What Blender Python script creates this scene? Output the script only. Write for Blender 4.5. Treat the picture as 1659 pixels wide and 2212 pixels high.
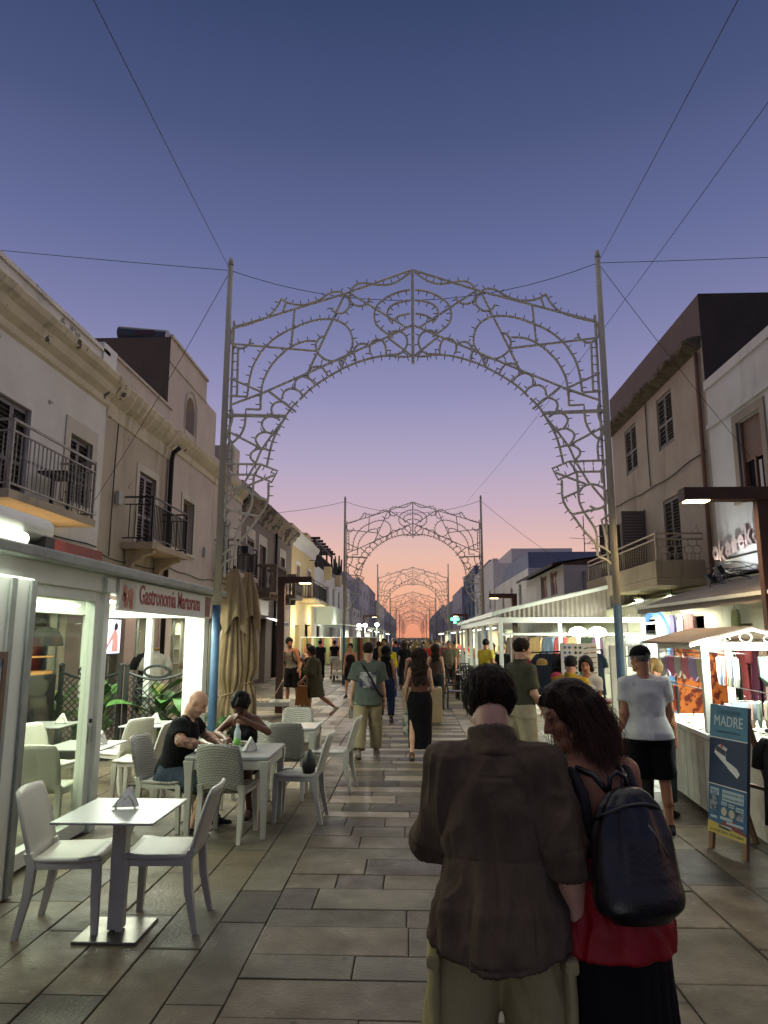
import bpy, bmesh, math, random
import numpy as np
from mathutils import Vector, Matrix
random.seed(7); np.random.seed(7)
R = math.radians; PI = math.pi
for o in list(bpy.data.objects): bpy.data.objects.remove(o)
SC = bpy.context.scene
# ---------------------------------------------------------------- camera
CAM_P, CAM_YAW, CAM_H = R(10.04), R(2.30), 1.85
cd = bpy.data.cameras.new('camera'); cam = bpy.data.objects.new('camera', cd); SC.collection.objects.link(cam)
cam.location = (0, 0, CAM_H); cam.rotation_euler = (PI / 2 + CAM_P, 0, CAM_YAW)
cd.sensor_fit = 'VERTICAL'; cd.sensor_height = 32.0; cd.lens = 32.0 * 1530 / 2212
cd.clip_start = .05; cd.clip_end = 5000
SC.camera = cam
# ---------------------------------------------------------------- dusk sky
wd = bpy.data.worlds.new('World'); SC.world = wd; wd.use_nodes = True
nt = wd.node_tree; N = nt.nodes; L = nt.links
for n in list(N): N.remove(n)
out = N.new('ShaderNodeOutputWorld'); bg = N.new('ShaderNodeBackground'); L.new(bg.outputs[0], out.inputs[0])
tc = N.new('ShaderNodeTexCoord'); sx = N.new('ShaderNodeSeparateXYZ'); L.new(tc.outputs['Generated'], sx.inputs[0])
def lin(h):
    h = h.lstrip('#'); c = [int(h[i:i + 2], 16) / 255 for i in (0, 2, 4)]
    return tuple([(v / 12.92 if v <= .04045 else ((v + .055) / 1.055) ** 2.4) for v in c] + [1.])
def ramp(stops):
    r = N.new('ShaderNodeValToRGB'); r.color_ramp.interpolation = 'B_SPLINE' if False else 'EASE' if False else 'LINEAR'
    e = r.color_ramp.elements
    while len(e) > 1: e.remove(e[-1])
    e[0].position = stops[0][0]; e[0].color = lin(stops[0][1])
    for p_, c_ in stops[1:]:
        q = e.new(p_); q.color = lin(c_)
    L.new(sx.outputs['Z'], r.inputs[0]); return r
sunset = ramp([(0, '#ea9878'), (.023, '#f0a282'), (.062, '#f4b799'), (.114, '#e8bcae'), (.178, '#cab0bf'), (.242, '#b1a6c3'), (.334, '#918fb8'), (.42, '#797da8'), (.50, '#656d9a'), (.613, '#4c577f'), (.718, '#39466c'), (1., '#2b3758')])
away = ramp([(0, '#8a8498'), (.1, '#948ca4'), (.25, '#74769c'), (.5, '#4e5888'), (.75, '#333f6c'), (1., '#222e54')])
mr = N.new('ShaderNodeMapRange'); mr.inputs[1].default_value = -.6; mr.inputs[2].default_value = .75; mr.interpolation_type = 'SMOOTHSTEP'
L.new(sx.outputs['Y'], mr.inputs[0])
mx = N.new('ShaderNodeMix'); mx.data_type = 'RGBA'; L.new(mr.outputs[0], mx.inputs[0]); L.new(away.outputs[0], mx.inputs[6]); L.new(sunset.outputs[0], mx.inputs[7])
L.new(mx.outputs[2], bg.inputs[0]); bg.inputs[1].default_value = 1.0
# soft afterglow of the sun that has set down the street
sd = bpy.data.lights.new('afterglow', 'SUN'); so = bpy.data.objects.new('afterglow', sd); SC.collection.objects.link(so)
sd.energy = 1.5; sd.angle = R(130); sd.color = (1, .92, .80); so.rotation_euler = (R(-38), 0, 0); so.location = (0, 0, 30)
# ---------------------------------------------------------------- view
vs = SC.view_settings; vs.view_transform = 'Standard'; vs.look = 'None'; vs.exposure = 0; vs.gamma = 1; vs.use_curve_mapping = False
SC.render.engine = 'CYCLES'; cy = SC.cycles
cy.use_denoising = True; cy.max_bounces = 6; cy.diffuse_bounces = 3; cy.glossy_bounces = 3; cy.transmission_bounces = 4; cy.transparent_max_bounces = 12
cy.sample_clamp_indirect = 4; cy.sample_clamp_direct = 30; cy.caustics_reflective = False; cy.caustics_refractive = False
# ================================================================ helpers
COL = SC.collection
def setp(o, label=None, cat=None, group=None, kind=None):
    if label: o['label'] = label
    if cat: o['category'] = cat
    if group: o['group'] = group
    if kind: o['kind'] = kind
    return o
def thing(name, label, cat, loc=(0, 0, 0), rz=0, group=None):
    o = bpy.data.objects.new(name, None); COL.objects.link(o); o.location = loc; o.rotation_euler = (0, 0, rz); o.empty_display_size = .2
    return setp(o, label, cat, group)
def topof(o):
    while o.parent: o = o.parent
    return o
def link(name, me, mat=None, parent=None, loc=None, rot=None, scale=None):
    o = bpy.data.objects.new(name, me); COL.objects.link(o)
    if mat is not None and me is not None and hasattr(me, 'materials') and len(me.materials) == 0: me.materials.append(mat)
    o.parent = parent
    if loc is not None: o.location = loc
    if rot is not None: o.rotation_euler = rot
    if scale is not None: o.scale = scale
    return o
def copy_tree(src, parent=None):
    c = src.copy(); COL.objects.link(c); c.parent = parent
    for ch in src.children: copy_tree(ch, c)
    return c
class MB:
    def __init__(s): s.v = []; s.f = []
    def add(s, vs, fs):
        n = len(s.v); s.v += [tuple(p) for p in vs]; s.f += [tuple(i + n for i in f) for f in fs]; return s
    def box(s, a, b, m=None):
        x0, y0, z0 = a; x1, y1, z1 = b
        vs = [(x0, y0, z0), (x1, y0, z0), (x1, y1, z0), (x0, y1, z0), (x0, y0, z1), (x1, y0, z1), (x1, y1, z1), (x0, y1, z1)]
        if m is not None: vs = [m @ Vector(p) for p in vs]
        return s.add(vs, [(0, 3, 2, 1), (4, 5, 6, 7), (0, 1, 5, 4), (1, 2, 6, 5), (2, 3, 7, 6), (3, 0, 4, 7)])
    def cbox(s, c, d, rz=0, rx=0, ry=0):
        m = Matrix.Translation(c) @ Matrix.Rotation(rz, 4, 'Z') @ Matrix.Rotation(ry, 4, 'Y') @ Matrix.Rotation(rx, 4, 'X')
        return s.box((-d[0] / 2, -d[1] / 2, -d[2] / 2), (d[0] / 2, d[1] / 2, d[2] / 2), m)
    def bar(s, p0, p1, w, h, up=(0, 0, 1)):
        p0 = Vector(p0); p1 = Vector(p1); d = (p1 - p0); l = d.length; d.normalize(); up = Vector(up)
        if abs(d.dot(up)) > .99: up = Vector((0, 1, 0))
        x = d.cross(up).normalized(); z = x.cross(d)
        vs = []
        for q in (p0, p1):
            for a, b in ((-1, -1), (1, -1), (1, 1), (-1, 1)): vs.append(q + x * a * w / 2 + z * b * h / 2)
        return s.add(vs, [(0, 1, 2, 3), (7, 6, 5, 4), (0, 4, 5, 1), (1, 5, 6, 2), (2, 6, 7, 3), (3, 7, 4, 0)])
    def cyl(s, p0, p1, r0, r1=None, n=10, cap=True):
        return s.tube([p0, p1], [r0, r0 if r1 is None else r1], n, cap)
    def tube(s, pts, r, n=6, cap=True, closed=False):
        pts = [Vector(p) for p in pts]; k = len(pts)
        rr = r if isinstance(r, (list, tuple)) else [r] * k
        base = len(s.v); prev = None
        for i, p in enumerate(pts):
            a = pts[i - 1] if (i > 0 or closed) else p; b = pts[(i + 1) % k] if (i < k - 1 or closed) else p
            d = (b - a)
            if d.length < 1e-9: d = Vector((0, 0, 1))
            d.normalize()
            if prev is None:
                u = Vector((0, 0, 1)) if abs(d.z) < .9 else Vector((0, 1, 0)); x = d.cross(u).normalized()
            else:
                x = (prev - d * prev.dot(d))
                x = x.normalized() if x.length > 1e-6 else d.orthogonal().normalized()
            prev = x; y = d.cross(x)
            for j in range(n):
                t = 2 * PI * j / n; s.v.append(tuple(p + (x * math.cos(t) + y * math.sin(t)) * rr[i]))
        m = k if closed else k - 1
        for i in range(m):
            for j in range(n):
                a = base + i * n; b = base + ((i + 1) % k) * n; j2 = (j + 1) % n
                s.f.append((a + j, a + j2, b + j2, b + j))
        if cap and not closed:
            s.f.append(tuple(base + j for j in reversed(range(n)))); s.f.append(tuple(base + (k - 1) * n + j for j in range(n)))
        return s
    def lathe(s, prof, n=16, c=(0, 0, 0), sx=1, sy=1):
        base = len(s.v); k = len(prof)
        for r, z in prof:
            for j in range(n):
                t = 2 * PI * j / n; s.v.append((c[0] + r * math.cos(t) * sx, c[1] + r * math.sin(t) * sy, c[2] + z))
        for i in range(k - 1):
            for j in range(n):
                j2 = (j + 1) % n; s.f.append((base + i * n + j, base + i * n + j2, base + (i + 1) * n + j2, base + (i + 1) * n + j))
        s.f.append(tuple(base + j for j in reversed(range(n)))); s.f.append(tuple(base + (k - 1) * n + j for j in range(n)))
        return s
    def prism(s, poly, fn, a, b):
        n = len(poly)
        vs = [fn(p[0], p[1], a) for p in poly] + [fn(p[0], p[1], b) for p in poly]
        return s.add(vs, [tuple(range(n)), tuple(reversed(range(n, 2 * n)))] + [(i, i + n, (i + 1) % n + n, (i + 1) % n) for i in range(n)])
    def quad(s, a, b, c, d): return s.add([a, b, c, d], [(0, 1, 2, 3)])
    def grid(s, rows, closed=False):
        base = len(s.v); n = len(rows[0])
        for r in rows: s.v += [tuple(p) for p in r]
        for i in range(len(rows) - 1):
            for j in range(n if closed else n - 1):
                j2 = (j + 1) % n; s.f.append((base + i * n + j, base + i * n + j2, base + (i + 1) * n + j2, base + (i + 1) * n + j))
        return s
    def mesh(s, name, smooth=False, recalc=True):
        me = bpy.data.meshes.new(name); me.from_pydata(s.v, [], s.f)
        if recalc:
            bm = bmesh.new(); bm.from_mesh(me); bmesh.ops.recalc_face_normals(bm, faces=bm.faces[:]); bm.to_mesh(me); bm.free()
        if smooth:
            me.polygons.foreach_set('use_smooth', [True] * len(me.polygons))
        me.update(); return me
    def build(s, name, mat, parent=None, local=False, smooth=False, bevel=0, kind=None, seg=2, recalc=True):
        if parent is not None and not local:
            m = topof(parent).matrix_basis.inverted(); s.v = [tuple(m @ Vector(p)) for p in s.v]
        me = s.mesh(name, smooth, recalc); o = link(name, me, mat, parent)
        if smooth == 'auto':
            pass
        if bevel:
            b = o.modifiers.new('b', 'BEVEL'); b.width = bevel; b.segments = seg; b.limit_method = 'ANGLE'; b.angle_limit = R(40)
        if kind: o['kind'] = kind
        return o
def top(mb, name, mat, label, cat, base=(0, 0, 0), group=None, **kw):
    b = Vector(base); mb.v = [tuple(Vector(p) - b) for p in mb.v]
    o = mb.build(name, mat, None, **kw); o.location = base
    return setp(o, label, cat, group)
def autosmooth(o, ang=40):
    me = o.data; me.polygons.foreach_set('use_smooth', [True] * len(me.polygons))
    try: me.set_sharp_from_angle(angle=R(ang))
    except Exception: pass
    return o
def catmull(pts, n=6):
    P = [np.array(p, float) for p in pts]; o = []
    for i in range(len(P) - 1):
        a = P[max(i - 1, 0)]; b = P[i]; c = P[i + 1]; d = P[min(i + 2, len(P) - 1)]
        for k in range(n):
            t = k / n; o.append(.5 * ((2 * b) + (-a + c) * t + (2 * a - 5 * b + 4 * c - d) * t * t + (-a + 3 * b - 3 * c + d) * t ** 3))
    o.append(P[-1]); return o
# ---------------------------------------------------------------- materials
MATS = {}
def col(c): return lin(c) if isinstance(c, str) else tuple(list(c)[:3] + [1.])
def mat(name, c, rough=.6, metal=0, c2=None, scale=6., amt=.5, bump=0, bscale=60., spec=.5, stretch=(1, 1, 1), rnd=0, contrast=1.0, coat=0, sheen=0, rvar=0, wpos=False):
    if name in MATS: return MATS[name]
    m = bpy.data.materials.new(name); m.use_nodes = True; MATS[name] = m
    t = m.node_tree; b = t.nodes['Principled BSDF']; b.inputs['Roughness'].default_value = rough; b.inputs['Metallic'].default_value = metal
    b.inputs['Specular IOR Level'].default_value = spec
    if coat: b.inputs['Coat Weight'].default_value = coat
    if sheen: b.inputs['Sheen Weight'].default_value = sheen
    c = col(c); b.inputs['Base Color'].default_value = c
    tcn = t.nodes.new('ShaderNodeTexCoord'); mp = t.nodes.new('ShaderNodeMapping'); t.links.new(t.nodes.new('ShaderNodeNewGeometry').outputs['Position'] if wpos else tcn.outputs['Object'], mp.inputs[0]); mp.inputs['Scale'].default_value = stretch
    if c2 is not None:
        nz = t.nodes.new('ShaderNodeTexNoise'); nz.inputs['Scale'].default_value = scale; nz.inputs['Detail'].default_value = 6; nz.inputs['Roughness'].default_value = .6
        t.links.new(mp.outputs[0], nz.inputs[0])
        r = t.nodes.new('ShaderNodeMapRange'); r.inputs[1].default_value = .5 - .22 / contrast; r.inputs[2].default_value = .5 + .22 / contrast; r.inputs[3].default_value = 0; r.inputs[4].default_value = amt * 2 if amt < .5 else 1
        t.links.new(nz.outputs[0], r.inputs[0])
        mxn = t.nodes.new('ShaderNodeMix'); mxn.data_type = 'RGBA'; mxn.inputs[6].default_value = c; mxn.inputs[7].default_value = col(c2); t.links.new(r.outputs[0], mxn.inputs[0])
        src = mxn.outputs[2]
        if rvar:
            r2 = t.nodes.new('ShaderNodeMapRange'); r2.inputs[1].default_value = .3; r2.inputs[2].default_value = .7; r2.inputs[3].default_value = max(rough - rvar, .05); r2.inputs[4].default_value = rough + rvar
            t.links.new(nz.outputs[0], r2.inputs[0]); t.links.new(r2.outputs[0], b.inputs['Roughness'])
        if rnd:
            oi = t.nodes.new('ShaderNodeObjectInfo'); ge = t.nodes.new('ShaderNodeNewGeometry'); ad = t.nodes.new('ShaderNodeMath'); ad.operation = 'ADD'
            t.links.new(oi.outputs['Random'], ad.inputs[0]); t.links.new(ge.outputs['Random Per Island'], ad.inputs[1])
            fr = t.nodes.new('ShaderNodeMath'); fr.operation = 'FRACT'; t.links.new(ad.outputs[0], fr.inputs[0])
            mr_ = t.nodes.new('ShaderNodeMapRange'); mr_.inputs[3].default_value = 1 - rnd; mr_.inputs[4].default_value = 1 + rnd * .6; t.links.new(fr.outputs[0], mr_.inputs[0])
            hs = t.nodes.new('ShaderNodeHueSaturation'); t.links.new(mr_.outputs[0], hs.inputs['Value']); t.links.new(src, hs.inputs['Color']); src = hs.outputs[0]
        t.links.new(src, b.inputs['Base Color'])
    if bump:
        nb = t.nodes.new('ShaderNodeTexNoise'); nb.inputs['Scale'].default_value = bscale; nb.inputs['Detail'].default_value = 4; t.links.new(mp.outputs[0], nb.inputs[0])
        bp = t.nodes.new('ShaderNodeBump'); bp.inputs['Strength'].default_value = bump; bp.inputs['Distance'].default_value = .02; t.links.new(nb.outputs[0], bp.inputs['Height']); t.links.new(bp.outputs[0], b.inputs['Normal'])
    return m
def wallmat(name, c, stain, under=None, peel=.0, streak=.5, rough=.85):
    """plaster: patchy tone, rain streaks running down, flaked patches showing the layer below"""
    if name in MATS: return MATS[name]
    m = bpy.data.materials.new(name); m.use_nodes = True; MATS[name] = m; t = m.node_tree; b = t.nodes['Principled BSDF']; b.inputs['Roughness'].default_value = rough; b.inputs['Specular IOR Level'].default_value = .2
    nn = t.nodes.new; lk = t.links.new
    tcn = nn('ShaderNodeTexCoord')
    def noise(scale, st=(1, 1, 1), det=6, ro=.62):
        mp = nn('ShaderNodeMapping'); mp.inputs['Scale'].default_value = st; lk(tcn.outputs['Object'], mp.inputs[0])
        z = nn('ShaderNodeTexNoise'); z.inputs['Scale'].default_value = scale; z.inputs['Detail'].default_value = det; z.inputs['Roughness'].default_value = ro; lk(mp.outputs[0], z.inputs[0]); return z
    def rng(src, a, b_, o=1.):
        r = nn('ShaderNodeMapRange'); r.inputs[1].default_value = a; r.inputs[2].default_value = b_; r.inputs[4].default_value = o; lk(src, r.inputs[0]); return r
    def mixc(f, a, bcol):
        x = nn('ShaderNodeMix'); x.data_type = 'RGBA'; lk(f, x.inputs[0])
        if isinstance(a, tuple): x.inputs[6].default_value = a
        else: lk(a, x.inputs[6])
        x.inputs[7].default_value = bcol; return x.outputs[2]
    base = mixc(rng(noise(.9).outputs[0], .35, .7, .45).outputs[0], col(c), col(stain))
    base = mixc(rng(noise(2.2, (1, 1, .12)).outputs[0], .56, .8, streak).outputs[0], base, tuple(v * .45 for v in col(stain)[:3]) + (1.,))
    hgt = noise(90, det=3).outputs[0]
    if under:
        pz = rng(noise(.8, (1.3, 1.3, 1.3), 8, .7).outputs[0], .72 - peel, .73 - peel)
        base = mixc(pz.outputs[0], base, col(under))
    lk(base, b.inputs['Base Color'])
    bp = nn('ShaderNodeBump'); bp.inputs['Strength'].default_value = .25; bp.inputs['Distance'].default_value = .01; lk(hgt, bp.inputs['Height']); lk(bp.outputs[0], b.inputs['Normal'])
    return m
def emit(name, c, s):
    if name in MATS: return MATS[name]
    m = bpy.data.materials.new(name); m.use_nodes = True; MATS[name] = m; t = m.node_tree; b = t.nodes['Principled BSDF']
    b.inputs['Base Color'].default_value = col(c); b.inputs['Emission Color'].default_value = col(c); b.inputs['Emission Strength'].default_value = s; return m
def glassmat(name, tint='#ffffff', refl=.12):
    if name in MATS: return MATS[name]
    m = bpy.data.materials.new(name); m.use_nodes = True; MATS[name] = m; t = m.node_tree
    for n in list(t.nodes): t.nodes.remove(n)
    o = t.nodes.new('ShaderNodeOutputMaterial'); tr = t.nodes.new('ShaderNodeBsdfTransparent'); tr.inputs[0].default_value = col(tint); gl = t.nodes.new('ShaderNodeBsdfGlossy'); gl.inputs['Roughness'].default_value = .03
    fr = t.nodes.new('ShaderNodeFresnel'); fr.inputs[0].default_value = 1.25; ad = t.nodes.new('ShaderNodeMath'); ad.operation = 'MULTIPLY'; ad.inputs[1].default_value = min(refl * 4, 1); t.links.new(fr.outputs[0], ad.inputs[0])
    mxs = t.nodes.new('ShaderNodeMixShader'); t.links.new(ad.outputs[0], mxs.inputs[0]); t.links.new(tr.outputs[0], mxs.inputs[1]); t.links.new(gl.outputs[0], mxs.inputs[2]); t.links.new(mxs.outputs[0], o.inputs[0]); return m
def lamp(name, kind, loc, power, color, size=.2, rot=None, size_y=None, spread=None, parent=None, spot=None):
    d = bpy.data.lights.new(name, kind); d.energy = power; d.color = color
    if kind == 'AREA':
        d.size = size
        if size_y: d.shape = 'RECTANGLE'; d.size_y = size_y
        if spread: d.spread = spread
    elif kind == 'SPOT':
        d.spot_size = spot or R(100); d.spot_blend = .6; d.shadow_soft_size = size
    else: d.shadow_soft_size = size
    o = bpy.data.objects.new(name, d); COL.objects.link(o); o.location = loc
    if rot: o.rotation_euler = rot
    if parent is not None:
        o.location = topof(parent).matrix_basis.inverted() @ Vector(loc); o.parent = parent
    return o
def text(name, body, mat_, parent, loc, rot, size, sx=1., align='LEFT', ext=.002, shear=0, local=False, offset=0):
    c = bpy.data.curves.new(name, 'FONT'); c.body = body; c.size = size; c.align_x = align; c.extrude = ext; c.shear = shear; c.resolution_u = 3; c.offset = offset
    tmp = bpy.data.objects.new(name, c); me = bpy.data.meshes.new_from_object(tmp); bpy.data.objects.remove(tmp); bpy.data.curves.remove(c)
    me.materials.clear(); me.materials.append(mat_); o = bpy.data.objects.new(name, me); COL.objects.link(o)
    o.rotation_euler = rot; o.scale = (sx, 1, 1)
    if parent is not None:
        t = topof(parent)
        if local: o.location = loc
        else: o.location = t.matrix_basis.inverted() @ Vector(loc); o.rotation_euler = (rot[0], rot[1], rot[2] - t.rotation_euler[2])
        o.parent = parent
    else: o.location = loc
    return o
GREENW = (.93, 1., .84); WARM = (1., .72, .40); COOL = (.86, .95, 1.)
# ================================================================ ground
def slabmat(name, c, c2, rough, rnd=.2):
    m = mat(name, c, rough, c2=c2, scale=2.6, amt=.5, bump=.3, bscale=45, rnd=rnd, contrast=.9, spec=.32, rvar=.14, wpos=True)
    t = m.node_tree; b = t.nodes['Principled BSDF']; src = b.inputs['Base Color'].links[0].from_socket; ge = t.nodes.new('ShaderNodeNewGeometry')
    def layer(src, tex, a, b_, colr, amt):   # worn stains and trodden spots with a shape of their own
        r = t.nodes.new('ShaderNodeMapRange'); r.inputs[1].default_value = a; r.inputs[2].default_value = b_; r.inputs[4].default_value = amt; t.links.new(tex, r.inputs[0]); x = t.nodes.new('ShaderNodeMix'); x.data_type = 'RGBA'; t.links.new(r.outputs[0], x.inputs[0]); t.links.new(src, x.inputs[6]); x.inputs[7].default_value = lin(colr); return x.outputs[2]
    n1 = t.nodes.new('ShaderNodeTexNoise'); n1.inputs['Scale'].default_value = .9; n1.inputs['Detail'].default_value = 9; n1.inputs['Roughness'].default_value = .7; t.links.new(ge.outputs['Position'], n1.inputs[0]); src = layer(src, n1.outputs[0], .54, .68, '#2e2a22', .6)
    n2 = t.nodes.new('ShaderNodeTexNoise'); n2.inputs['Scale'].default_value = 5; n2.inputs['Detail'].default_value = 8; n2.inputs['Roughness'].default_value = .75; t.links.new(ge.outputs['Position'], n2.inputs[0]); src = layer(src, n2.outputs[0], .6, .72, '#a39c8c', .45)
    vo = t.nodes.new('ShaderNodeTexVoronoi'); vo.inputs['Scale'].default_value = 3.3; t.links.new(ge.outputs['Position'], vo.inputs[0]); src = layer(src, vo.outputs['Distance'], .075, .05, '#25221c', .7); t.links.new(src, b.inputs['Base Color']); return m
M_joint = mat('joint_mortar', '#413b31', .95, c2='#2d2822', scale=9)
SL = [slabmat('slab_brown', '#6f6450', '#4c4335', .52), slabmat('slab_grey', '#6b6453', '#4c4638', .54), slabmat('slab_light', '#998d76', '#766c59', .40), slabmat('slab_dark', '#50473a', '#383127', .48)]
g = MB()
g.add([(-400, -60, -.014), (400, -60, -.014), (400, 3000, -.014), (-400, 3000, -.014)], [(0, 1, 2, 3)])
M_far = mat('far_paving', '#6b6051', .4, c2='#4c4438', scale=1.2, bump=.2, bscale=10, rvar=.1)
pav = g.build('pavement', M_joint, recalc=False); setp(pav, kind='structure')
fp = MB(); fp.add([(-6.2, 60, -.004), (6, 60, -.004), (6, 420, -.004), (-6.2, 420, -.004)], [(0, 1, 2, 3)])
setp(fp.build('distant_paving', M_far, pav, recalc=False))
slabs = []
rg = random.Random(3)
rowsY = [2.6, 3.0, 3.42, 3.85, 4.26, 4.56, 4.98, 5.28, 5.69, 6.01, 6.41, 6.72, 7.11, 7.46, 7.84]
y = 7.84; alt = 0
while y < 60:
    y += rg.choice([.2, .24, .3, .34, .38]); rowsY.append(y)
for i in range(len(rowsY) - 1):
    a, b = rowsY[i], rowsY[i + 1]; x = -.98; alt ^= 1
    if b > 40 and i % 2: pass
    first = True
    while x < 1.0 - .05:
        l = rg.uniform(.28, .95) if rg.random() < .75 else rg.uniform(.9, 1.5)
        if first and rg.random() < .5: l *= .6
        first = False
        x2 = min(x + l, 1.0)
        if 1.0 - x2 < .2: x2 = 1.0
        if a < 7.5: k = rg.choice([0, 1, 0, 1, 0, 1, 3])
        else: k = rg.choice([2, 2, 2, 0]) if alt else rg.choice([3, 0, 3, 1])
        slabs.append((x, a, x2, b, k)); x = x2
XS = [-6.2, -5.7, -5.2, -4.75, -4.2, -3.75, -3.2, -2.78, -2.36, -1.98, -1.62, -1.29, -.98]
XR_ = [1.0, 1.41, 2.06, 2.5, 3.05, 3.6, 4.2, 4.8, 5.4, 6.0]
for cols in (XS, XR_):
    for xa, xb in zip(cols[:-1], cols[1:]):
        y = 2.4 - rg.random()
        while y < 60:
            l = rg.uniform(.55, 1.15) * (1 if y < 12 else 1.6); k = rg.choice([0, 1, 1, 0, 0, 1, 3] if y < 9 else [0, 2, 2, 0, 1])
            slabs.append((xa, y, xb, y + l, k)); y += l
def project(x, y, z):
    v = Vector((x, y, z - CAM_H)); fx = Vector((-math.sin(CAM_YAW) * math.cos(CAM_P), math.cos(CAM_YAW) * math.cos(CAM_P), math.sin(CAM_P)))
    rx = Vector((math.cos(CAM_YAW), math.sin(CAM_YAW), 0)); ux = rx.cross(fx); d = v.dot(fx)
    if d < .1: return None
    return (829.5 + 1530 * v.dot(rx) / d, 1106 - 1530 * v.dot(ux) / d)
def slab_mesh():
    mb = MB(); e = .012
    r = [[(-.5, -.5, -.03), (.5, -.5, -.03), (.5, .5, -.03), (-.5, .5, -.03)], [(-.5, -.5, -.004), (.5, -.5, -.004), (.5, .5, -.004), (-.5, .5, -.004)], [(-.5 + e, -.5 + e, 0), (.5 - e, -.5 + e, 0), (.5 - e, .5 - e, 0), (-.5 + e, .5 - e, 0)]]
    mb.grid(r, True); mb.f.append((8, 9, 10, 11)); return mb
def inview(s):
    for px in ((s[0], s[1]), (s[2], s[1]), (s[2], s[3]), (s[0], s[3])):
        q = project(px[0], px[1], 0)
        if q and -60 < q[0] < 1720 and q[1] < 2260: return True
    return False
vis = [s for s in slabs if s[3] < 16 and inview(s)]
vis.sort(key=lambda s: -((s[2] - s[0]) * (s[3] - s[1]) / max(s[1], 2.5) ** 3))
near = set(vis[:300]); SM = [None] * 4; far = [MB() for _ in range(4)]
for s in slabs:
    gx_, gy_ = .009 * rg.uniform(.7, 1.4), .009 * rg.uniform(.7, 1.3); cx, cyy = (s[0] + s[2]) / 2, (s[1] + s[3]) / 2; w, d = s[2] - s[0] - gx_, s[3] - s[1] - gy_
    z = rg.uniform(-.003, .003)
    if s in near:
        if SM[s[4]] is None: SM[s[4]] = slab_mesh().mesh('slab'); SM[s[4]].materials.append(SL[s[4]])
        o = link('slab', SM[s[4]], None, pav, (cx, cyy, z), (rg.uniform(-.002, .002), rg.uniform(-.002, .002), rg.uniform(-.004, .004)), (w, d, 1))
    elif s[3] > 3:
        far[s[4]].add([(cx + p[0] * w, cyy + p[1] * d, p[2] + z) for p in slab_mesh().v], slab_mesh().f)
for k in range(4):
    far[k].build('slabs', SL[k], pav, kind='stuff')
# metal drain covers set in the far paving
# ================================================================ facade builders
def facade(root, name, m, X, sg, y0, y1, z0, z1, holes=(), rev=.18, depth=7, mr=None, close=True):
    """front wall in the plane x=X facing the street (sg=+1: street on +x side), with recessed openings"""
    ys = sorted({y0, y1, *[h[0] for h in holes], *[h[1] for h in holes]}); zs = sorted({z0, z1, *[h[2] for h in holes], *[h[3] for h in holes]})
    ys = [v for v in ys if y0 <= v <= y1]; zs = [v for v in zs if z0 <= v <= z1]
    mb = MB()
    for a, b in zip(ys[:-1], ys[1:]):
        for c, d in zip(zs[:-1], zs[1:]):
            my, mz = (a + b) / 2, (c + d) / 2
            if any(h[0] < my < h[1] and h[2] < mz < h[3] for h in holes): continue
            mb.quad((X, a, c), (X, b, c), (X, b, d), (X, a, d))
    xi = X - sg * rev
    for h in holes:
        a, b, c, d = h[:4]
        mb.quad((X, a, c), (X, a, d), (xi, a, d), (xi, a, c)); mb.quad((X, b, c), (X, b, d), (xi, b, d), (xi, b, c))
        mb.quad((X, a, d), (X, b, d), (xi, b, d), (xi, a, d)); mb.quad((X, a, c), (X, b, c), (xi, b, c), (xi, a, c))
        mb.quad((xi - sg * .6, a - .3, c - .3), (xi - sg * .6, b + .3, c - .3), (xi - sg * .6, b + .3, d + .3), (xi - sg * .6, a - .3, d + .3))
    if close:
        xb = X - sg * depth
        mb.quad((X, y0, z0), (xb, y0, z0), (xb, y0, z1), (X, y0, z1)); mb.quad((X, y1, z0), (xb, y1, z0), (xb, y1, z1), (X, y1, z1))
        mb.quad((X, y0, z1), (X, y1, z1), (xb, y1, z1), (xb, y0, z1)); mb.quad((xb, y0, z0), (xb, y1, z0), (xb, y1, z1), (xb, y0, z1))
    return mb.build(name, m, root, recalc=False)
def shutter(root, m, X, sg, ya, yb, za, zb, n=26, leaves=2, inset=.06, mid=True, name='shutter'):
    """pair of louvred leaves standing in an opening; every louvre is a piece"""
    xo = X - sg * inset; w = (yb - ya) / leaves; res = []
    for k in range(leaves):
        a = ya + k * w + .004; b = ya + (k + 1) * w - .004; fr = .05; t = .035
        mb = MB()
        def bx(y0_, y1_, z0_, z1_): mb.box((min(xo, xo - sg * t), y0_, z0_), (max(xo, xo - sg * t), y1_, z1_))
        bx(a, a + fr, za, zb); bx(b - fr, b, za, zb); bx(a + fr, b - fr, za, za + .07); bx(a + fr, b - fr, zb - .07, zb)
        zm = za + (zb - za) * .42
        if mid: bx(a + fr, b - fr, zm, zm + .06)
        lf = mb.build(name, m, root); MB().box((min(xo - sg * t, xo - sg * (t + .01)), a, za), (max(xo - sg * t, xo - sg * (t + .01)), b, zb)).build('slat_gap_shade', mat('shutter_shadow', '#17130f', .9), lf)  # dark sheet added behind the louvres: shade of the gaps put into colour
        n = int(n * .72); o0 = topof(root).matrix_basis.inverted() @ Vector((xo - sg * t * .35, (a + b) / 2, 0))
        sm = MB(); sm.cbox((0, 0, 0), (.052, b - a - 2 * fr, .014), 0, 0, R(30) * sg); me = sm.mesh('slat'); me.materials.append(m)
        zz = za + .09
        dz = (zb - za - .16) / n
        for i in range(n):
            z = zz + i * dz
            if mid and zm - .02 < z < zm + .08: continue
            if z > zb - .08: break
            link('slat', me, None, lf, (o0.x, o0.y, z))
        res.append(lf)
    return res
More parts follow.
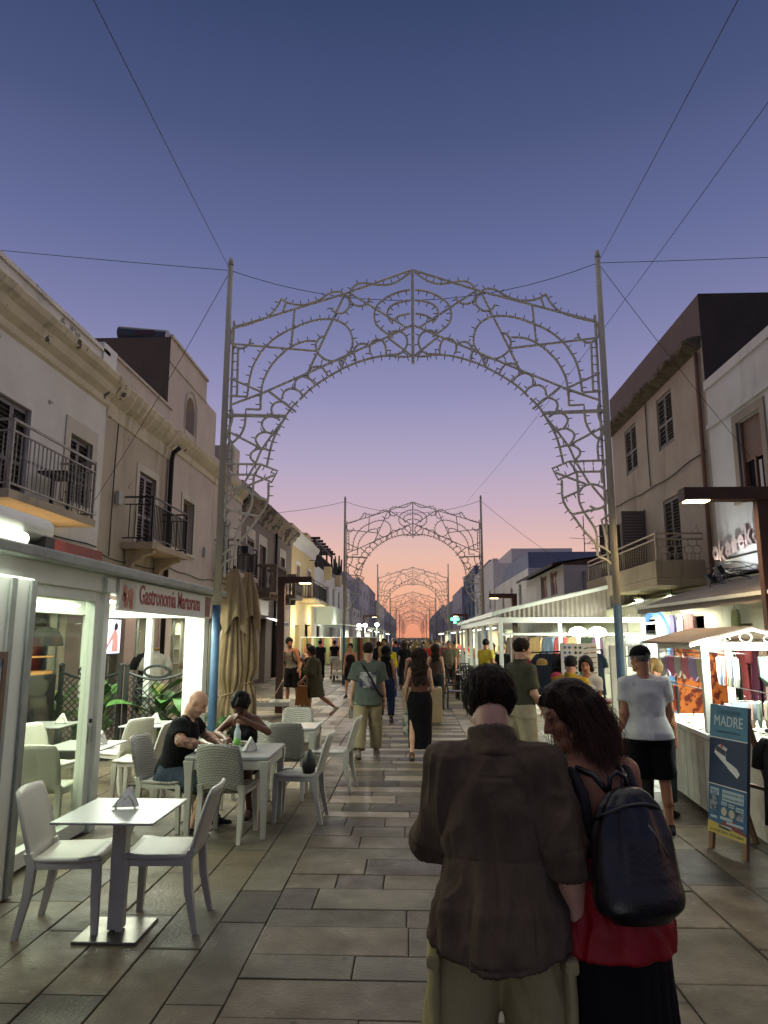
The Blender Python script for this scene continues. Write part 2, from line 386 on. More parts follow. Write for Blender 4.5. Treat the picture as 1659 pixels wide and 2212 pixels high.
def surround(root, m, X, sg, ya, yb, za, zb, w=.14, t=.03, name='window_surround', sill=True, topw=None):
    mb = MB(); x0, x1 = sorted((X - sg * .02, X + sg * t)); tw = topw or w
    mb.box((x0, ya - w, za), (x1, ya, zb)); mb.box((x0, yb, za), (x1, yb + w, zb)); mb.box((x0, ya - w, zb), (x1, yb + w, zb + tw))
    if sill:
        s0, s1 = sorted((X - sg * .02, X + sg * (t + .06))); mb.box((s0, ya - w - .03, za - .07), (s1, yb + w + .03, za))
    return mb.build(name, m, root)
def cornice(root, m, X, sg, y0, y1, prof, name='cornice', jag=0, seed=1):
    """prof: list of (out, z); swept along the facade with optional broken edge"""
    rr = random.Random(seed); rows = []; n = max(2, int((y1 - y0) / .16)) if jag else 2
    for i in range(n):
        yy = y0 + (y1 - y0) * i / (n - 1); j = rr.uniform(-jag, jag) if 0 < i < n - 1 else 0
        rows.append([(X + sg * (o + (j * (o > .05))), yy, z + (rr.uniform(-jag, jag) * .4 if jag and o > .05 else 0)) for o, z in prof])
    mb = MB(); mb.grid(rows); k = len(prof)
    mb.f.append(tuple(range(k))); mb.f.append(tuple(range((n - 1) * k, n * k)))
    return mb.build(name, m, root)
def balcony(root, ms, mr, X, sg, ya, yb, z, out, th=.14, h=1.0, nb=None, thick=.012, name='balcony', post=.02, corbel=False, knot=False):
    mb = MB(); x0, x1 = sorted((X - sg * .05, X + sg * out)); mb.box((x0, ya, z), (x1, yb, z + th))
    if corbel:
        xe = X + sg * (out - .06)
        for cy_ in (ya + .3, yb - .35):
            pr = [(X, z), (xe, z), (xe, z - .07), (X + sg * out * .6, z - .14), (X + sg * out * .55, z - .2), (X + sg * out * .25, z - .3), (X + sg * out * .2, z - .42), (X, z - .5)]
            mb.prism(pr, lambda a, b, c: (a, c, b), cy_ - .09, cy_ + .09)
    sl = mb.build(name, ms, root, bevel=.012)
    xf = X + sg * (out - .05); zt = z + th; a = ya + .05; b = yb - .05
    rl = MB()
    for zz, hh in ((zt + h, .035), (zt + .09, .025), (zt + h - .16, .02)):
        rl.bar((X, a, zz), (xf, a, zz), .03, hh); rl.bar((xf, a, zz), (xf, b, zz), .03, hh); rl.bar((X, b, zz), (xf, b, zz), .03, hh)
    for yy in (a, b): rl.bar((xf, yy, zt), (xf, yy, zt + h + .02), post * 2, post * 2)
    rl.build('railing', mr, sl)
    bm_ = MB(); bm_.cyl((0, 0, .09), (0, 0, h - .16), thick, n=6)
    if knot: bm_.lathe([(.004, -.04), (.022, -.015), (.022, .015), (.004, .04)], 6, (0, 0, h * .5))
    me = bm_.mesh('baluster'); me.materials.append(mr); inv = topof(root).matrix_basis.inverted()
    nb = nb or int((yb - ya) / .115)
    for i in range(1, nb):
        link('baluster', me, None, sl, inv @ Vector((xf, a + (b - a) * i / nb, zt)))
    ns = max(2, int(out / .13))
    for i in range(1, ns):
        for yy in (a, b): link('baluster', me, None, sl, inv @ Vector((X + sg * (out - .05) * i / ns, yy, zt)))
    return sl
def pipe(root, m, pts, r=.05, name='drainpipe'):
    return MB().tube(pts, r, 8).build(name, m, root, smooth=True)
def pane(root, m, X, sg, ya, yb, za, zb, inset=.12, name='window_pane', fr=None, mf=None, bars=1):
    x = X - sg * inset; mb = MB(); mb.box((min(x, x - sg * .01), ya, za), (max(x, x - sg * .01), yb, zb)); p = mb.build(name, m, root)
    if mf:
        f = MB(); x0, x1 = sorted((x + sg * .02, x - sg * .02)); w = .05
        f.box((x0, ya, za), (x1, ya + w, zb)); f.box((x0, yb - w, za), (x1, yb, zb)); f.box((x0, ya + w, za), (x1, yb - w, za + w)); f.box((x0, ya + w, zb - w), (x1, yb - w, zb))
        for i in range(bars):
            ym = ya + (yb - ya) * (i + 1) / (bars + 1); f.box((x0, ym - w / 2, za + w), (x1, ym + w / 2, zb - w))
        f.build('window_frame', mf, p)
    return p
# ================================================================ left side houses
M_cream = wallmat('cream_plaster', '#dad5c9', '#b3ac9d', '#86837e', .10, .65)
M_corn = wallmat('cornice_plaster', '#d2c6a6', '#999180', '#57534b', .09, 1.0)
M_tan = wallmat('tan_plaster', '#bcae97', '#928672', '#77726a', .08, .7)
M_beige = wallmat('beige_plaster', '#c5b7a8', '#a19284', None, 0, .55)
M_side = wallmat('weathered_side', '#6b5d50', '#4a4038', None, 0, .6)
M_trim = wallmat('pale_trim', '#c8bfad', '#a39a88', None, 0, .4)
M_shut = mat('brown_shutter', '#4f3f41', .45, c2='#3c3032', scale=8, bump=.1)
M_shut2 = mat('mauve_shutter', '#8d7c80', .5, c2='#71636a', scale=8, bump=.1)
M_dark = mat('dark_void', '#14110f', .9)
M_iron = mat('black_iron', '#1d1a1a', .5, metal=.3)
M_greyiron = mat('grey_painted_iron', '#a39c90', .5, c2='#776f64', scale=12)
M_red = mat('red_fascia', '#8c2e20', .55, c2='#6e2218', scale=4)
M_pinkwall = wallmat('shop_front_plaster', '#a8968a', '#8f7f74', None, 0, .2)
M_slab = wallmat('balcony_concrete', '#b3a48c', '#857761', None, 0, .8)
M_white = wallmat('white_plaster', '#dedbd4', '#bdb9b1', None, 0, .35)
M_grey = wallmat('grey_render', '#82756a', '#655a52', None, 0, .5)
M_yel = wallmat('yellow_plaster', '#d3bd8d', '#bba474', None, 0, .25)
M_pane = mat('window_glass', '#2a2830', .08, spec=.7)
XL, XR = -6.2, 6.0
h1 = thing('house', 'cream peeling house with pale balcony above the glazed restaurant booth', 'house', (XL, 5, 0))
facade(h1, 'wall', M_cream, XL, 1, -3, 13.6, 3.5, 6.5, [(9.95, 10.88, 3.85, 5.5), (12.2, 13.08, 4.25, 5.52)])
facade(h1, 'ground_floor_wall', M_pinkwall, XL, 1, -3, 13.6, 0, 3.3, [(8.6, 10.4, 0, 2.6), (10.9, 12.6, .0, 2.5)], .3)
MB().box((XL - .1, -3, 3.3), (XL + .12, 13.6, 3.5)).build('fascia_band', M_red, h1)
cornice(h1, M_corn, XL, 1, -3, 13.62, [(0, 6.45), (.05, 6.5), (.06, 6.62), (.16, 6.72), (.2, 6.86), (.3, 6.95), (.34, 7.05), (.3, 7.1), (0, 7.12)], jag=.012, seed=4)
MB().box((XL - .25, -3, 7.1), (XL + .1, 13.3, 7.42)).box((XL - .28, -3, 7.42), (XL + .14, 13.3, 7.5)).build('parapet', M_cream, h1)
MB().box((XL - .4, 13.0, 7.1), (XL + .14, 13.62, 7.62)).build('parapet_pillar', M_white, h1)
shutter(h1, M_shut, XL, 1, 9.97, 10.86, 3.86, 5.48, 28)
shutter(h1, M_shut, XL, 1, 12.22, 13.06, 4.27, 5.5, 24)
surround(h1, M_trim, XL, 1, 12.2, 13.08, 4.25, 5.52, .2, .025, topw=.28)
balcony(h1, M_slab, M_greyiron, XL, 1, 9.3, 12.0, 3.74, .68, .13, 1.0, 22, .011, knot=True)
MB().cbox((XL + .32, 11.4, 4.52), (.5, .7, .03)).cbox((XL + .32, 11.12, 4.2), (.05, .05, .62)).cbox((XL + .32, 11.68, 4.2), (.05, .05, .62)).build('balcony_table', M_iron, h1)
MB().cyl((XL - 1.2, 12.1, 7.75), (XL - 1.2, 12.9, 7.75), .22, n=14).build('roof_tank', mat('tank_grey', '#4a4c55', .4), h1)
h2 = thing('house', 'tan house with crumbling cornice and black iron balcony on curved brackets', 'house', (XL, 15.5, 0))
facade(h2, 'wall', M_tan, XL - .02, 1, 13.6, 17.35, 3.3, 6.6, [(15.55, 16.6, 3.9, 5.6)])
facade(h2, 'ground_floor_wall', M_pinkwall, XL - .02, 1, 13.6, 17.35, 0, 3.3, [(14.3, 15.3, 0, 2.4), (15.9, 16.9, 0, 2.4)], .3)
cornice(h2, M_corn, XL - .02, 1, 13.62, 17.4, [(0, 6.3), (.03, 6.32), (.06, 6.6), (.18, 6.72), (.28, 6.86), (.33, 7.0), (.28, 7.06), (0, 7.08)], jag=.035, seed=9)
MB().box((XL - .25, 13.62, 7.06), (XL + .06, 17.2, 7.58)).box((XL - .28, 13.62, 7.58), (XL + .1, 17.2, 7.64)).build('parapet', M_beige, h2)
shutter(h2, M_shut2, XL - .02, 1, 15.58, 16.57, 3.88, 5.58, 30)
surround(h2, M_trim, XL - .02, 1, 15.55, 16.6, 3.9, 5.6, .17, .02, sill=False)
balcony(h2, M_slab, M_iron, XL, 1, 14.75, 17.15, 3.72, .68, .14, .98, 24, .011, corbel=True)
pipe(h2, M_iron, [(XL + .3, 17.3, 6.62), (XL + .12, 17.34, 6.5), (XL + .08, 17.36, 6.3), (XL + .08, 17.38, .2)], .06)
h3 = thing('house', 'beige house with a tall roof storey, arched niche and solar tank', 'house', (XL, 20, 0))
facade(h3, 'wall', M_beige, XL, 1, 17.36, 25.2, 0, 6.7, [(18.62, 19.58, 4.1, 5.56), (22.6, 23.5, 3.9, 5.6), (18.2, 19.6, 0, 2.4), (20.6, 22.4, 0, 2.5)], .22)
cornice(h3, M_corn, XL, 1, 17.4, 25.2, [(0, 6.6), (.04, 6.62), (.05, 6.78), (.14, 6.86), (.24, 6.98), (.28, 7.08), (0, 7.1)])
MB().box((XL - .3, 17.12, 7.1), (XL - .02, 25.2, 7.5)).build('parapet', M_beige, h3)
# roof storey with an arched niche
mb = MB(); ym, rw = 18.98, .38; zb_, zs_ = 7.3, 8.15; x = XL - .03
seg = [(ym - rw, zb_), (ym - rw, zs_)] + [(ym - rw * math.cos(PI * i / 8), zs_ + rw * math.sin(PI * i / 8)) for i in range(1, 8)] + [(ym + rw, zs_), (ym + rw, zb_)]
mb.quad((x, 17.12, 7.0), (x, 20.4, 7.0), (x, 20.4, zb_), (x, 17.12, zb_))
mb.quad((x, 17.12, zb_), (x, ym - rw, zb_), (x, ym - rw, 9.55), (x, 17.12, 9.55)); mb.quad((x, ym + rw, zb_), (x, 20.4, zb_), (x, 20.4, 9.55), (x, ym + rw, 9.55))
for (a, b), (c, d) in zip(seg[1:-2], seg[2:-1]): mb.quad((x, a, b), (x, c, d), (x, c, 9.55), (x, a, 9.55))
for (a, b), (c, d) in zip(seg[:-1], seg[1:]): mb.quad((x, a, b), (x, c, d), (x - .3, c, d), (x - .3, a, b))
mb.quad((x - .3, ym - rw, zb_), (x - .3, ym + rw, zb_), (x - .3, ym + rw, 8.6), (x - .3, ym - rw, 8.6))
mb.quad((x, 20.4, 7), (x - 4, 20.4, 7), (x - 4, 20.4, 9.55), (x, 20.4, 9.55)); mb.quad((x, 17.12, 9.55), (x, 20.4, 9.55), (x - 4, 20.4, 9.55), (x - 4, 17.12, 9.55))
mb.build('roof_storey', M_beige, h3, recalc=False)
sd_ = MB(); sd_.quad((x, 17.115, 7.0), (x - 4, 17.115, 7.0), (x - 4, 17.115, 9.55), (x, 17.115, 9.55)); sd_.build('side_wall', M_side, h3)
MB().box((x - .05, 17.1, 9.55), (x + .05, 20.44, 9.62)).box((x, 17.12, 8.86), (x + .03, 20.42, 8.9)).build('coping', M_trim, h3)
MB().box((x - 3, 20.41, 7.1), (x - .02, 21.6, 8.92)).build('roof_stair_head', M_beige, h3); MB().box((x - 3, 24.2, 7.1), (x - .1, 25.1, 8.6)).build('roof_block', M_beige, h3)
MB().box((x - 2.6, 21.62, 7.1), (x - .5, 23.0, 8.5)).build('roof_cabin', M_side, h3)
o_ = [(ym - .5, 7.22), (ym - .5, 8.2)] + [(ym - .5 * math.cos(PI * i / 10), 8.2 + .5 * math.sin(PI * i / 10)) for i in range(1, 10)] + [(ym + .5, 8.2), (ym + .5, 7.22)]
MB().tube([(x + .01, a, b) for a, b in o_], .03, 4).box((x - .02, ym - .5, 7.2), (x + .05, ym + .5, 7.28)).build('niche_moulding', M_trim, h3)
tk = MB(); tk.cyl((x - 1.5, 17.4, 9.82), (x - .2, 17.4, 9.68), .17, n=18); autosmooth(tk.build('solar_tank', mat('tank_blue_grey', '#3c4250', .35, metal=.2), h3))
MB().box((x - 1.0, 17.215, 9.68), (x - .5, 17.225, 9.8)).build('tank_label', mat('tank_label', '#4a2c30', .5), h3)
surround(h3, M_trim, XL, 1, 18.62, 19.58, 4.1, 5.56, .15, .025)
pane(h3, M_side, XL, 1, 18.62, 19.58, 4.1, 5.56, .2, 'blind')
shutter(h3, M_shut, XL, 1, 22.62, 23.48, 3.92, 5.58, 22)
surround(h3, M_trim, XL, 1, 22.6, 23.5, 3.9, 5.6, .15, .025, sill=False)
b3 = balcony(h3, M_slab, M_iron, XL, 1, 21.8, 24.6, 3.72, .8, .14, 1.0, 22, .011)
MB().box((XL + .78, 22.2, 4.5), (XL + .98, 22.95, 4.72)).build('planter_box', mat('planter_black', '#18181a', .6), h3)
h4 = thing('house', 'grey rendered house with heavy stone cornice and two stone balconies', 'house', (XL, 30.5, 0))
facade(h4, 'wall', M_grey, XL - .03, 1, 25.2, 36, 0, 6.5, [(28.4, 29.7, 3.9, 5.6), (33, 34.2, 3.9, 5.6), (26.2, 27.4, 3.9, 5.5), (28, 30.2, 0, 2.6), (31.6, 34.2, 0, 2.6)], .25)
cornice(h4, wallmat('worn_stone', '#9c8c78', '#6e6254', '#4b443c', .2, .8), XL - .03, 1, 25.2, 36.1, [(0, 6.4), (.05, 6.45), (.08, 6.65), (.22, 6.75), (.26, 6.9), (.42, 7.0), (.46, 7.14), (0, 7.2)], jag=.03)
MB().box((XL - .3, 25.2, 7.2), (XL, 36, 7.56)).build('parapet', M_grey, h4)
for ya, yb in ((28.4, 29.7), (33, 34.2), (26.2, 27.4)):
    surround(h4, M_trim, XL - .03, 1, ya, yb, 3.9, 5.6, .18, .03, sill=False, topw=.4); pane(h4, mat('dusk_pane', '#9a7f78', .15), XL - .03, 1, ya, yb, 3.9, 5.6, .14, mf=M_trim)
M_stone = wallmat('balcony_stone', '#877a6b', '#655a4e', None, 0, .8)
for ya, yb in ((28.0, 30.3), (32.6, 34.8)):
    s = MB(); s.box((XL - .05, ya, 3.62), (XL + .8, yb, 3.8)).box((XL - .05, ya + .2, 3.4), (XL + .5, ya + .5, 3.62)).box((XL - .05, yb - .5, 3.4), (XL + .5, yb - .2, 3.62))
    s.box((XL + .66, ya, 4.62), (XL + .82, yb, 4.74)).box((XL, ya, 4.62), (XL + .66, ya + .14, 4.74)).box((XL, yb - .14, 4.62), (XL + .66, yb, 4.74))
    for yy in (ya, yb - .2): s.box((XL + .64, yy, 3.8), (XL + .8, yy + .2, 4.62))
    sl = s.build('balcony', M_stone, h4)
    bal = MB(); bal.lathe([(.05, 0), (.03, .06), (.075, .25), (.06, .4), (.03, .55), (.035, .7), (.05, .82)], 8); me = bal.mesh('baluster', True); me.materials.append(M_stone); inv = h4.matrix_basis.inverted()
    for i in range(8): link('baluster', me, None, sl, inv @ Vector((XL + .72, ya + .34 + i * (yb - ya - .68) / 7, 3.8)))
    for i in range(3): link('baluster', me, None, sl, inv @ Vector((XL + .15 + i * .2, ya + .07, 3.8)))
pipe(h4, M_iron, [(XL + .05, 31.7, 6.5), (XL + .05, 31.7, .2)], .06)
aw = MB()
aw.grid([[(XL + o, yy, z) for o, z in ((.02, 2.75), (.9, 2.45), (.9, 2.32))] for yy in (27.6, 30.6)]); aw.build('awning', mat('mauve_awning', '#6f6670', .8), h4, recalc=False)
MB().box((XL + .02, 28.2, 2.75), (XL + .06, 30.2, 3.35)).build('shop_sign_board', mat('pale_sign', '#a89c90', .5), h4)
h5 = thing('house', 'yellow house with white cornice and red and white striped shutters', 'house', (XL, 40, 0))
facade(h5, 'wall', M_yel, XL, 1, 36, 44.6, 0, 6.65, [(37.5, 38.8, 3.9, 5.7), (41.6, 43, 3.9, 5.8), (37.6, 39, 0, 2.5), (41, 43.4, 0, 2.6)], .2)
cornice(h5, M_white, XL, 1, 36.1, 44.6, [(0, 6.6), (.05, 6.65), (.1, 6.95), (.26, 7.1), (.34, 7.3), (0, 7.36)])
MB().box((XL - .3, 36, 7.36), (XL, 44.6, 7.7)).box((XL - .9, 42.6, 7.7), (XL - .2, 44.2, 8.15)).build('parapet', M_yel, h5)
M_redst = mat('red_shutter', '#a04444', .5)
for ya, yb in ((37.5, 38.8), (41.6, 43)):
    pane(h5, M_white, XL, 1, ya, yb, 3.9, 5.75, .1, 'shutter_board')
    inv = h5.matrix_basis.inverted(); me = MB().box((0, 0, 0), (.02, .1, 1.85)).mesh('stripe'); me.materials.append(M_redst)
    for i in range(4): link('stripe', me, None, h5, inv @ Vector((XL - .09, ya + .1 + i * (yb - ya - .3) / 3, 3.9)))
    surround(h5, M_white, XL, 1, ya, yb, 3.9, 5.75, .14, .03, sill=False)
balcony(h5, M_yel, M_iron, XL, 1, 38.2, 44.0, 3.72, .9, .2, 1.0, 26, .013)
MB().bar((XL, 42.2, 6.4), (XL + .45, 42.2, 6.4), .03, .03).lathe([(.03, 0), (.1, .05), (.13, .3), (.02, .42)], 6, (XL + .45, 42.2, 5.98)).build('wall_lantern', M_iron, h5)
h6 = thing('house', 'long white house with roof terrace pergola and cacti', 'house', (XL, 55, 0))
facade(h6, 'wall', M_white, XL, 1, 44.6, 70, 0, 6.45, [(47, 48.2, 4.0, 5.4), (51.2, 52.6, 3.9, 5.6), (55, 56.4, 3.9, 5.6), (59, 60.4, 3.9, 5.6), (63.5, 65, 3.9, 5.6), (46, 49, 0, 2.6), (53, 57, 0, 2.6), (60, 63, 0, 2.6)], .2)
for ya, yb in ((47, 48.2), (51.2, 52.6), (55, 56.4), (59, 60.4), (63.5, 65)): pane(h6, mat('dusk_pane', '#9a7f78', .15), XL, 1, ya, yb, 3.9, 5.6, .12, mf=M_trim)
mb = MB()
for i in range(7): mb.box((XL - 2.5, 45.2 + i * 1.5, 8.1), (XL + .25, 45.34 + i * 1.5, 8.26))
mb.box((XL - .15, 44.8, 7.96), (XL, 55, 8.1))
for i in range(4): mb.box((XL - .12, 45 + i * 3.2, 6.45), (XL, 45.12 + i * 3.2, 7.98))
for i in range(40): mb.box((XL - .08, 45 + i * .25, 6.45), (XL - .05, 45.03 + i * .25, 7.3))
mb.box((XL - .09, 45, 7.28), (XL - .03, 55, 7.34)); mb.build('pergola', mat('dark_timber', '#2a211d', .7), h6)
for yy in (49.5, 56.5): MB().box((XL - .02, yy, 5.9), (XL + .45, yy + 1, 6.75)).build('wall_planter', M_yel, h6)
def cactus(x, y, z, s, lab):
    c = MB(); rr = random.Random(int(y * 10))
    for i in range(7):
        a = rr.uniform(0, 6.28); q = rr.uniform(.1, .45) * s; h_ = rr.uniform(.6, 1.5) * s
        c.tube([(0, 0, 0), (math.cos(a) * q, math.sin(a) * q, .3 * s), (math.cos(a) * q * 1.2, math.sin(a) * q * 1.2, h_)], [.07 * s, .09 * s, .05 * s], 6)
    o = c.build('cactus', mat('cactus_green', '#2b3326', .7), smooth=True); o.location = (x, y, z); setp(o, lab, 'cactus', 'terrace cacti')
cactus(XL + .2, 57, 6.75, 1.2, 'tall branching cactus in a wall planter on the white house')
MB().box((XL + .02, 45.6, 2.7), (XL + 1.0, 52.6, 3.85)).build('sign_box', mat('pale_green_box', '#cfd8c4', .6), h6)
# distant left row
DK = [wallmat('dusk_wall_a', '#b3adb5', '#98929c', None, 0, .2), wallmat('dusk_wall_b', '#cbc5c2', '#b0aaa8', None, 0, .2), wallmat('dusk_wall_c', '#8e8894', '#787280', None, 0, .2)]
def distant(lab, sg, ya, yb, h, m, dx=0, up=0, cat='house'):
    X = (XL + dx) if sg > 0 else (XR - dx); t = thing('house', lab, cat, (X, (ya + yb) / 2, 0), group='distant houses')
    n = max(1, int((yb - ya) / 5)); ho = []
    for i in range(n):
        yc = ya + (i + .5) * (yb - ya) / n
        ho.append((yc - .6, yc + .6, 4.0, 5.4))
        if h > 7.6: ho.append((yc - .6, yc + .6, 6.6, 7.4))
    facade(t, 'wall', m, X, sg, ya, yb, 0, h, ho, .2)
    for q in ho: pane(t, M_pane, X, sg, q[0], q[1], q[2], q[3], .15, mf=M_trim)
    MB().box((min(X, X - sg * .4), ya, h), (max(X + sg * .03, X - sg * .4 + sg * .03), yb, h + .35)).build('parapet', m, t)
    if up: MB().box((min(X - sg * 1.5, X - sg * 6), ya + 1, h), (max(X - sg * 1.5, X - sg * 6), yb - 1.5, h + up)).build('roof_storey', m, t)
    return t
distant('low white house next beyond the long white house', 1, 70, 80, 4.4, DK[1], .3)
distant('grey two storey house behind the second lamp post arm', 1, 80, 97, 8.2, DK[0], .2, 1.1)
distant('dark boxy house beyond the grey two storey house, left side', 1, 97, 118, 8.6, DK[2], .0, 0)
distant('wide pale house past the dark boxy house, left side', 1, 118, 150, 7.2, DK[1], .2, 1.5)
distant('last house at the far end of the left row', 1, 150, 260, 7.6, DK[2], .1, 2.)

# cables and small boxes fixed to the walls
M_cab = mat('wall_cable', '#3a3733', .8); M_box = mat('meter_box_grey', '#a8a69c', .6)
for hh, X_, sg_n, pts in ((h1, XL, 1, [(5, 3.62), (8, 3.56), (10, 3.6), (13.5, 3.58)]), (h2, XL, 1, [(13.6, 3.5), (15, 3.42), (17.2, 3.5)]), (h2, XL, 1, [(14.1, 3.5), (14.1, 5.2), (14.15, 6.3)]), (h3, XL, 1, [(17.5, 3.6), (20, 3.52), (22, 3.58), (25, 3.55)]), (h4, XL, 1, [(25.4, 3.3), (30, 3.2), (35.8, 3.3)])):
    MB().tube([(X_ + .03, a, b + .02 * math.sin(a * 3)) for a, b in [tuple(q) for q in catmull(pts, 6)]], .014, 5).build('cable', M_cab, hh)
for hh, yy, z in ((h1, 11.6, 3.62), (h2, 14.3, 4.6), (h3, 20.6, 4.2), (h2, 17.0, 3.5)): MB().box((XL, yy, z), (XL + .08, yy + .2, z + .28)).build('junction_box', M_box, hh, bevel=.008)
# ================================================================ right side houses
M_wh2 = wallmat('chalk_plaster', '#cac7c2', '#a5a098', None, 0, .5)
M_b2 = wallmat('dun_plaster', '#aa9c8b', '#87796b', '#665d52', .07, .75)
M_par = wallmat('mauve_parapet', '#6c5a58', '#54464a', None, 0, .5)
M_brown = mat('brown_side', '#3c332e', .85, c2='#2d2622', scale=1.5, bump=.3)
M_shut3 = mat('grey_brown_shutter', '#5d544f', .6, c2='#4a423e', scale=8)
r1 = thing('house', 'white house with half-lowered brown roller shutter and raised letter sign', 'house', (XR, 11, 0))
facade(r1, 'wall', M_wh2, XR, -1, 2, 14.05, 3.0, 6.85, [(11.94, 12.84, 4.3, 5.74)], .2)
MB().box((XR - .05, 2, 5.98), (XR + .02, 14.05, 6.06)).box((XR - .04, 2, 6.8), (XR + .3, 14.05, 6.98)).build('string_course', M_wh2, r1)
surround(r1, wallmat('window_trim', '#94887a', '#7c7064', None, 0, .3), XR, -1, 11.94, 12.84, 4.3, 5.74, .16, .03)
M_roll = mat('brown_roller', '#6b4a36', .6, c2='#55392a', scale=5)
inv = r1.matrix_basis.inverted(); me = MB().box((0, 0, 0), (.02, .88, .05)).mesh('slat'); me.materials.append(M_roll)
fr_ = MB().box((XR + .05, 11.94, 4.3), (XR + .12, 12.0, 5.74)).box((XR + .05, 12.78, 4.3), (XR + .12, 12.84, 5.74)).box((XR + .05, 12.36, 4.3), (XR + .1, 12.42, 5.0)).build('roller_shutter', M_roll, r1)
for i in range(14): link('slat', me, None, fr_, inv @ Vector((XR + .07, 11.95, 5.69 - i * .055)))
pane(r1, M_pane, XR, -1, 11.98, 12.8, 4.32, 5.0, .14)
r2 = thing('house', 'three storey dun house with brown shutters and a walled corner balcony', 'house', (XR, 17.5, 0))
facade(r2, 'wall', M_b2, XR, -1, 14.05, 20.8, 2.9, 7.95, [(15.9, 16.9, 6.28, 7.55), (18.55, 19.55, 6.28, 7.55), (15.9, 16.9, 3.4, 5.05), (18.2, 20.4, 3.4, 5.1)], .12)
facade(r2, 'ground_floor_wall', wallmat('shop_cream', '#c4bca4', '#aaa28c', None, 0, .2), XR, -1, 14.05, 20.8, 0, 2.9, [(15, 17, 0, 2.3), (18, 19.6, 0, 2.3)], .3)
MB().box((XR, 14.05, 7.95), (XR + 7, 20.8, 8.92)).build('roof_parapet', M_par, r2)
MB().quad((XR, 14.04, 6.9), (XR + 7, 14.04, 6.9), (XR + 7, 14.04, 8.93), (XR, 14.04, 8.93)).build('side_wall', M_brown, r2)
cornice(r2, mat('broken_eave', '#3b342c', .95, c2='#6d604c', scale=5, bump=.8, bscale=12), XR, -1, 14.1, 20.8, [(0, 7.75), (.03, 7.78), (.28, 7.88), (.3, 7.95), (.1, 8.0), (0, 8.02)], 'broken_eave', .05, 5)
pipe(r2, mat('rust_pipe', '#6b4a38', .7), [(XR - .06, 14.25, 7.7), (XR - .06, 14.3, 2.9)], .045)
for ya, yb in ((15.9, 16.9), (18.55, 19.55)): shutter(r2, M_shut3, XR, -1, ya + .02, yb - .02, 6.3, 7.53, 22, inset=.02)
shutter(r2, M_shut3, XR, -1, 15.92, 16.88, 3.42, 5.03, 28, inset=.02)
for yy, a in ((18.2, -70), (20.4, 75)):
    mb = MB(); m_ = Matrix.Translation((XR - .02, yy, 3.42)) @ Matrix.Rotation(R(-90 + a * .9) if a < 0 else R(90 + a * .2), 4, 'Z')
    sh = MB().box((XR - .62, yy - .02, 3.42), (XR - .03, yy + .02, 5.05)).build('open_shutter', M_shut3, r2)
    sm = MB().cbox((0, 0, 0), (.5, .06, .012), 0, R(30)).mesh('slat'); sm.materials.append(M_shut2)
    for i in range(20): link('slat', sm, None, sh, r2.matrix_basis.inverted() @ Vector((XR - .32, yy - .01, 3.5 + i * .075)))
s = MB(); s.box((5.0, 14.75, 2.9), (XR + .03, 20.6, 3.06)).box((5.0, 14.75, 3.06), (5.12, 20.6, 3.42)).box((5.12, 14.75, 3.06), (XR + .03, 14.87, 3.42)); sl = s.build('balcony', wallmat('stained_concrete', '#a3947a', '#7d705a', '#4f4638', .09, .9), r2, bevel=.015)
M_brass = mat('brassy_rail', '#a3957a', .4, metal=.5)
rl = MB()
for zz in (3.98, 3.86): rl.bar((5.06, 14.81, zz), (5.06, 20.5, zz), .04, .03); rl.bar((5.06, 14.81, zz), (XR, 14.81, zz), .04, .03)
for yy in (14.81, 17.6, 20.5): rl.bar((5.06, yy, 3.42), (5.06, yy, 4.0), .05, .05)
rl.build('railing', M_brass, sl)
bs = MB(); bs.tube([(0, 0, .0), (0, .03, .1), (0, .05, .2), (0, 0, .32), (0, -.04, .42), (0, 0, .45)], .012, 5); me = bs.mesh('baluster', True); me.materials.append(M_brass)
inv = r2.matrix_basis.inverted()
for i in range(1, 34): link('baluster', me, None, sl, inv @ Vector((5.06, 14.81 + i * .17, 3.42)))
rg_ = MB(); rg_.tube([(.09 * math.cos(t), 0, .22 + .09 * math.sin(t)) for t in np.linspace(0, 2 * PI, 13)[:-1]], .01, 5, closed=True); rg_.cyl((-.05, 0, 0), (-.05, 0, .15), .01, n=5); rg_.cyl((.05, 0, 0), (.05, 0, .15), .01, n=5); rg_.cyl((0, 0, .31), (0, 0, .45), .01, n=5)
me = rg_.mesh('ring_baluster', True); me.materials.append(M_brass)
for i in range(5): link('ring_baluster', me, None, sl, inv @ Vector((5.2 + i * .17, 14.81, 3.42)))
# low row beyond
r3 = thing('house', 'low mauve walled house past the dun three storey house', 'house', (XR, 24, 0))
facade(r3, 'wall', wallmat('mauve_plaster', '#857880', '#6d626b', None, 0, .3), XR + .4, -1, 20.8, 27, 0, 4.3, [(22, 23, 0, 2.2)], .2)
r4 = thing('house', 'low house with dark tiled lean-to roof and pink-lit windows', 'house', (XR, 31, 0))
facade(r4, 'wall', M_wh2, XR - .3, -1, 27, 36, 0, 4.6, [(28.2, 29.6, 3.5, 4.5), (30.4, 31.8, 3.5, 4.5)], .15)
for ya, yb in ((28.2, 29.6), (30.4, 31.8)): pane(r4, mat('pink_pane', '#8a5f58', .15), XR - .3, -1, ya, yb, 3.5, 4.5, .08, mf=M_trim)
rt = MB(); rt.grid([[(XR - .75, yy, 4.5), (XR - .75, yy, 4.62), (XR + 4, yy, 5.3)] for yy in (26.8, 36.2)]); rt.build('tiled_roof', mat('dark_roof_tile', '#3a322f', .8, c2='#2a2523', scale=4), r4, recalc=False)
MB().quad((XR - .29, 26.99, 4.55), (XR + 4, 26.99, 4.55), (XR + 4, 26.99, 5.28), (XR - .29, 26.99, 4.62)).build('gable', M_par, r4)
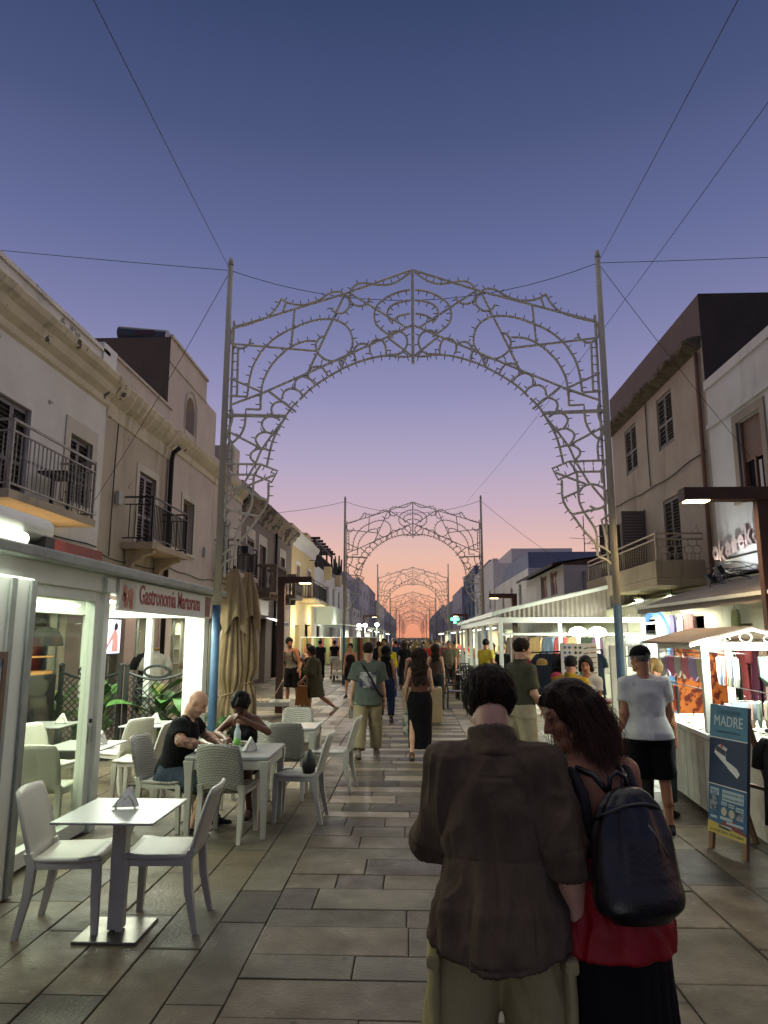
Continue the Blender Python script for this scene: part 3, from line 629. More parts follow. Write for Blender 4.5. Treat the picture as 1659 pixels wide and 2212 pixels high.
r5 = thing('house', 'tall pale blue-grey house with roof aerial on the right', 'house', (XR, 42, 0))
facade(r5, 'wall', M_wh2, XR, -1, 37, 52, 0, 5.4, [(39.5, 40.5, 3.3, 4.8), (43, 44, 3.3, 4.8), (47, 48, 3.3, 4.8)], .15)
for ya in (39.5, 43, 47): pane(r5, M_pane, XR, -1, ya, ya + 1, 3.3, 4.8, .1, mf=M_trim)
MB().box((XR + .1, 37.5, 5.4), (XR + 6, 48, 6.3)).build('roof_storey', wallmat('blue_grey_plaster', '#7d8296', '#6b7084', None, 0, .25), r5)
an = MB(); an.cyl((XR + 3.2, 38, 6.3), (XR + 3.2, 38, 8.3), .025, n=5)
an.bar((XR + 2.4, 38, 7.1), (XR + 4.0, 38, 7.0), .02, .02); an.bar((XR + 3.1, 37.6, 6.75), (XR + 4.1, 37.6, 6.7), .02, .02)
for i in range(8): an.bar((XR + 3.15 + i * .12, 37.6, 6.65), (XR + 3.15 + i * .12, 37.6, 6.85), .012, .012)
an.build('aerial', M_iron, r5)
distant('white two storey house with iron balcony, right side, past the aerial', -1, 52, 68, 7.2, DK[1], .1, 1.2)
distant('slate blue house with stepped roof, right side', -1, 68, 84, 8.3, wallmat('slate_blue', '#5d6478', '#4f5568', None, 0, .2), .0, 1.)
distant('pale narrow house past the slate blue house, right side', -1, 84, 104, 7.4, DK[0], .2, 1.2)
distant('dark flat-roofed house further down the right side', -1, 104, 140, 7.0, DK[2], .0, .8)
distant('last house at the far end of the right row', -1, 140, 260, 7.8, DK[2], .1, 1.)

for hh, pts in ((r2, [(14.2, 5.6), (17, 5.5), (20.7, 5.62)]), (r1, [(6, 2.98), (10, 2.96), (13.9, 3.02)]), (r2, [(17.6, 5.55), (17.62, 6.5), (17.6, 7.8)])):
    MB().tube([(XR - .03, a, b + .02 * math.sin(a * 3)) for a, b in [tuple(q) for q in catmull(pts, 6)]], .014, 5).build('cable', M_cab, hh)
# ================================================================ illumination arches
M_pole = wallmat('pole_timber', '#c2bba6', '#98917e', None, 0, .6)
M_poleblue = mat('blue_pole_paint', '#3a5b76', .6, c2='#2f4c64', scale=9, bump=.15)
M_arch = mat('arch_white_frame', '#e0d9c2', .6, c2='#c2bba4', scale=10)
M_sock = mat('bulb_socket', '#8a8474', .5)
M_bulb = mat('glass_bulb', '#6a6038', .15, spec=.8)
def unpx(px, py, Y=10.):
    u = px - 829.5; v = 1106 - py; cp, sp, c_, s_ = math.cos(CAM_P), math.sin(CAM_P), math.cos(CAM_YAW), math.sin(CAM_YAW)
    d = (-s_ * cp * 1530 + u * c_ + v * s_ * sp, c_ * cp * 1530 + u * s_ - v * c_ * sp, sp * 1530 + v * cp); t = Y / d[1]
    return d[0] * t, CAM_H + d[2] * t
def cA(p): return unpx((540 + p[0] * .30742) / 1.15732, (640 + p[1] * .30742) / 1.15732)
def cB(p): return unpx((540 + p[0] * .2079) / 1.15732, (980 + p[1] * .20796) / 1.15732)
# (curve points, smooth?, bulbs: 0 none, +1/-1 side, 2 both)
AC = [
 ([(140,580),(450,490),(1040,310),(1590,115)],0,0),
 ([(130,590),(280,550),(390,510),(450,470),(500,410),(530,350)],1,-1),
 ([(530,350),(570,375),(640,395),(720,395),(800,375),(860,345),(930,300),(1000,290),(1050,315),(1085,370),(1080,420),(1040,460),(990,468),(950,445),(940,420)],1,-1),
 ([(570,375),(545,455)],0,0),
 ([(1575,135),(1530,170),(1470,210),(1390,235),(1300,232),(1200,220),(1140,235),(1100,275),(1090,330),(1105,380),(1150,405),(1205,400),(1240,370),(1245,340)],1,1),
 ([(140,590),(125,620),(120,680),(140,725),(190,750),(240,740),(275,705),(280,675)],1,1),
 ([(135,715),(825,775)],0,0),([(180,760),(170,1140)],0,1),([(110,1140),(255,1145)],0,0),
 ([(255,1140),(270,1020),(300,900),(360,790),(430,710),(520,640),(620,590),(740,540),(850,515),(950,515),(1030,545),(1085,600),(1110,680),(1105,740),(1070,800),(1010,840),(940,855),(880,835),(830,790),(812,730),(825,690),(850,660),(890,650)],1,-1),
 ([(365,1170),(375,1060),(400,980),(450,890),(520,810),(600,745),(680,705),(750,690),(810,690)],1,-1),
 ([(640,430),(610,745)],0,0),([(1045,315),(745,950)],0,0),([(1090,305),(1550,585)],0,0),
 ([(1575,275),(1480,295),(1390,335),(1320,390),(1290,450),(1290,520),(1320,575),(1390,630),(1440,665)],1,-1),
 ([(1390,660),(1590,810)],0,0),
 ([(1575,360),(1480,380),(1420,410),(1395,450),(1400,500),(1440,550)],1,-1),
 ([(1440,520),(1500,485),(1575,470)],1,1),
 ([(1590,565),(1400,655),(1100,790),(760,945),(410,1100),(230,1170)],0,0),
 ([(1400,650),(1440,615),(1490,612),(1540,645),(1555,700),(1535,760),(1490,795),(1400,805)],1,-1),
 ([(1385,800),(1380,740),(1355,690),(1310,678),(1270,700),(1250,740),(1255,800)],1,1),
 ([(1250,740),(1225,720),(1180,712),(1140,735),(1120,780),(1140,850)],1,1),
 ([(1110,790),(1060,815),(1020,910)],1,1),([(1000,850),(1020,910)],0,0),
 ([(910,975),(870,915),(820,898),(770,915),(750,960),(755,1000)],1,1),
 ([(800,1040),(765,1000),(700,980),(650,1010),(640,1060),(650,1090)],1,1),
 ([(700,1130),(670,1095),(600,1078),(550,1110),(540,1160)],1,1),
 ([(1590,810),(1530,820),(1410,810),(1310,820),(1190,850),(1060,900),(940,965),(830,1035),(740,1105),(680,1170)],1,2),
 ([(115,995),(365,1105)],0,0),([(425,1095),(520,1170)],0,0)]
BC = [
 ([(985,110),(900,200),(830,300),(760,430),(700,540),(655,680),(610,890)],1,2),
 ([(840,300),(690,490),(540,700),(470,870),(310,1140)],0,0),
 ([(110,270),(850,285)],0,0),([(110,290),(850,300)],0,0),([(535,0),(535,210)],0,1),([(535,210),(360,205),(355,290)],0,0),
 ([(180,155),(600,0)],0,0),([(640,0),(960,240)],0,0),
 ([(355,290),(345,400),(310,490),(270,545),(190,620)],1,1),
 ([(175,170),(200,250),(195,330),(160,440),(140,500),(150,560),(190,620),(210,700),(200,860)],1,1),
 ([(900,200),(830,130),(760,115),(690,150),(665,210),(690,280)],1,1),
 ([(770,340),(700,300),(620,300),(560,350),(555,410),(600,480)],1,1),
 ([(700,520),(640,490),(560,485),(490,530),(480,590),(530,670)],1,1),
 ([(640,700),(560,680),(480,690),(420,740),(420,800),(470,850)],1,1),
 ([(150,475),(560,690)],0,0),
 ([(110,865),(540,870),(740,950),(670,1085),(460,995),(160,995)],0,1),([(540,870),(460,990)],0,0),([(350,1140),(700,1000)],0,0),
 ([(115,890),(170,980),(165,1130)],0,0),
 ([(455,1000),(440,1240),(430,1350),(390,1450),(320,1560),(250,1680),(230,1800),(230,1990)],1,1),
 ([(630,1090),(625,1290),(580,1410),(500,1520),(380,1690),(260,1830),(235,1920)],1,-1),
 ([(450,1230),(610,1300)],0,1),
 ([(430,1240),(380,1170),(280,1145),(170,1180),(110,1260),(110,1350),(160,1415),(240,1435),(310,1400)],1,1),
 ([(110,1375),(280,1160)],0,0),([(215,1435),(510,1495)],0,0),
 ([(95,1510),(175,1565),(150,1680),(130,1800),(125,1900)],0,1),
 ([(75,1960),(150,1900),(230,1860)],1,0),([(60,2100),(120,2040),(220,2000)],1,0)]
XM = .03
curves = []
for src, fn in ((AC, cA), (BC, cB)):
    for pts, sm, bl in src:
        q = [fn(p) for p in pts]; q = [(a - XM, b) for a, b in q]
        if sm: q = [tuple(v) for v in catmull(q, 4)]
        curves.append((q, bl))
frame = MB(); bulbs = []
for q, bl in curves:
    for sgn in (1, -1):
        P = [(a * sgn, 0, b) for a, b in q]
        frame.tube(P, .0185, 5)
        if not bl: continue
        acc = .06
        for (a, _, b), (c, _, d) in zip(P[:-1], P[1:]):
            ln = math.hypot(c - a, d - b)
            while acc < ln:
                t = acc / ln; dx, dz = (c - a) / ln, (d - b) / ln
                nx, nz = -dz, dx
                for sd2 in ((1, -1) if bl == 2 else (bl,)):
                    k = sd2 * sgn * -1
                    bulbs.append((a + (c - a) * t, b + (d - b) * t, math.atan2(nz * k, nx * k)))
                acc += .132
            acc -= ln
frame.bar((0, 0, 7.36), (0, 0, 5.86), .045, .045)
frame.cyl((-2.72, .03, 2.7), (-2.72, .03, 6.6), .02, n=5); frame.cyl((2.72, .03, 2.7), (2.72, .03, 6.6), .02, n=5)
frame_me = frame.mesh('frame'); frame_me.materials.append(M_arch)
bm1 = MB(); bm1.cyl((.012, 0, 0), (.05, 0, 0), .0085, .0075, 6); bm1.cyl((.05, 0, 0), (.078, 0, 0), .0085, .004, 6)
bulb_me = bm1.mesh('bulb'); bulb_me.materials.append(M_sock)
def pole_mesh(b):
    m = MB(); m.cyl((0, 0, b), (0, 0, 7.5), .056, .042, 10); m.cyl((0, 0, 7.5), (0, 0, 7.62), .046, .03, 10); return m.mesh('pole', True)
pole_me = pole_mesh(2.3); pole_me.materials.append(M_pole)
pb = MB(); pb.cyl((0, 0, 0), (0, 0, 2.3), .062, .058, 10); poleb_me = pb.mesh('painted_pole_foot', True); poleb_me.materials.append(M_poleblue)
bulk = MB()
for i, (a, b, t) in enumerate(bulbs):
    m_ = Matrix.Translation((a, 0, b)) @ Matrix.Rotation(-t, 4, 'Y'); bulk.add([m_ @ Vector(p) for p in bm1.v], bm1.f)
bulk_me = bulk.mesh('bulbs'); bulk_me.materials.append(M_sock)
ARCH = [(10, 'nearest and largest scrollwork light arch spanning the street'), (28.8, 'second light arch, its feet blue, framed inside the nearest arch'), (56.3, 'third light arch down the street against the orange sky'), (87, 'fourth light arch down the street'), (118, 'fifth light arch, deep down the street'), (150, 'sixth light arch, deep down the street'), (183, 'seventh light arch near the end of the street'), (218, 'farthest small light arch at the end of the street')]
order = list(range(len(bulbs))); random.Random(5).shuffle(order)
keep = set(order[:300])
for k, (Y, lab) in enumerate(ARCH):
    t = thing('light_arch', lab, 'arch', (XM, Y, 0), 0, 'festive light arches along the street')
    for sx_ in (-2.8, 2.8):
        p_ = link('pole', pole_me, None, t, (sx_, 0, 0), (0, 0, 0)); link('painted_foot', poleb_me, None, p_)
    link('frame', frame_me, None, t)
    if k == 0:
        rest = MB()
        for i, (a, b, tt) in enumerate(bulbs):
            if i in keep: link('bulb', bulb_me, None, t, (a, 0, b), (0, -tt, 0))
            else:
                m_ = Matrix.Translation((a, 0, b)) @ Matrix.Rotation(-tt, 4, 'Y'); rest.add([m_ @ Vector(p) for p in bm1.v], bm1.f)
        rest.build('bulbs', M_sock, t, local=True, kind='stuff')
    elif k < 5:
        o = link('bulbs', bulk_me, None, t); o['kind'] = 'stuff'
# guy wires
M_wire = mat('black_wire', '#2a2a36', .7)
def wire(lab, a, b, sag=.05, r=.0052):
    a = Vector(a); b = Vector(b); pts = []
    for i in range(17):
        t = i / 16; p = a.lerp(b, t); p.z -= sag * 4 * t * (1 - t); pts.append(p)
    mb = MB(); mb.tube(pts, r, 4); top(mb, 'guy_wire', M_wire, lab, 'wire', tuple(a), 'guy wires of the light arches')
PL, PR_ = Vector((-2.77, 10, 7.42)), Vector((2.83, 10, 7.42))
wire('wire strung across the top of the nearest arch', PL, PR_, .55)
wire('wire from the left pole top of the nearest arch running left', PL, (-12, 9.6, 8.4), .05)
wire('wire from the left pole top rising toward the upper left corner', PL, (-1.5, -2, 4.9), .05, .004)
wire('wire from the left pole top slanting down to the tan house', PL, (-6.1, 13.0, 4.3), .1)
wire('wire from the right pole top running off to the right', PR_, (12, 10.4, 7.9), .05)
wire('wire from the right pole top rising toward the upper right corner', PR_, (1.62, -2, 4.85), .05, .004)
wire('long wire passing behind the right pole up to the right edge', (2.25, 28.8, 7.35), (4.92, -3.2, 8.6), .45, .005)
wire('wire from the right pole top slanting down across the dun house', PR_, (5.98, 12.4, 5.0), .05)
wire('wire strung across the top of the second arch', (-2.77, 28.8, 7.4), (2.83, 28.8, 7.4), .5, .008)
wire('wire from the second arch to the grey house', (-2.77, 28.8, 7.4), (-6.1, 26, 6.4), .1, .008)
wire('wire from the second arch to the houses on the right', (2.83, 28.8, 7.4), (6.5, 31, 5.1), .1, .008)
# ================================================================ restaurant booth (glazed veranda)
M_alu = mat('white_aluminium', '#d8dbd0', .38, c2='#c2c5ba', scale=2, amt=.3, spec=.5)
M_alud = mat('grey_gutter', '#8f938c', .45, c2='#6f736d', scale=5)
M_glass = glassmat('booth_glass', '#f4f8f2', .035)
M_tube = emit('lit_tube', (.92, 1, .82), 9)
M_signw = mat('sign_white', '#d8d6cc', .4)
M_redtxt = mat('sign_red', '#9a2320', .5)
bt = thing('restaurant_booth', 'white framed glazed restaurant booth with red lettered sign', 'booth', (-4.2, 8, 0))
BX = -3.2; BR = -5.35
for x, y, w, d in ((BX, 7.18, .16, .13), (BX, 10.78, .14, .22), (BR, 5.2, .12, .12), (BR, 8.6, .1, .12), (BR, 11.6, .12, .12), (BX, 5.0, .2, .2), (-4.3, 11.6, .1, .12)):
    MB().box((x - w / 2, y - d / 2, 0), (x + w / 2, y + d / 2, 2.4)).build('post', M_alu, bt, bevel=.008)
MB().box((BX - .3, 10.9, 0), (BX - .02, 11.0, 2.2)).build('post', M_alu, bt, bevel=.008)
MB().box((-3.5, 3.4, 0), (-2.93, 5.42, 2.3)).build('end_panel', M_alu, bt, bevel=.02)
MB().box((-2.925, 5.05, .02), (-2.905, 5.12, 2.28)).box((-2.925, 5.32, .02), (-2.905, 5.4, 2.28)).build('panel_batten', M_alud, bt)
MB().box((BX - .09, 3.4, 2.3), (BX + .09, 11.05, 2.5)).build('front_beam', M_alu, bt, bevel=.01)
MB().box((BR - .06, 4.9, 2.2), (BR + .06, 11.66, 2.42)).build('rear_beam', M_alu, bt, bevel=.01)
MB().box((BR + .06, 11.52, 2.16), (BX - .09, 11.62, 2.4)).build('end_beam', M_alu, bt, bevel=.01)
rf = MB(); rf.grid([[(BX + .2, yy, 2.5), (BX + .22, yy, 2.56), (BR - .4, yy, 2.74), (BR - .4, yy, 2.68)] for yy in (3.4, 11.2)], False)
rf.quad((BX + .2, 3.4, 2.5), (BX + .2, 11.2, 2.5), (BR - .4, 11.2, 2.68), (BR - .4, 3.4, 2.68)); rf.build('roof', mat('roof_panel_white', '#c4c8bc', .5), bt, recalc=False)
MB().box((BX + .09, 3.4, 2.47), (BX + .24, 11.25, 2.57)).build('gutter', M_alud, bt, bevel=.02)
# rolled awning over the near corner
MB().cyl((BX + .1, 3.2, 2.72), (BX + .1, 5.75, 2.72), .11, n=14).build('rolled_awning', M_alu, bt, smooth=True)
MB().box((BX + .02, 5.6, 2.52), (BX + .22, 5.75, 2.66)).build('awning_bracket', M_iron, bt)
MB().cyl((BX + .2, 3.4, 2.6), (BX + .2, 5.3, 2.6), .05, n=10).build('lit_tube', M_tube, bt)
# sliding door leaf standing at the left opening
dl = MB()
for ya, yb in ((5.5, 5.6), (6.98, 7.09)): dl.box((BX - .05, ya, .03), (BX + .05, yb, 2.3))
dl.box((BX - .05, 5.6, 2.2), (BX + .05, 6.98, 2.3)).box((BX - .05, 5.6, .03), (BX + .05, 6.98, .16)); d_ = dl.build('glazed_door', M_alu, bt, bevel=.006)
MB().box((BX - .006, 5.6, .16), (BX + .006, 6.98, 2.2)).build('pane', M_glass, d_)
MB().cyl((BX + .05, 7.03, 1.05), (BX + .065, 7.03, 1.05), .02, n=12).build('lock', M_iron, d_)
MB().box((BX + .05, 7.0, .85), (BX + .075, 7.05, 1.0)).build('handle', M_alud, d_)
MB().box((BX + .09, 7.05, 2.3), (BX + .13, 7.25, 2.44)).build('junction_box', M_alu, bt)
# sign
sg_ = MB().box((BX + .1, 7.33, 2.13), (BX + .14, 10.7, 2.455)).build('sign_panel', M_signw, bt, bevel=.004)
text('lettering', 'Gastronomia Martorana', M_redtxt, sg_, (BX + .144, 7.86, 2.225), (PI / 2, 0, PI / 2), .30, .78, ext=.0015, offset=.004)
M_or = mat('print_orange', '#c06a40', .5, c2='#8f4426', scale=14); M_or2 = mat('print_red', '#8a2f20', .5, c2='#4a1a14', scale=30)
MB().box((BX + .139, 7.36, 2.15), (BX + .142, 7.76, 2.44)).build('printed_picture', mat('print_grey', '#bdb6aa', .5), sg_)
for yy, zz, r_ in ((7.46, 2.34, .065), (7.5, 2.22, .06), (7.62, 2.3, .075), (7.44, 2.27, .05), (7.64, 2.2, .05)): MB().cyl((BX + .142, yy, zz), (BX + .1445, yy, zz), r_, n=14).build('printed_fruit', M_or, sg_)
MB().box((BX + .139, 10.42, 2.15), (BX + .143, 10.68, 2.44)).build('printed_picture', M_or2, sg_)
# tubes inside
for x, ya, yb, z in ((BR + .12, 9.2, 11.0, 2.34), (BX - .16, 7.6, 10.4, 2.24), (BR + .12, 6, 7.8, 2.34)):
    MB().cyl((x, ya, z), (x, yb, z), .02, n=8).build('lit_tube', M_tube, bt)
lamp('booth_light', 'AREA', (-4.25, 9.2, 2.44), 230, GREENW, 1.6, (0, 0, 0), 4.2, parent=bt)
lamp('booth_light', 'AREA', (-4.25, 6.2, 2.44), 130, GREENW, 1.6, (0, 0, 0), 2.2, parent=bt)
lamp('awning_light', 'AREA', (BX + .34, 4.4, 2.55), 30, GREENW, .1, (0, R(-35), 0), 2.0, parent=bt)
lamp('front_light', 'AREA', (BX + .16, 9.0, 2.1), 40, GREENW, .1, (0, R(-30), 0), 3.0, parent=bt)
# poster frame on the end panel
pf = MB(); pf.box((-2.93, 4.62, 1.0), (-2.89, 4.68, 1.75)).box((-2.93, 5.0, 1.0), (-2.89, 5.05, 1.75)).box((-2.93, 4.68, 1.7), (-2.89, 5.0, 1.75)).box((-2.93, 4.68, 1.0), (-2.89, 5.0, 1.05))
ps = thing('framed_poster', 'wooden framed menu poster on the white end panel of the booth', 'poster', (-2.92, 4.83, 1.0)); pf.build('frame', mat('brown_frame', '#6b4a34', .6, c2='#54382a', scale=9), ps); MB().box((-2.928, 4.68, 1.05), (-2.9, 5.0, 1.7)).build('print', mat('teal_print', '#b9c4c4', .5, c2='#2f6b78', scale=5, contrast=3), ps)
# lattice screens with planter trough
M_latt = mat('dark_green_lattice', '#141a18', .5)
M_troughm = mat('trough_black', '#1c1d1c', .6)
def lattice(x0, lab):
    t = thing('lattice_screen', lab, 'screen', (x0, 11.25, 0), group='lattice screens'); w, h0, h1_ = .95, .2, 1.18
    f = MB(); f.box((-.03, -.03, 0), (.03, .03, 1.4)).box((w - .03, -.03, 0), (w + .03, .03, 1.4)).box((.03, -.02, h0), (w - .03, .02, h0 + .04)); f.lathe([(.045, 0), (.045, .03), (.0, .06)], 8, (0, 0, 1.4)); f.lathe([(.045, 0), (.045, .03), (0, .06)], 8, (w, 0, 1.4))
    pts = [(.03, 0, h1_ + .12)] + [(.03 + (w - .06) * i / 12, 0, h1_ + .12 - .1 * math.sin(PI * i / 12)) for i in range(1, 12)] + [(w - .03, 0, h1_ + .12)]; f.tube(pts, .022, 6)
    f.tube([(w / 2 + .2 * math.cos(a), 0, h1_ + .14 + .09 * math.sin(a)) for a in np.linspace(0, 2 * PI, 21)[:-1]], .022, 6, closed=True); f.build('frame', M_latt, t, local=True)
    sp_ = .1
    for s_ in (1, -1):
        for k in range(-10, 12):
            pts = []
            # line x = a + s*(z-h0)
            for z in np.linspace(h0, h1_ + .06, 24):
                x = k * sp_ + s_ * (z - h0)
                if .03 <= x <= w - .03: pts.append((x, s_ * .005, z))
            if len(pts) > 2: MB().bar(pts[0], pts[-1], .01, .024, (0, 1, 0)).build('slat', M_latt, t, local=True)
    MB().box((.05, -.18, 0), (w - .05, .18, .22)).build('trough', M_troughm, t, local=True)
lattice(-5.55, 'green lattice screen in the booth seen through the door glass'); lattice(-4.5, 'green lattice screen in the booth under the lettered sign')
# big-leaved plants
M_leaf = mat('banana_leaf', '#4d7a2e', .45, c2='#2f5520', scale=7, spec=.5); M_leafy = mat('yellow_leaf', '#8f8a35', .5, c2='#5f6a28', scale=6); M_stem = mat('plant_stem', '#5a6a34', .6)
def leaf_mb(L_, w, bend, n=8):
    rows = []
    for i in range(n + 1):
        t = i / n; ww = w * math.sin(PI * min(t * .94 + .06, 1)) ** .7; y_ = L_ * (t - bend * t * t * .5); z_ = L_ * (.9 * t - bend * t * t)
        rows.append([(-ww / 2, y_, z_ + ww * .12), (0, y_, z_), (ww / 2, y_, z_ + ww * .12)])
    return MB().grid(rows)
leafm = {}
def plant(x, y, lab, n, L_, seed, z0=0, mats=None, name='banana_plant', cat='plant', wf=.28):
    rr = random.Random(seed); t = thing(name, lab, cat, (x, y, z0), group='plants by the booth'); MB().tube([(0, 0, 0), (.02, 0, L_ * .5), (0, .02, L_ * .9)], [.05, .04, .02], 7).build('stem', M_stem, t, local=True)
    for i in range(n):
        ll = L_ * rr.uniform(.6, 1.0); mm = rr.choice(mats or [M_leaf, M_leaf, M_leafy]); me = leaf_mb(ll, ll * wf, rr.uniform(.5, 1.1)).mesh('leaf', True); me.materials.append(mm)
        link('leaf', me, None, t, (0, 0, L_ * rr.uniform(.25, .85)), (rr.uniform(-.25, .25), rr.uniform(-.2, .2), i * 2.4 + rr.uniform(-.3, .3)))
plant(-5.3, 12.0, 'banana plant with broad leaf behind the door-side lattice screen', 8, 1.05, 1)
plant(-4.2, 12.1, 'yellowing banana plant behind the lattice screen under the sign', 8, 1.0, 2, mats=[M_leafy, M_leaf])
plant(-3.65, 11.5, 'green leafy plant between lattice screen and far booth post', 9, .95, 3, mats=[M_leaf])
plant(-3.15, 12.4, 'low leafy plant beside the blue pole foot', 9, .75, 4, mats=[M_leaf], wf=.2)
plant(-5.0, 11.6, 'leafy plant between the two lattice screens', 9, 1.1, 8, mats=[M_leaf])
plant(-5.7, 11.6, 'leafy plant at the wall end of the lattice screens', 8, 1.0, 9)
plant(-4.05, 11.55, 'tall leafy plant right behind the sign-side screen', 9, 1.15, 7, mats=[M_leaf, M_leafy])
plant(-3.05, 11.3, 'low spreading plant in front of the folded parasols', 8, .6, 5, mats=[M_leaf], wf=.2)
# shop front details behind the booth
M_scr = emit('lit_screen', (.75, .78, 1.0), 1.6)
tv = thing('advert_screen', 'tall lit advertising screen on the shop wall behind the booth', 'screen', (XL, 14.5, 1.5)); MB().box((XL + .02, 14.12, 1.5), (XL + .07, 14.86, 2.24)).build('casing', M_iron, tv); MB().box((XL + .07, 14.15, 1.53), (XL + .075, 14.83, 2.21)).build('display', M_scr, tv)
M_skinp = emit('screen_figure', (.7, .35, .3), .7)
MB().prism([(14.42, 1.56), (14.74, 1.56), (14.7, 1.9), (14.6, 2.0), (14.56, 2.1), (14.5, 2.0), (14.2, 1.7), (14.2, 1.62), (14.45, 1.82)], lambda a, b, c: (c, a, b), XL + .076, XL + .078).build('display_figure', M_skinp, tv)
MB().prism([(14.5, 2.0), (14.66, 2.0), (14.68, 2.1), (14.6, 2.16), (14.5, 2.1)], lambda a, b, c: (c, a, b), XL + .079, XL + .081).build('display_hair', mat('print_dark', '#1c1214', .6), tv)
M_shopin = mat('shop_interior', '#c9d6c2', .7, c2='#8fa090', scale=6, contrast=2)
for ya, yb, nm in ((14.3, 15.3, h2), (15.9, 16.9, h2), (18.2, 19.6, h3), (20.6, 22.4, h3), (8.6, 10.4, h1), (10.9, 12.6, h1)):
    pane(nm, M_glass, XL, 1, ya, yb, 0, 2.4, .16, 'shop_door_glass', mf=M_alud, bars=1)
    MB().box((XL - .86, ya, .0), (XL - .84, yb, 2.5)).build('shop_back_wall', M_shopin, nm)
    for zz in (.7, 1.1, 1.5, 1.9):
        MB().box((XL - .84, ya + .05, zz), (XL - .6, yb - .05, zz + .025)).build('shelf', M_white, nm)
for yy in (15.8, 19.0, 21.5, 11.7, 9.5): lamp('shop_light', 'AREA', (XL - .45, yy, 2.3), 24, GREENW, .5, (0, 0, 0), .9)
for yy, pw in ((19.5, 60), (23.5, 60), (29, 60), (33.5, 50)): lamp('shop_spill', 'AREA', (XL + .6, yy, 2.7), pw, (1, .92, .68), .5, (0, R(-25), 0), 2)
lamp('shop_spill', 'AREA', (XL + .5, 15.6, 3.2), 40, (1, .9, .75), .4, (0, 0, 0), 3)
lamp('shop_spill', 'AREA', (XL + .4, 10.6, 3.1), 12, (1, .66, .32), .3, (PI, 0, 0), 2.4)
MB().box((XL + .02, 13.0, .0), (XL + .3, 13.9, .1)).build('door_step', M_slab, h1)
oven = thing('food_display', 'dark arched food display cabinet at the back of the booth', 'cabinet', (-5.85, 10.6, 0)); MB().box((-.3, -.5, 0), (.3, .5, 1.3)).build('body', M_iron, oven, local=True, bevel=.02)
MB().prism([(-.55, 1.72), (-.5, 1.85), (-.3, 1.98), (0, 2.02), (.3, 1.98), (.5, 1.85), (.55, 1.72)], lambda a, b, c: (c, a, b), -.3, .35).build('hood', M_iron, oven, local=True)
MB().box((-.2, -.45, 1.3), (.25, .45, 1.34)).box((-.2, -.45, 1.55), (.25, .45, 1.57)).build('shelf', mat('amber_shelf', '#b07a3a', .5), oven, local=True)
lamp('food_light', 'POINT', (-5.75, 10.6, 1.66), 2.2, WARM, .1)
# mannequins
def mannequin(x, y, rz, lab, top_m, lower_m):
    t = thing('mannequin', lab, 'mannequin', (x, y, 0), rz, 'shop mannequins')
    tr = MB().lathe([(.13, .95), (.16, 1.0), (.13, 1.2), (.17, 1.38), (.2, 1.45), (.16, 1.53), (.06, 1.56), (.05, 1.62)], 16, sy=.65); tr.build('torso', top_m, t, local=True, smooth=True)
    for s_ in (-1, 1): MB().tube([(s_ * .17, 0, 1.47), (s_ * .22, 0, 1.36), (s_ * .24, .02, 1.26)], [.065, .07, .075], 10).build('sleeve', top_m, t, local=True, smooth=True)
    MB().lathe([(.05, 0), (.055, .04), (0.02, .05)], 10, (0, 0, 1.61)).build('neck_cap', mat('brass_cap', '#a8823c', .3, metal=.8), t, local=True, smooth=True)
    MB().lathe([(.16, .5), (.19, .75), (.16, 1.0)], 16, sy=.7).build('garment', lower_m, t, local=True, smooth=True)
    MB().cyl((0, 0, .03), (0, 0, .7), .02, n=8).lathe([(.18, 0), (.18, .02), (.02, .04)], 14).build('stand', M_iron, t, local=True)
M_wcl = mat('white_cloth', '#cfc9ba', .9, c2='#b5ae9e', scale=9, bump=.3); M_bkcl = mat('black_cloth', '#141315', .85, c2='#1e1c1f', scale=12, bump=.25, bscale=120)
mannequin(-4.75, 13.2, .3, 'headless mannequin in loose white top beside the plants', M_wcl, M_wcl)
mannequin(-5.05, 13.5, .1, 'headless mannequin in dark top behind the white-topped one', M_bkcl, M_bkcl)
mannequin(-4.3, 14.0, -.2, 'mannequin in pale frilled dress near the far booth post', mat('blush_cloth', '#c9b3a0', .9), mat('blush_cloth', '#c9b3a0', .9))
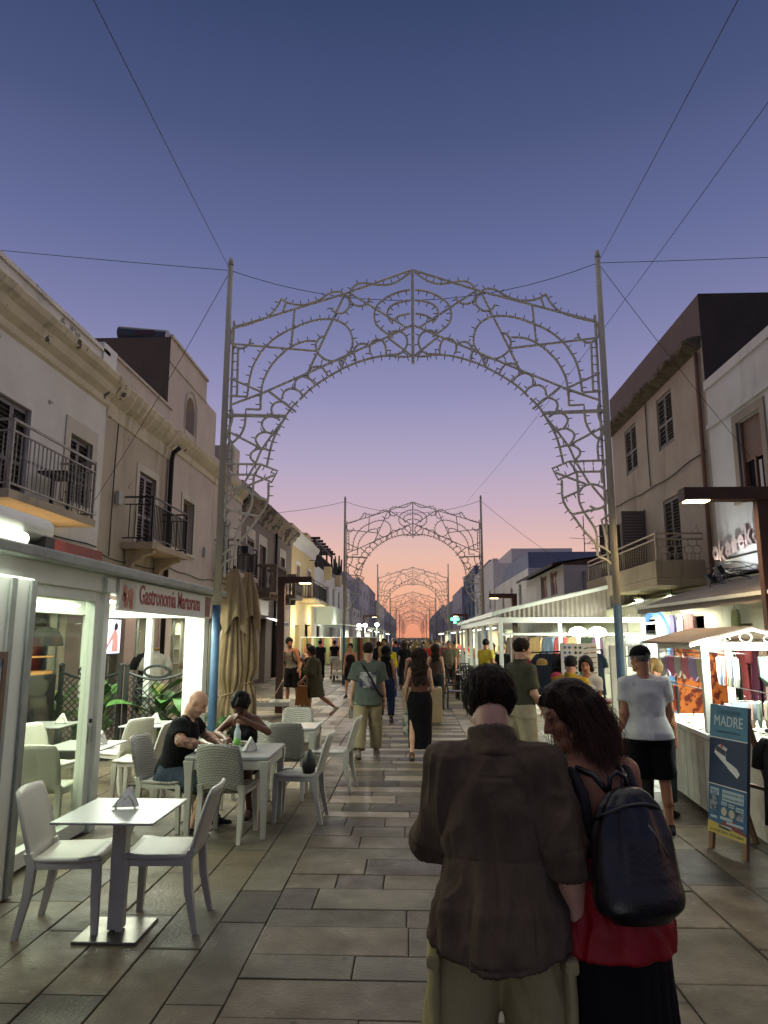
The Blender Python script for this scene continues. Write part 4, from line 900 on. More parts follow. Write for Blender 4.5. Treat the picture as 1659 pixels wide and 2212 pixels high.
# ================================================================ chairs and tables
M_plas = mat('white_plastic', '#b3b0a3', .42, c2='#a19e91', scale=3, amt=.3, spec=.5)
M_topm = mat('table_laminate', '#8f908c', .32, c2='#80817d', scale=2, amt=.3)
M_steel = mat('brushed_steel', '#8a877c', .35, metal=.9, c2='#5f5c52', scale=7)
def weave_mat():
    m = mat('wicker_weave', '#b7b4a6', .5, c2='#9d9a8c', scale=5, amt=.3); t = m.node_tree; b = t.nodes['Principled BSDF']
    br = t.nodes.new('ShaderNodeTexBrick'); br.inputs['Scale'].default_value = 1; br.inputs['Brick Width'].default_value = .034; br.inputs['Row Height'].default_value = .017; br.inputs['Mortar Size'].default_value = .004; br.inputs['Mortar Smooth'].default_value = 1.; br.offset = .5
    br.inputs['Color1'].default_value = (1, 1, 1, 1); br.inputs['Color2'].default_value = (.9, .9, .9, 1); br.inputs['Mortar'].default_value = (0, 0, 0, 1)
    tcn = t.nodes.new('ShaderNodeTexCoord'); sp = t.nodes.new('ShaderNodeSeparateXYZ'); cb = t.nodes.new('ShaderNodeCombineXYZ'); ad = t.nodes.new('ShaderNodeMath')
    t.links.new(tcn.outputs['Object'], sp.inputs[0]); t.links.new(sp.outputs[0], cb.inputs[0]); t.links.new(sp.outputs[1], ad.inputs[0]); t.links.new(sp.outputs[2], ad.inputs[1]); t.links.new(ad.outputs[0], cb.inputs[1]); t.links.new(cb.outputs[0], br.inputs[0])
    bp = t.nodes.new('ShaderNodeBump'); bp.inputs['Strength'].default_value = 1.; bp.inputs['Distance'].default_value = .012; t.links.new(br.outputs['Color'], bp.inputs['Height']); t.links.new(bp.outputs[0], b.inputs['Normal'])
    mxn = t.nodes.new('ShaderNodeMix'); mxn.data_type = 'RGBA'; mxn.inputs[6].default_value = lin('#77746a'); src = b.inputs['Base Color'].links[0].from_socket
    t.links.new(br.outputs['Color'], mxn.inputs[0]); t.links.new(src, mxn.inputs[7]); t.links.new(mxn.outputs[2], b.inputs['Base Color']); return m
M_wick = weave_mat()
def shell(rows, th):
    """thicken a grid of points along its own normals"""
    P = np.array(rows, float); du = np.gradient(P, axis=1); dv = np.gradient(P, axis=0); n = np.cross(du, dv); n /= np.linalg.norm(n, axis=2, keepdims=True) + 1e-9
    A = P + n * th / 2; B = P - n * th / 2; mb = MB(); mb.grid(A.tolist()); k = len(mb.v); mb.grid(B.tolist()); r, c = P.shape[:2]
    def e(i, j): return i * c + j
    for i in range(r - 1): mb.f += [(e(i, 0), e(i + 1, 0), k + e(i + 1, 0), k + e(i, 0)), (e(i, c - 1), k + e(i, c - 1), k + e(i + 1, c - 1), e(i + 1, c - 1))]
    for j in range(c - 1): mb.f += [(e(0, j), k + e(0, j), k + e(0, j + 1), e(0, j + 1)), (e(r - 1, j), e(r - 1, j + 1), k + e(r - 1, j + 1), k + e(r - 1, j))]
    return mb
def chair_meshes(w, m):
    W_ = .225; d = {}
    rows = [[(x * W_ * (1 - .06 * (1 - t)) * 1.0, -.2 + .42 * t, .445 + .012 * math.cos(x * 1.5) * -1 + .012 + (.01 * t if t > .8 else 0)) for x in np.linspace(-1, 1, 9)] for t in np.linspace(0, 1, 8)]
    d['seat'] = shell(rows, .028).mesh('seat', True); 
    rows = [[(x * W_ * (.93 + .07 * math.sin(PI * min(t * 1.1, 1))) * (1 - (.1 * max(0, t - .85) / .15)), -.205 - .11 * t - .02 * t * t - .028 * (1 - x * x) * (1 if t > .0 else 0), .43 + .45 * t - .012 * (x * x) * (t > .9)) for x in np.linspace(-1, 1, 11)] for t in np.linspace(0, 1, 10)]
    d['backrest'] = shell(rows, .02).mesh('backrest', True)
    for nm, pts in (('lf', [(-.195, .2, .45), (-.2, .205, .25), (-.205, .215, 0)]), ('rf', [(.195, .2, .45), (.2, .205, .25), (.205, .215, 0)]), ('lb', [(-.197, -.228, .5), (-.198, -.2, .43), (-.2, -.215, .25), (-.205, -.27, 0)]), ('rb', [(.197, -.228, .5), (.198, -.2, .43), (.2, -.215, .25), (.205, -.27, 0)])):
        mb = MB(); P = []
        for p in pts:
            s_ = .026 if p[2] > .3 else .018 + .008 * p[2] / .3
            P.append([(p[0] + a * s_, p[1] + b * s_, p[2]) for a, b in ((-1, -1), (0, -1.08), (1, -1), (1.08, 0), (1, 1), (0, 1.08), (-1, 1), (-1.08, 0))])
        mb.grid(P, True); mb.f.append(tuple(range(8))); mb.f.append(tuple(range(8 * (len(pts) - 1), 8 * len(pts)))); d[nm] = mb.mesh('leg', True)
        d[nm].set_sharp_from_angle(angle=R(50))
    d['apron'] = MB().box((-.2, .19, .405), (.2, .218, .445)).box((-.215, -.2, .405), (-.19, .2, .445)).box((.19, -.2, .405), (.215, .2, .445)).mesh('seat_rim')
    for k in d: d[k].materials.append(m if (k in ('seat', 'backrest') or not w) else M_plas)
    return d
CH = {0: chair_meshes(0, M_plas), 1: chair_meshes(1, M_wick)}
def chair(x, y, rz, lab, w=0):
    t = thing('wicker_chair' if w else 'chair', lab, 'chair', (x, y, 0), R(rz), 'white cafe chairs'); d = CH[w]
    link('seat', d['seat'], None, t); link('backrest', d['backrest'], None, t); link('seat_rim', d['apron'], None, t)
    for k in ('lf', 'rf', 'lb', 'rb'): link('leg', d[k], None, t)
    return t
chair(-2.24, 4.93, -84, 'white chair left of the nearest square table, facing right')
chair(-1.67, 5.02, 93, 'white chair right of the nearest square table, back to the street')
chair(-1.77, 7.08, -6, 'woven white chair with its back to us at the diners table', 1)
chair(-1.2, 7.74, 88, 'white chair with a dark handbag on its seat')
chair(-2.46, 7.36, -96, 'woven white chair the tattooed diner sits on', 1)
chair(-1.9, 8.3, 178, 'woven white chair under the woman diner', 1)
chair(-1.5, 8.78, 2, 'woven white chair just behind the diners table, back to us', 1)
chair(-1.02, 9.25, 85, 'white chair nearest the walkway beyond the handbag chair')
chair(-1.62, 9.95, 181, 'farthest woven white chair, beyond the small white table', 1)
chair(-3.5, 6.98, 4, 'white chair with its back to us just inside the booth door')
chair(-4.1, 8.15, -110, 'white chair at the left end inside the booth, partly behind the door frame')
chair(-3.95, 9.55, -75, 'white chair in the booth against the lattice screen')
chair(-3.62, 9.02, 62, 'white chair in the booth turned three quarters, broad back visible')
chair(-3.2, 8.5, 92, 'white chair at the booth edge behind the tattooed diner')
chair(-2.75, 9.9, -90, 'white chair between the seated man and the folded parasols')
# ped tables
def ped_table(x, y, lab, w=.64, d=.68, rz=0):
    t = thing('pedestal_table', lab, 'table', (x, y, 0), R(rz), 'square pedestal tables'); MB().box((-w / 2, -d / 2, .725), (w / 2, d / 2, .74)).build('tabletop', M_topm, t, local=True, bevel=.004)
    MB().box((-.045, -.045, .03), (.045, .045, .725)).build('pedestal', M_plas, t, local=True, bevel=.006); MB().box((-.2, -.2, 0), (.2, .2, .022)).build('base_plate', M_steel, t, local=True, bevel=.006)
    MB().box((-.15, -.15, .71), (.15, .15, .725)).build('top_plate', M_steel, t, local=True)
    return t
ped_table(-1.9, 4.83, 'nearest square white pedestal table with steel base plate')
ped_table(-3.45, 7.62, 'square table in the booth behind the door frame')
ped_table(-4.75, 9.35, 'square table in the booth holding menus and a napkin fold')
ped_table(-3.42, 9.5, 'square table in the booth beneath the lettered sign')
def leg_table(x, y, lab, w, d):
    t = thing('garden_table', lab, 'table', (x, y, 0), 0, 'four-legged plastic tables'); MB().box((-w / 2, -d / 2, .7), (w / 2, d / 2, .74)).build('tabletop', M_topm, t, local=True, bevel=.012)
    MB().box((-w / 2 + .03, -d / 2 + .01, .62), (w / 2 - .03, -d / 2 + .03, .7)).box((-w / 2 + .03, d / 2 - .03, .62), (w / 2 - .03, d / 2 - .01, .7)).box((-w / 2 + .01, -d / 2 + .03, .62), (-w / 2 + .03, d / 2 - .03, .7)).box((w / 2 - .03, -d / 2 + .03, .62), (w / 2 - .01, d / 2 - .03, .7)).build('apron', M_plas, t, local=True)
    for a in (-1, 1):
        for b in (-1, 1):
            mb = MB(); P = [[(a * (w / 2 - .04) + i * s_, b * (d / 2 - .04) + j * s_, z) for i, j in ((-1, -1), (1, -1), (1, 1), (-1, 1))] for z, s_ in ((0, .022), (.55, .035), (.7, .05))]
            mb.grid(P, True); mb.f += [(0, 1, 2, 3), (8, 9, 10, 11)]; mb.build('leg', M_plas, t, local=True, bevel=.006)
leg_table(-1.77, 7.38, 'white four-legged table where the two diners eat', .8, .9)
leg_table(-1.52, 9.38, 'small white four-legged table beyond the diners', .6, .62)
# table things
M_nap = mat('paper_napkin', '#d6d4cc', .9, bump=.2)
def napkin(x, y, z, rz, lab):
    t = thing('napkin_holder', lab, 'napkin holder', (x, y, z), rz, 'napkin holders on the tables')
    for k in range(3):
        o = (k - 1) * .016; MB().prism([(-.085, .012), (.085, .012), (.012 + k * .008, .135)], lambda a, b, c: (a, c + (b * .08), b), o - .005, o + .005).build('napkin', M_nap, t, local=True)
    w = MB()
    for s_ in (-1, 1): w.tube([(-.06, s_ * .03, .004), (-.05, s_ * .035, .05), (-.02, s_ * .035, .085), (0, s_ * .035, .06), (.02, s_ * .035, .085), (.05, s_ * .035, .05), (.06, s_ * .03, .004)], .0028, 5)
    w.tube([(-.06, -.03, .004), (-.06, .03, .004)], .0028, 5); w.tube([(.06, -.03, .004), (.06, .03, .004)], .0028, 5); w.build('wire_rack', M_steel, t, local=True)
napkin(-1.9, 4.86, .741, .2, 'wire holder with fanned napkins on the nearest table')
napkin(-3.4, 9.5, .741, .1, 'napkin holder on the booth table below the lettered sign')
napkin(-4.6, 9.4, .741, .3, 'napkin holder beside the menus on the far booth table')
napkin(-3.3, 7.66, .741, 1.2, 'napkin holder on the booth table by the door')
napkin(-1.62, 7.25, .741, .9, 'napkin fold beside the water bottle on the diners table')
bo = thing('water_bottle', 'plastic water bottle with green label on the diners table', 'bottle', (-1.76, 7.3, .741)); MB().lathe([(.03, 0), (.034, .01), (.034, .07), (.031, .1), (.034, .13), (.034, .18), (.014, .225), (.014, .24)], 14).build('body', mat('bottle_plastic', '#b9c8c4', .1, spec=.7), bo, local=True, smooth=True); MB().lathe([(.0355, .05), (.0355, .12)], 14).build('label_band', mat('bottle_green', '#6fae4e', .5), bo, local=True, smooth=True); MB().lathe([(.016, .238), (.016, .258)], 10).build('cap', mat('bottle_cap', '#d8d4cc', .4), bo, local=True)
for k, (x, y, lab) in enumerate(((-1.9, 7.3, 'clear plastic cup near the man on the diners table'), (-1.86, 7.42, 'clear plastic cup beside the water bottle'))):
    top(MB().lathe([(.025, 0), (.027, .005), (.036, .1), (.034, .1), (.025, .01)], 14), 'cup', glassmat('cup_plastic', '#dfe6e2', .4), lab, 'cup', (x, y, .741), 'plastic cups', smooth=True)
for x, y, lab in ((-2.03, 7.35, 'white plate of food in front of the tattooed man'), (-1.82, 7.68, 'white plate in front of the woman diner')):
    pl_ = thing('plate', lab, 'plate', (x, y, .741), 0, 'dinner plates'); MB().lathe([(.06, 0), (.12, .02), (.122, .025), (.07, .008)], 20).build('dish', M_signw, pl_, local=True, smooth=True); MB().lathe([(.07, .008), (.05, .028), (.02, .035)], 12).build('food', mat('food', '#7a4b2c', .7, c2='#4d5a28', scale=40), pl_, local=True, smooth=True)
mn = MB(); mn.cbox((0, 0, .004), (.22, .3, .008), .4).cbox((.1, .02, .012), (.22, .28, .006), 1.0); top(mn, 'menu_stack', mat('menu_paper', '#b5a88c', .7, c2='#7d7463', scale=12), 'open menus lying on the far booth table', 'menu', (-4.8, 9.25, .741))
# handbag
hb = thing('handbag', 'dark leather handbag on the white chair near the walkway', 'handbag', (-1.1, 7.76, .462), R(90)); rows = []
M_leather = mat('dark_leather', '#120c0e', .6, c2='#0b0708', scale=20, bump=.2, bscale=80)
for z, w, d in ((0, .13, .06), (.06, .15, .075), (.14, .135, .06), (.2, .08, .03), (.225, .04, .012)): rows.append([(w * math.cos(a) * (1 if abs(math.cos(a)) < .8 else .95), d * math.sin(a), z) for a in np.linspace(0, 2 * PI, 17)[:-1]])
b_ = MB().grid(rows, True); b_.f.append(tuple(range(16))); b_.f.append(tuple(range(64, 80))); b_.build('body', M_leather, hb, local=True, smooth=True); MB().tube([(.02, 0, .2), (0, .1, .13), (.04, .18, .02), (.0, .24, .025), (.05, .3, .01)], .006, 6).build('strap', M_leather, hb, local=True, smooth=True)
top(MB().lathe([(.13, 0), (.15, .02), (.15, .07), (.14, .09)], 18), 'stone_weight', mat('rough_stone', '#8f8672', .9, c2='#6b6353', scale=8, bump=.6, bscale=20), 'round stone weight on the paving by the booth corner', 'stone', (-2.72, 4.86, 0), smooth=False)
top(MB().lathe([(.34, 0), (.36, .03), (.36, .09), (.3, .12)], 20), 'pebbled_disc', mat('pebbled_concrete', '#8a7d63', .9, c2='#5e543f', scale=30, bump=.8, bscale=40), 'round pebbled parasol base behind the nearest table', 'parasol base', (-2.42, 6.55, 0))
# ================================================================ folded parasols
M_can = mat('sand_canvas', '#a8936f', .9, c2='#8d7a5a', scale=4, bump=.3, bscale=30)
def parasol(x, y, h, lab, seed, tie=.95):
    t = thing('folded_parasol', lab, 'parasol', (x, y, 0), seed * .5, 'folded parasols'); rr = random.Random(seed); n = 96; ph = [rr.uniform(0, 6.28) for _ in range(4)]; rows = []
    zs = [.42, .5, .6, .7, .8, tie - .06, tie, tie + .06, 1.15, 1.3, 1.5, 1.7, 1.9, 2.1, 2.3, 2.5, h - .35, h - .12, h - .02]
    for z in zs:
        u = (h - z) / (h - .42); env = .035 + .172 * min(u * 1.5, 1) * (1 - .15 * max(0, u - .62))
        q = abs(z - tie); env = env * (1 - .42 * math.exp(-(q / .16) ** 2)); pl2 = .55 * min(u * 2.2, 1)
        rows.append([(env * (1 + pl2 * (abs(math.sin(6 * a + ph[0] + .5 * math.sin(z * 2))) - .55) + .16 * math.sin(3 * a + ph[1] + z * 1.3)) * math.cos(a), env * (1 + pl2 * (abs(math.sin(6 * a + ph[0] + .5 * math.sin(z * 2))) - .55) + .16 * math.sin(3 * a + ph[1] + z * 1.3)) * math.sin(a), z + .05 * math.sin(8 * a + ph[0]) * (z < .5)) for a in np.linspace(0, 2 * PI, n + 1)[:-1]])
    MB().grid(rows, True).build('canopy', M_can, t, local=True, smooth=True)
    # loose vent flap near the top
    rows = []
    for z, e in ((h - .02, .055), (h - .2, .1), (h - .4, .15), (h - .62, .175), (h - .8, .205), (h - .95, .22)): rows.append([((e * (1 + .3 * (abs(math.sin(4 * a + ph[2])) - .5) + .14 * math.sin(9 * a + ph[3]))) * math.cos(a), (e * (1 + .3 * (abs(math.sin(4 * a + ph[2])) - .5) + .14 * math.sin(9 * a + ph[3]))) * math.sin(a), z - .14 * math.sin(4 * a + ph[2]) * (e > .21)) for a in np.linspace(0, 2 * PI, n + 1)[:-1]])
    MB().grid(rows, True).build('vent_flap', M_can, t, local=True, smooth=True)
    MB().cyl((0, 0, 0), (0, 0, h + .03), .028, n=10).build('mast', M_iron, t, local=True); MB().tube([(.165 * math.cos(a), .165 * math.sin(a), tie + .02 * math.sin(3 * a)) for a in np.linspace(0, 2 * PI, 25)[:-1]], .012, 6, closed=True).tube([(.19, 0, tie), (.26, -.02, tie - .1), (.25, -.03, tie - .22)], .01, 5).build('tie_cord', M_can, t, local=True)
    MB().box((-.3, -.3, 0), (.3, .3, .1)).build('base', mat('parasol_base_dark', '#3a3732', .8), t, local=True, bevel=.02)
parasol(-2.98, 11.75, 3.0, 'folded sand-coloured parasol nearer the blue pole', 1); parasol(-3.02, 12.95, 3.05, 'folded sand-coloured parasol standing behind the other', 2, 1.05)
ORDW = ['first', 'second', 'third', 'fourth', 'fifth', 'sixth', 'seventh', 'eighth', 'ninth', 'tenth']
# ================================================================ street lamps
M_cort = mat('corten_brown', '#4a2f24', .6, c2='#382219', scale=5, bump=.15)
M_lwarm = emit('warm_lens', (1., .74, .36), 14)
def street_lamp(x, y, dirx, lab, h=3.45, arm=1.0, pw=45):
    t = thing('street_lamp', lab, 'street lamp', (x, y, 0), 0, 'L-shaped street lamps')
    MB().box((-.09, -.055, 0), (.09, .055, h - .16)).build('post', M_cort, t, local=True, bevel=.006)
    a, b = sorted((-.09 * dirx, dirx * arm)); MB().box((a, -.11, h - .16), (b, .11, h)).build('arm', M_cort, t, local=True, bevel=.006)
    MB().box((dirx * (arm - .18) - .14, -.085, h - .175), (dirx * (arm - .18) + .14, .085, h - .158)).build('lens', M_lwarm, t, local=True)
    lamp('street_light', 'AREA', (x + dirx * (arm - .18), y, h - .2), pw, WARM, .28, (0, 0, 0), .16, parent=t)
street_lamp(-3.35, 18.1, 1, 'rust-brown street lamp on the left beside the folded parasols', 3.38, .78)
street_lamp(4.43, 9.0, -1, 'rust-brown street lamp cropped by the right edge', 3.72, 1.0, 45)
street_lamp(3.65, 25.8, -1, 'rust-brown street lamp in front of the low houses on the right', 3.4, .9)
street_lamp(-3.4, 50, 1, 'rust-brown street lamp far down the left side', 3.4, .9, 40)
street_lamp(3.6, 48, -1, 'rust-brown street lamp far down the right side', 3.4, .9, 40)
# ================================================================ letter sign and floodlights on the white house
M_let = mat('rose_letters', '#a8948f', .5); M_letin = mat('letter_brown', '#8a5f52', .6)
ls = thing('letter_sign', 'raised rose-coloured letters on the white wall lit from below', 'sign', (XR - .02, 13.0, 3.4))
lx = [(14.0, 'o', -.02), (13.72, 'k', -.06), (13.42, 'a', 0), (13.16, 'r', .03), (12.9, 'e', .06), (12.62, 'k', .1), (12.3, 'a', .12), (12.0, 's', .14)]
for yy, ch, dz in lx: text('letter', ch, M_let, ls, (XR - .12, yy, 3.36 + dz), (PI / 2, 0, -PI / 2), .52, 1.0, ext=.03, offset=.012)
MB().box((XR - .05, 11.7, 3.3), (XR - .03, 14.02, 3.33)).build('mounting_rail', M_iron, ls)
def flood(x, y, z, lab, tilt, c, p, lit=False):
    t = thing('floodlight', lab, 'floodlight', (x, y, z), 0, 'floodlights'); MB().cbox((0, 0, 0), (.09, .2, .15), 0, 0, tilt).build('housing', M_iron, t, local=True, bevel=.01)
    MB().cbox((.0, 0, -.0), (.1, .17, .004), 0, 0, tilt).build('lens', emit('cold_lens', (.95, 1, .9), 12), t, local=True, ) if lit else None
    MB().bar((0, 0, -.05), (.5, 0, -.12), .025, .025).build('bracket', M_iron, t, local=True)
flood(5.4, 12.7, 3.02, 'black floodlight on a bracket aimed up at the letters', R(-30), COOL, 1)
flood(5.75, 14.0, 3.0, 'black floodlight by the tangle of wires near the balcony', R(-30), COOL, 1)
lamp('sign_flood', 'SPOT', (5.48, 12.7, 3.14), 34, COOL, .04, (R(180 - 28) * 0 + PI - R(25), 0, 0), spot=R(110)).rotation_euler = Vector((.62, .1, .5)).to_track_quat('-Z', 'Y').to_euler()
lamp('sign_flood', 'SPOT', (5.6, 13.8, 3.0), 24, (1, 1, .85), .04, spot=R(100)).rotation_euler = Vector((.4, -.3, .45)).to_track_quat('-Z', 'Y').to_euler()
# wires tangle
tw = MB(); rr = random.Random(2)
for i in range(16):
    a = (5.9, 14.0 + rr.uniform(-.1, .1), 3.05 + rr.uniform(-.1, .2)); b = (5.7 + rr.uniform(-.3, .2), 13.0 + rr.uniform(-1.2, .6), 2.72 + rr.uniform(-.1, .3)); m_ = tuple((a[k] + b[k]) / 2 + rr.uniform(-.12, .12) for k in range(3)); tw.tube([tuple(v) for v in catmull([a, m_, b], 5)], .009, 4)
tw.tube([(5.9, 14.05, 3.0), (5.9, 14.1, 2.75), (5.95, 15.5, 2.68), (5.95, 17, 2.78), (5.95, 19, 2.72)], .02, 5)
top(tw, 'cable_tangle', M_wire, 'tangle of cables below the letter sign', 'cables', (5.9, 14, 2.9))
# lit lamps under the balcony
for k, (x, y) in enumerate(((5.51, 17.6), (5.7, 15.9), (5.37, 19.4))):
    t = thing('downlight', ['middle lit lamp under the dun house balcony', 'nearest lit lamp under the dun house balcony', 'farthest lit lamp under the dun house balcony'][k], 'lamp', (x, y, 2.78), 0, 'lamps under the balcony')
    MB().cbox((0, 0, 0), (.2, .12, .05), .3, .25).build('housing', M_alud, t, local=True); MB().cbox((0, -.01, -.032), (.18, .1, .01), .3, .25).build('lens', emit('cold_lens', (.95, 1, .9), 12), t, local=True); MB().bar((0, 0, .02), (0, .05, .13), .02, .02).build('bracket', M_iron, t, local=True)
    lamp('shopfront_light', 'AREA', (x, y, 2.72), 95, GREENW, .25, (R(-12), R(14), 0), .25, parent=t)
# ================================================================ shop front on the right, ground floor
M_shopw = wallmat('shop_white', '#c9c8b4', '#b0af9c', None, 0, .1)
sf = thing('shop_front', 'white shop front behind the wooden cart, under the awnings', 'shop', (XR, 11, 0))
facade(sf, 'wall', M_shopw, XR - .01, -1, 6, 14.04, 0, 2.95, [(9.3, 10.7, .0, 2.2), (11.5, 12.4, .0, 2.1), (12.9, 13.7, .6, 2.1)], .2, close=False)
pane(sf, M_glass, XR, -1, 9.3, 10.7, 0, 2.2, .15, 'shop_window', mf=M_alu)
MB().box((5.5, 10.75, 0), (5.98, 11.1, 2.4)).box((5.4, 10.7, 2.0), (5.98, 11.15, 2.12)).build('pilaster', M_shopw, sf, bevel=.01)
nb_ = MB().box((5.55, 9.62, 1.3), (5.58, 10.5, 2.1)).build('name_board', mat('board_dark', '#2e3a36', .5), sf)
text('lettering', 'KAREKA', mat('chalk_letters', '#c9ccc0', .6), nb_, (5.545, 10.42, 1.82), (PI / 2, 0, -PI / 2), .2, 1, ext=.002)
for yy in (9.62, 10.5): MB().box((5.53, yy - .02, 1.3), (5.56, yy + .02, 2.1)).build('lit_edge', emit('edge_glow', (1, .9, .8), 2.5), nb_)
aw = MB(); rows = []
for yy in np.linspace(6.5, 14.2, 24):
    sag = .02 * math.sin(yy * 5); rows.append([(XR - .02, yy, 2.92), (5.2, yy, 2.66 + sag), (4.42, yy, 2.42), (4.4, yy, 2.40), (4.4, yy, 2.29 + .015 * math.sin(yy * 9))])
aw.grid(rows); M_awn = mat('taupe_awning', '#8c8276', .85, c2='#766d62', scale=3, bump=.15, bscale=12)
ao = thing('awning', 'taupe fabric awning over the shop front near the right edge', 'awning', (5, 10, 2.4)); aw.build('fabric', M_awn, ao, smooth=True, recalc=False); MB().box((4.36, 6.5, 2.38), (4.44, 14.2, 2.43)).build('front_bar', M_alu, ao)
for yy in (7.4, 10.8, 13.8): MB().bar((XR, yy, 2.5), (5.2, yy, 2.45), .04, .04).bar((5.2, yy, 2.45), (4.45, yy, 2.38), .04, .04).build('folding_arm', M_alu, ao)
v2 = thing('awning', 'cream awning with scalloped edge under the dun house balcony', 'awning', (5.4, 16, 2.5)); rows = []
for i, yy in enumerate(np.linspace(14.25, 19.6, 60)): rows.append([(XR, yy, 2.85), (4.95, yy, 2.55), (4.93, yy, 2.53), (4.93, yy, 2.38 - .05 * abs(math.sin(i * PI / 2.4)))])
v2m = MB().grid(rows); v2m.build('fabric', mat('cream_awning', '#c9c6a4', .85, c2='#b5b292', scale=3), v2, recalc=False)
text('lettering', 'katiza  moda', mat('awning_print', '#7a7a68', .8), v2, (4.92, 15.2, 2.42), (PI / 2, 0, -PI / 2), .11, 1, ext=.001)
lamp('shopfront_light', 'AREA', (5.2, 10.3, 2.25), 170, GREENW, .4, (0, 0, 0), 3.5)
lamp('shopfront_light', 'AREA', (5.5, 16.2, 2.4), 160, GREENW, .4, (0, 0, 0), 3.5)
# goods hung on the shop wall
def garment(x, y, z, rz, w, h, m, lab, cat='garment', group='garments hung by the shops', sleeves=True, name='hanging_garment'):
    t = thing(name, lab, cat, (x, y, z), rz, group); rr = random.Random(int(x * 91 + y * 37 + z * 13)); rows = []
    ph = rr.uniform(0, 6)
    for i in range(7):
        u = i / 6; ww = w * (.42 + .14 * u) if i else w * .3
        rows.append([(s_ * ww, .02 + .018 * math.sin(s_ * 9 + ph + u * 2) * u, -h * u) for s_ in np.linspace(-1, 1, 13)])
    f = MB().grid(rows); back = [[(p[0], -p[1] - .012, p[2]) for p in r] for r in rows]; f.grid(back); f.build('body', m, t, local=True, smooth=True, recalc=False)
    if sleeves:
        for s_ in (-1, 1): MB().tube([(s_ * w * .34, 0, -.03), (s_ * w * .56, 0, -.12), (s_ * w * .62, 0, -.26)], [.05, .06, .065], 8).build('sleeve', m, t, local=True, smooth=True)
    MB().tube([(-w * .4, 0, -.02), (0, 0, .04), (w * .4, 0, -.02)], .005, 4).tube([(0, 0, .04), (0, 0, .09), (.02, 0, .11)], .004, 4).build('hanger', M_iron, t, local=True)
    return t
def cm(c, n=None): return mat('cloth_' + c.lstrip('#'), c, .88, c2=tuple(v * .75 for v in lin(c)[:3]), scale=9, bump=.2, bscale=70)
for k, (y, c, w, h, lab) in enumerate(((20.2, '#b8b2ac', .7, .95, 'lace-pattern cover hung left of the blue arch'), (16.5, '#4a4266', .36, .9, 'purple dress hung on the shop wall'), (16.0, '#a59c94', .36, .9, 'grey patterned dress next to the purple dress'), (15.5, '#6b2f2a', .5, .6, 'dark red striped top hung by the small mirror'), (13.3, '#8a8d55', .3, .7, 'olive printed scarf hung right of the mirror'))):
    garment(XR - .12, y, 2.35, PI / 2, w, h, cm(c), lab, sleeves=False)
ar = thing('blue_arch', 'blue painted arch around a lit alcove in the shop wall', 'arch', (XR - .03, 18, 0))
MB().tube([(XR - .03, 19.05, 0), (XR - .03, 19.05, 1.6)] + [(XR - .03, 18 + 1.05 * math.cos(a), 1.6 + .85 * math.sin(a)) for a in np.linspace(0, PI, 15)] + [(XR - .03, 16.95, 1.6), (XR - .03, 16.95, 0)], .09, 6).build('arch_band', mat('alcove_blue', '#4f7fb8', .6), ar)
MB().box((XR - .1, 17.3, 2.18), (XR - .06, 18.7, 2.22)).build('lit_tube', emit('cold_tube', (.9, .97, 1), 8), ar)
for i in range(9): garment(XR - .3, 17.25 + i * .19, 1.9, 0, .38, .8, cm(['#c4c9cc', '#a9b6bd', '#d2cfc6', '#b9b4b0'][i % 4]), '%s pale shirt from the near end of the rail in the blue arch alcove' % ORDW[i], group='shirts in the alcove')
# ================================================================ glazed pavilion
pv = thing('glazed_pavilion', 'white glazed veranda with corrugated sloping roof beside the market stalls', 'pavilion', (4, 20, 0)); PX0, PX1, PY0, PY1 = 2.25, 5.9, 18.5, 33
M_corr = mat('corrugated_sheet', '#8a8074', .35, c2='#6f665c', scale=3, spec=.6)
def pz(x): return 2.45 + (x - PX0) * .235
for x in (PX0, 3.75, 5.25, 5.85):
    MB().box((x - .05, PY0 - .05, 0), (x + .05, PY0 + .05, 2.32)).build('post', M_alu, pv, bevel=.005)
for i, yy in enumerate(np.linspace(PY0 + 2.4, PY1, 6)): MB().box((PX0 - .05, yy - .05, 0), (PX0 + .05, yy + .05, 2.4)).build('post', M_alu, pv, bevel=.005)
MB().box((PX0 - .06, PY0 - .06, 2.22), (PX1, PY0 + .06, 2.36)).box((PX0 - .06, PY0 + .06, 2.22), (PX0 + .06, PY1, 2.4)).build('ring_beam', M_alu, pv)
MB().box((PX0 + .05, PY0 - .03, 1.9), (PX1, PY0 + .03, 1.96)).box((PX0 + .05, PY0 - .03, .9), (3.7, PY0 + .03, .95)).build('transom', M_alu, pv)
for xa, xb in ((PX0 + .06, 3.7), (3.8, 5.2)): MB().box((xa, PY0 - .005, 1.97), (xb, PY0 + .005, 2.2)).build('pane', M_glass, pv)
# corrugated gable infill and roof
cg = MB(); xs = np.linspace(PX0, PX1, 150); cg.grid([[(x, PY0 - .02 + .018 * math.sin(i * 1.25), 2.36) for i, x in enumerate(xs)], [(x, PY0 - .02 + .018 * math.sin(i * 1.25), pz(x)) for i, x in enumerate(xs)]]); cg.build('corrugated_gable', M_corr, pv, recalc=False)
MB().bar((PX0 - .15, PY0 - .05, pz(PX0) + .02), (PX1, PY0 - .05, pz(PX1) + .02), .08, .1).build('verge_trim', M_alu, pv)
rf = MB(); rf.quad((PX0 - .2, PY0 - .1, pz(PX0) + .03), (PX0 - .2, PY1, pz(PX0) + .03), (PX1, PY1, pz(PX1) + .06), (PX1, PY0 - .1, pz(PX1) + .06)); rf.build('roof', M_corr, pv)
MB().box((PX0 - .22, PY0 - .1, 2.38), (PX0 - .12, PY1, 2.5)).build('gutter', M_alu, pv)
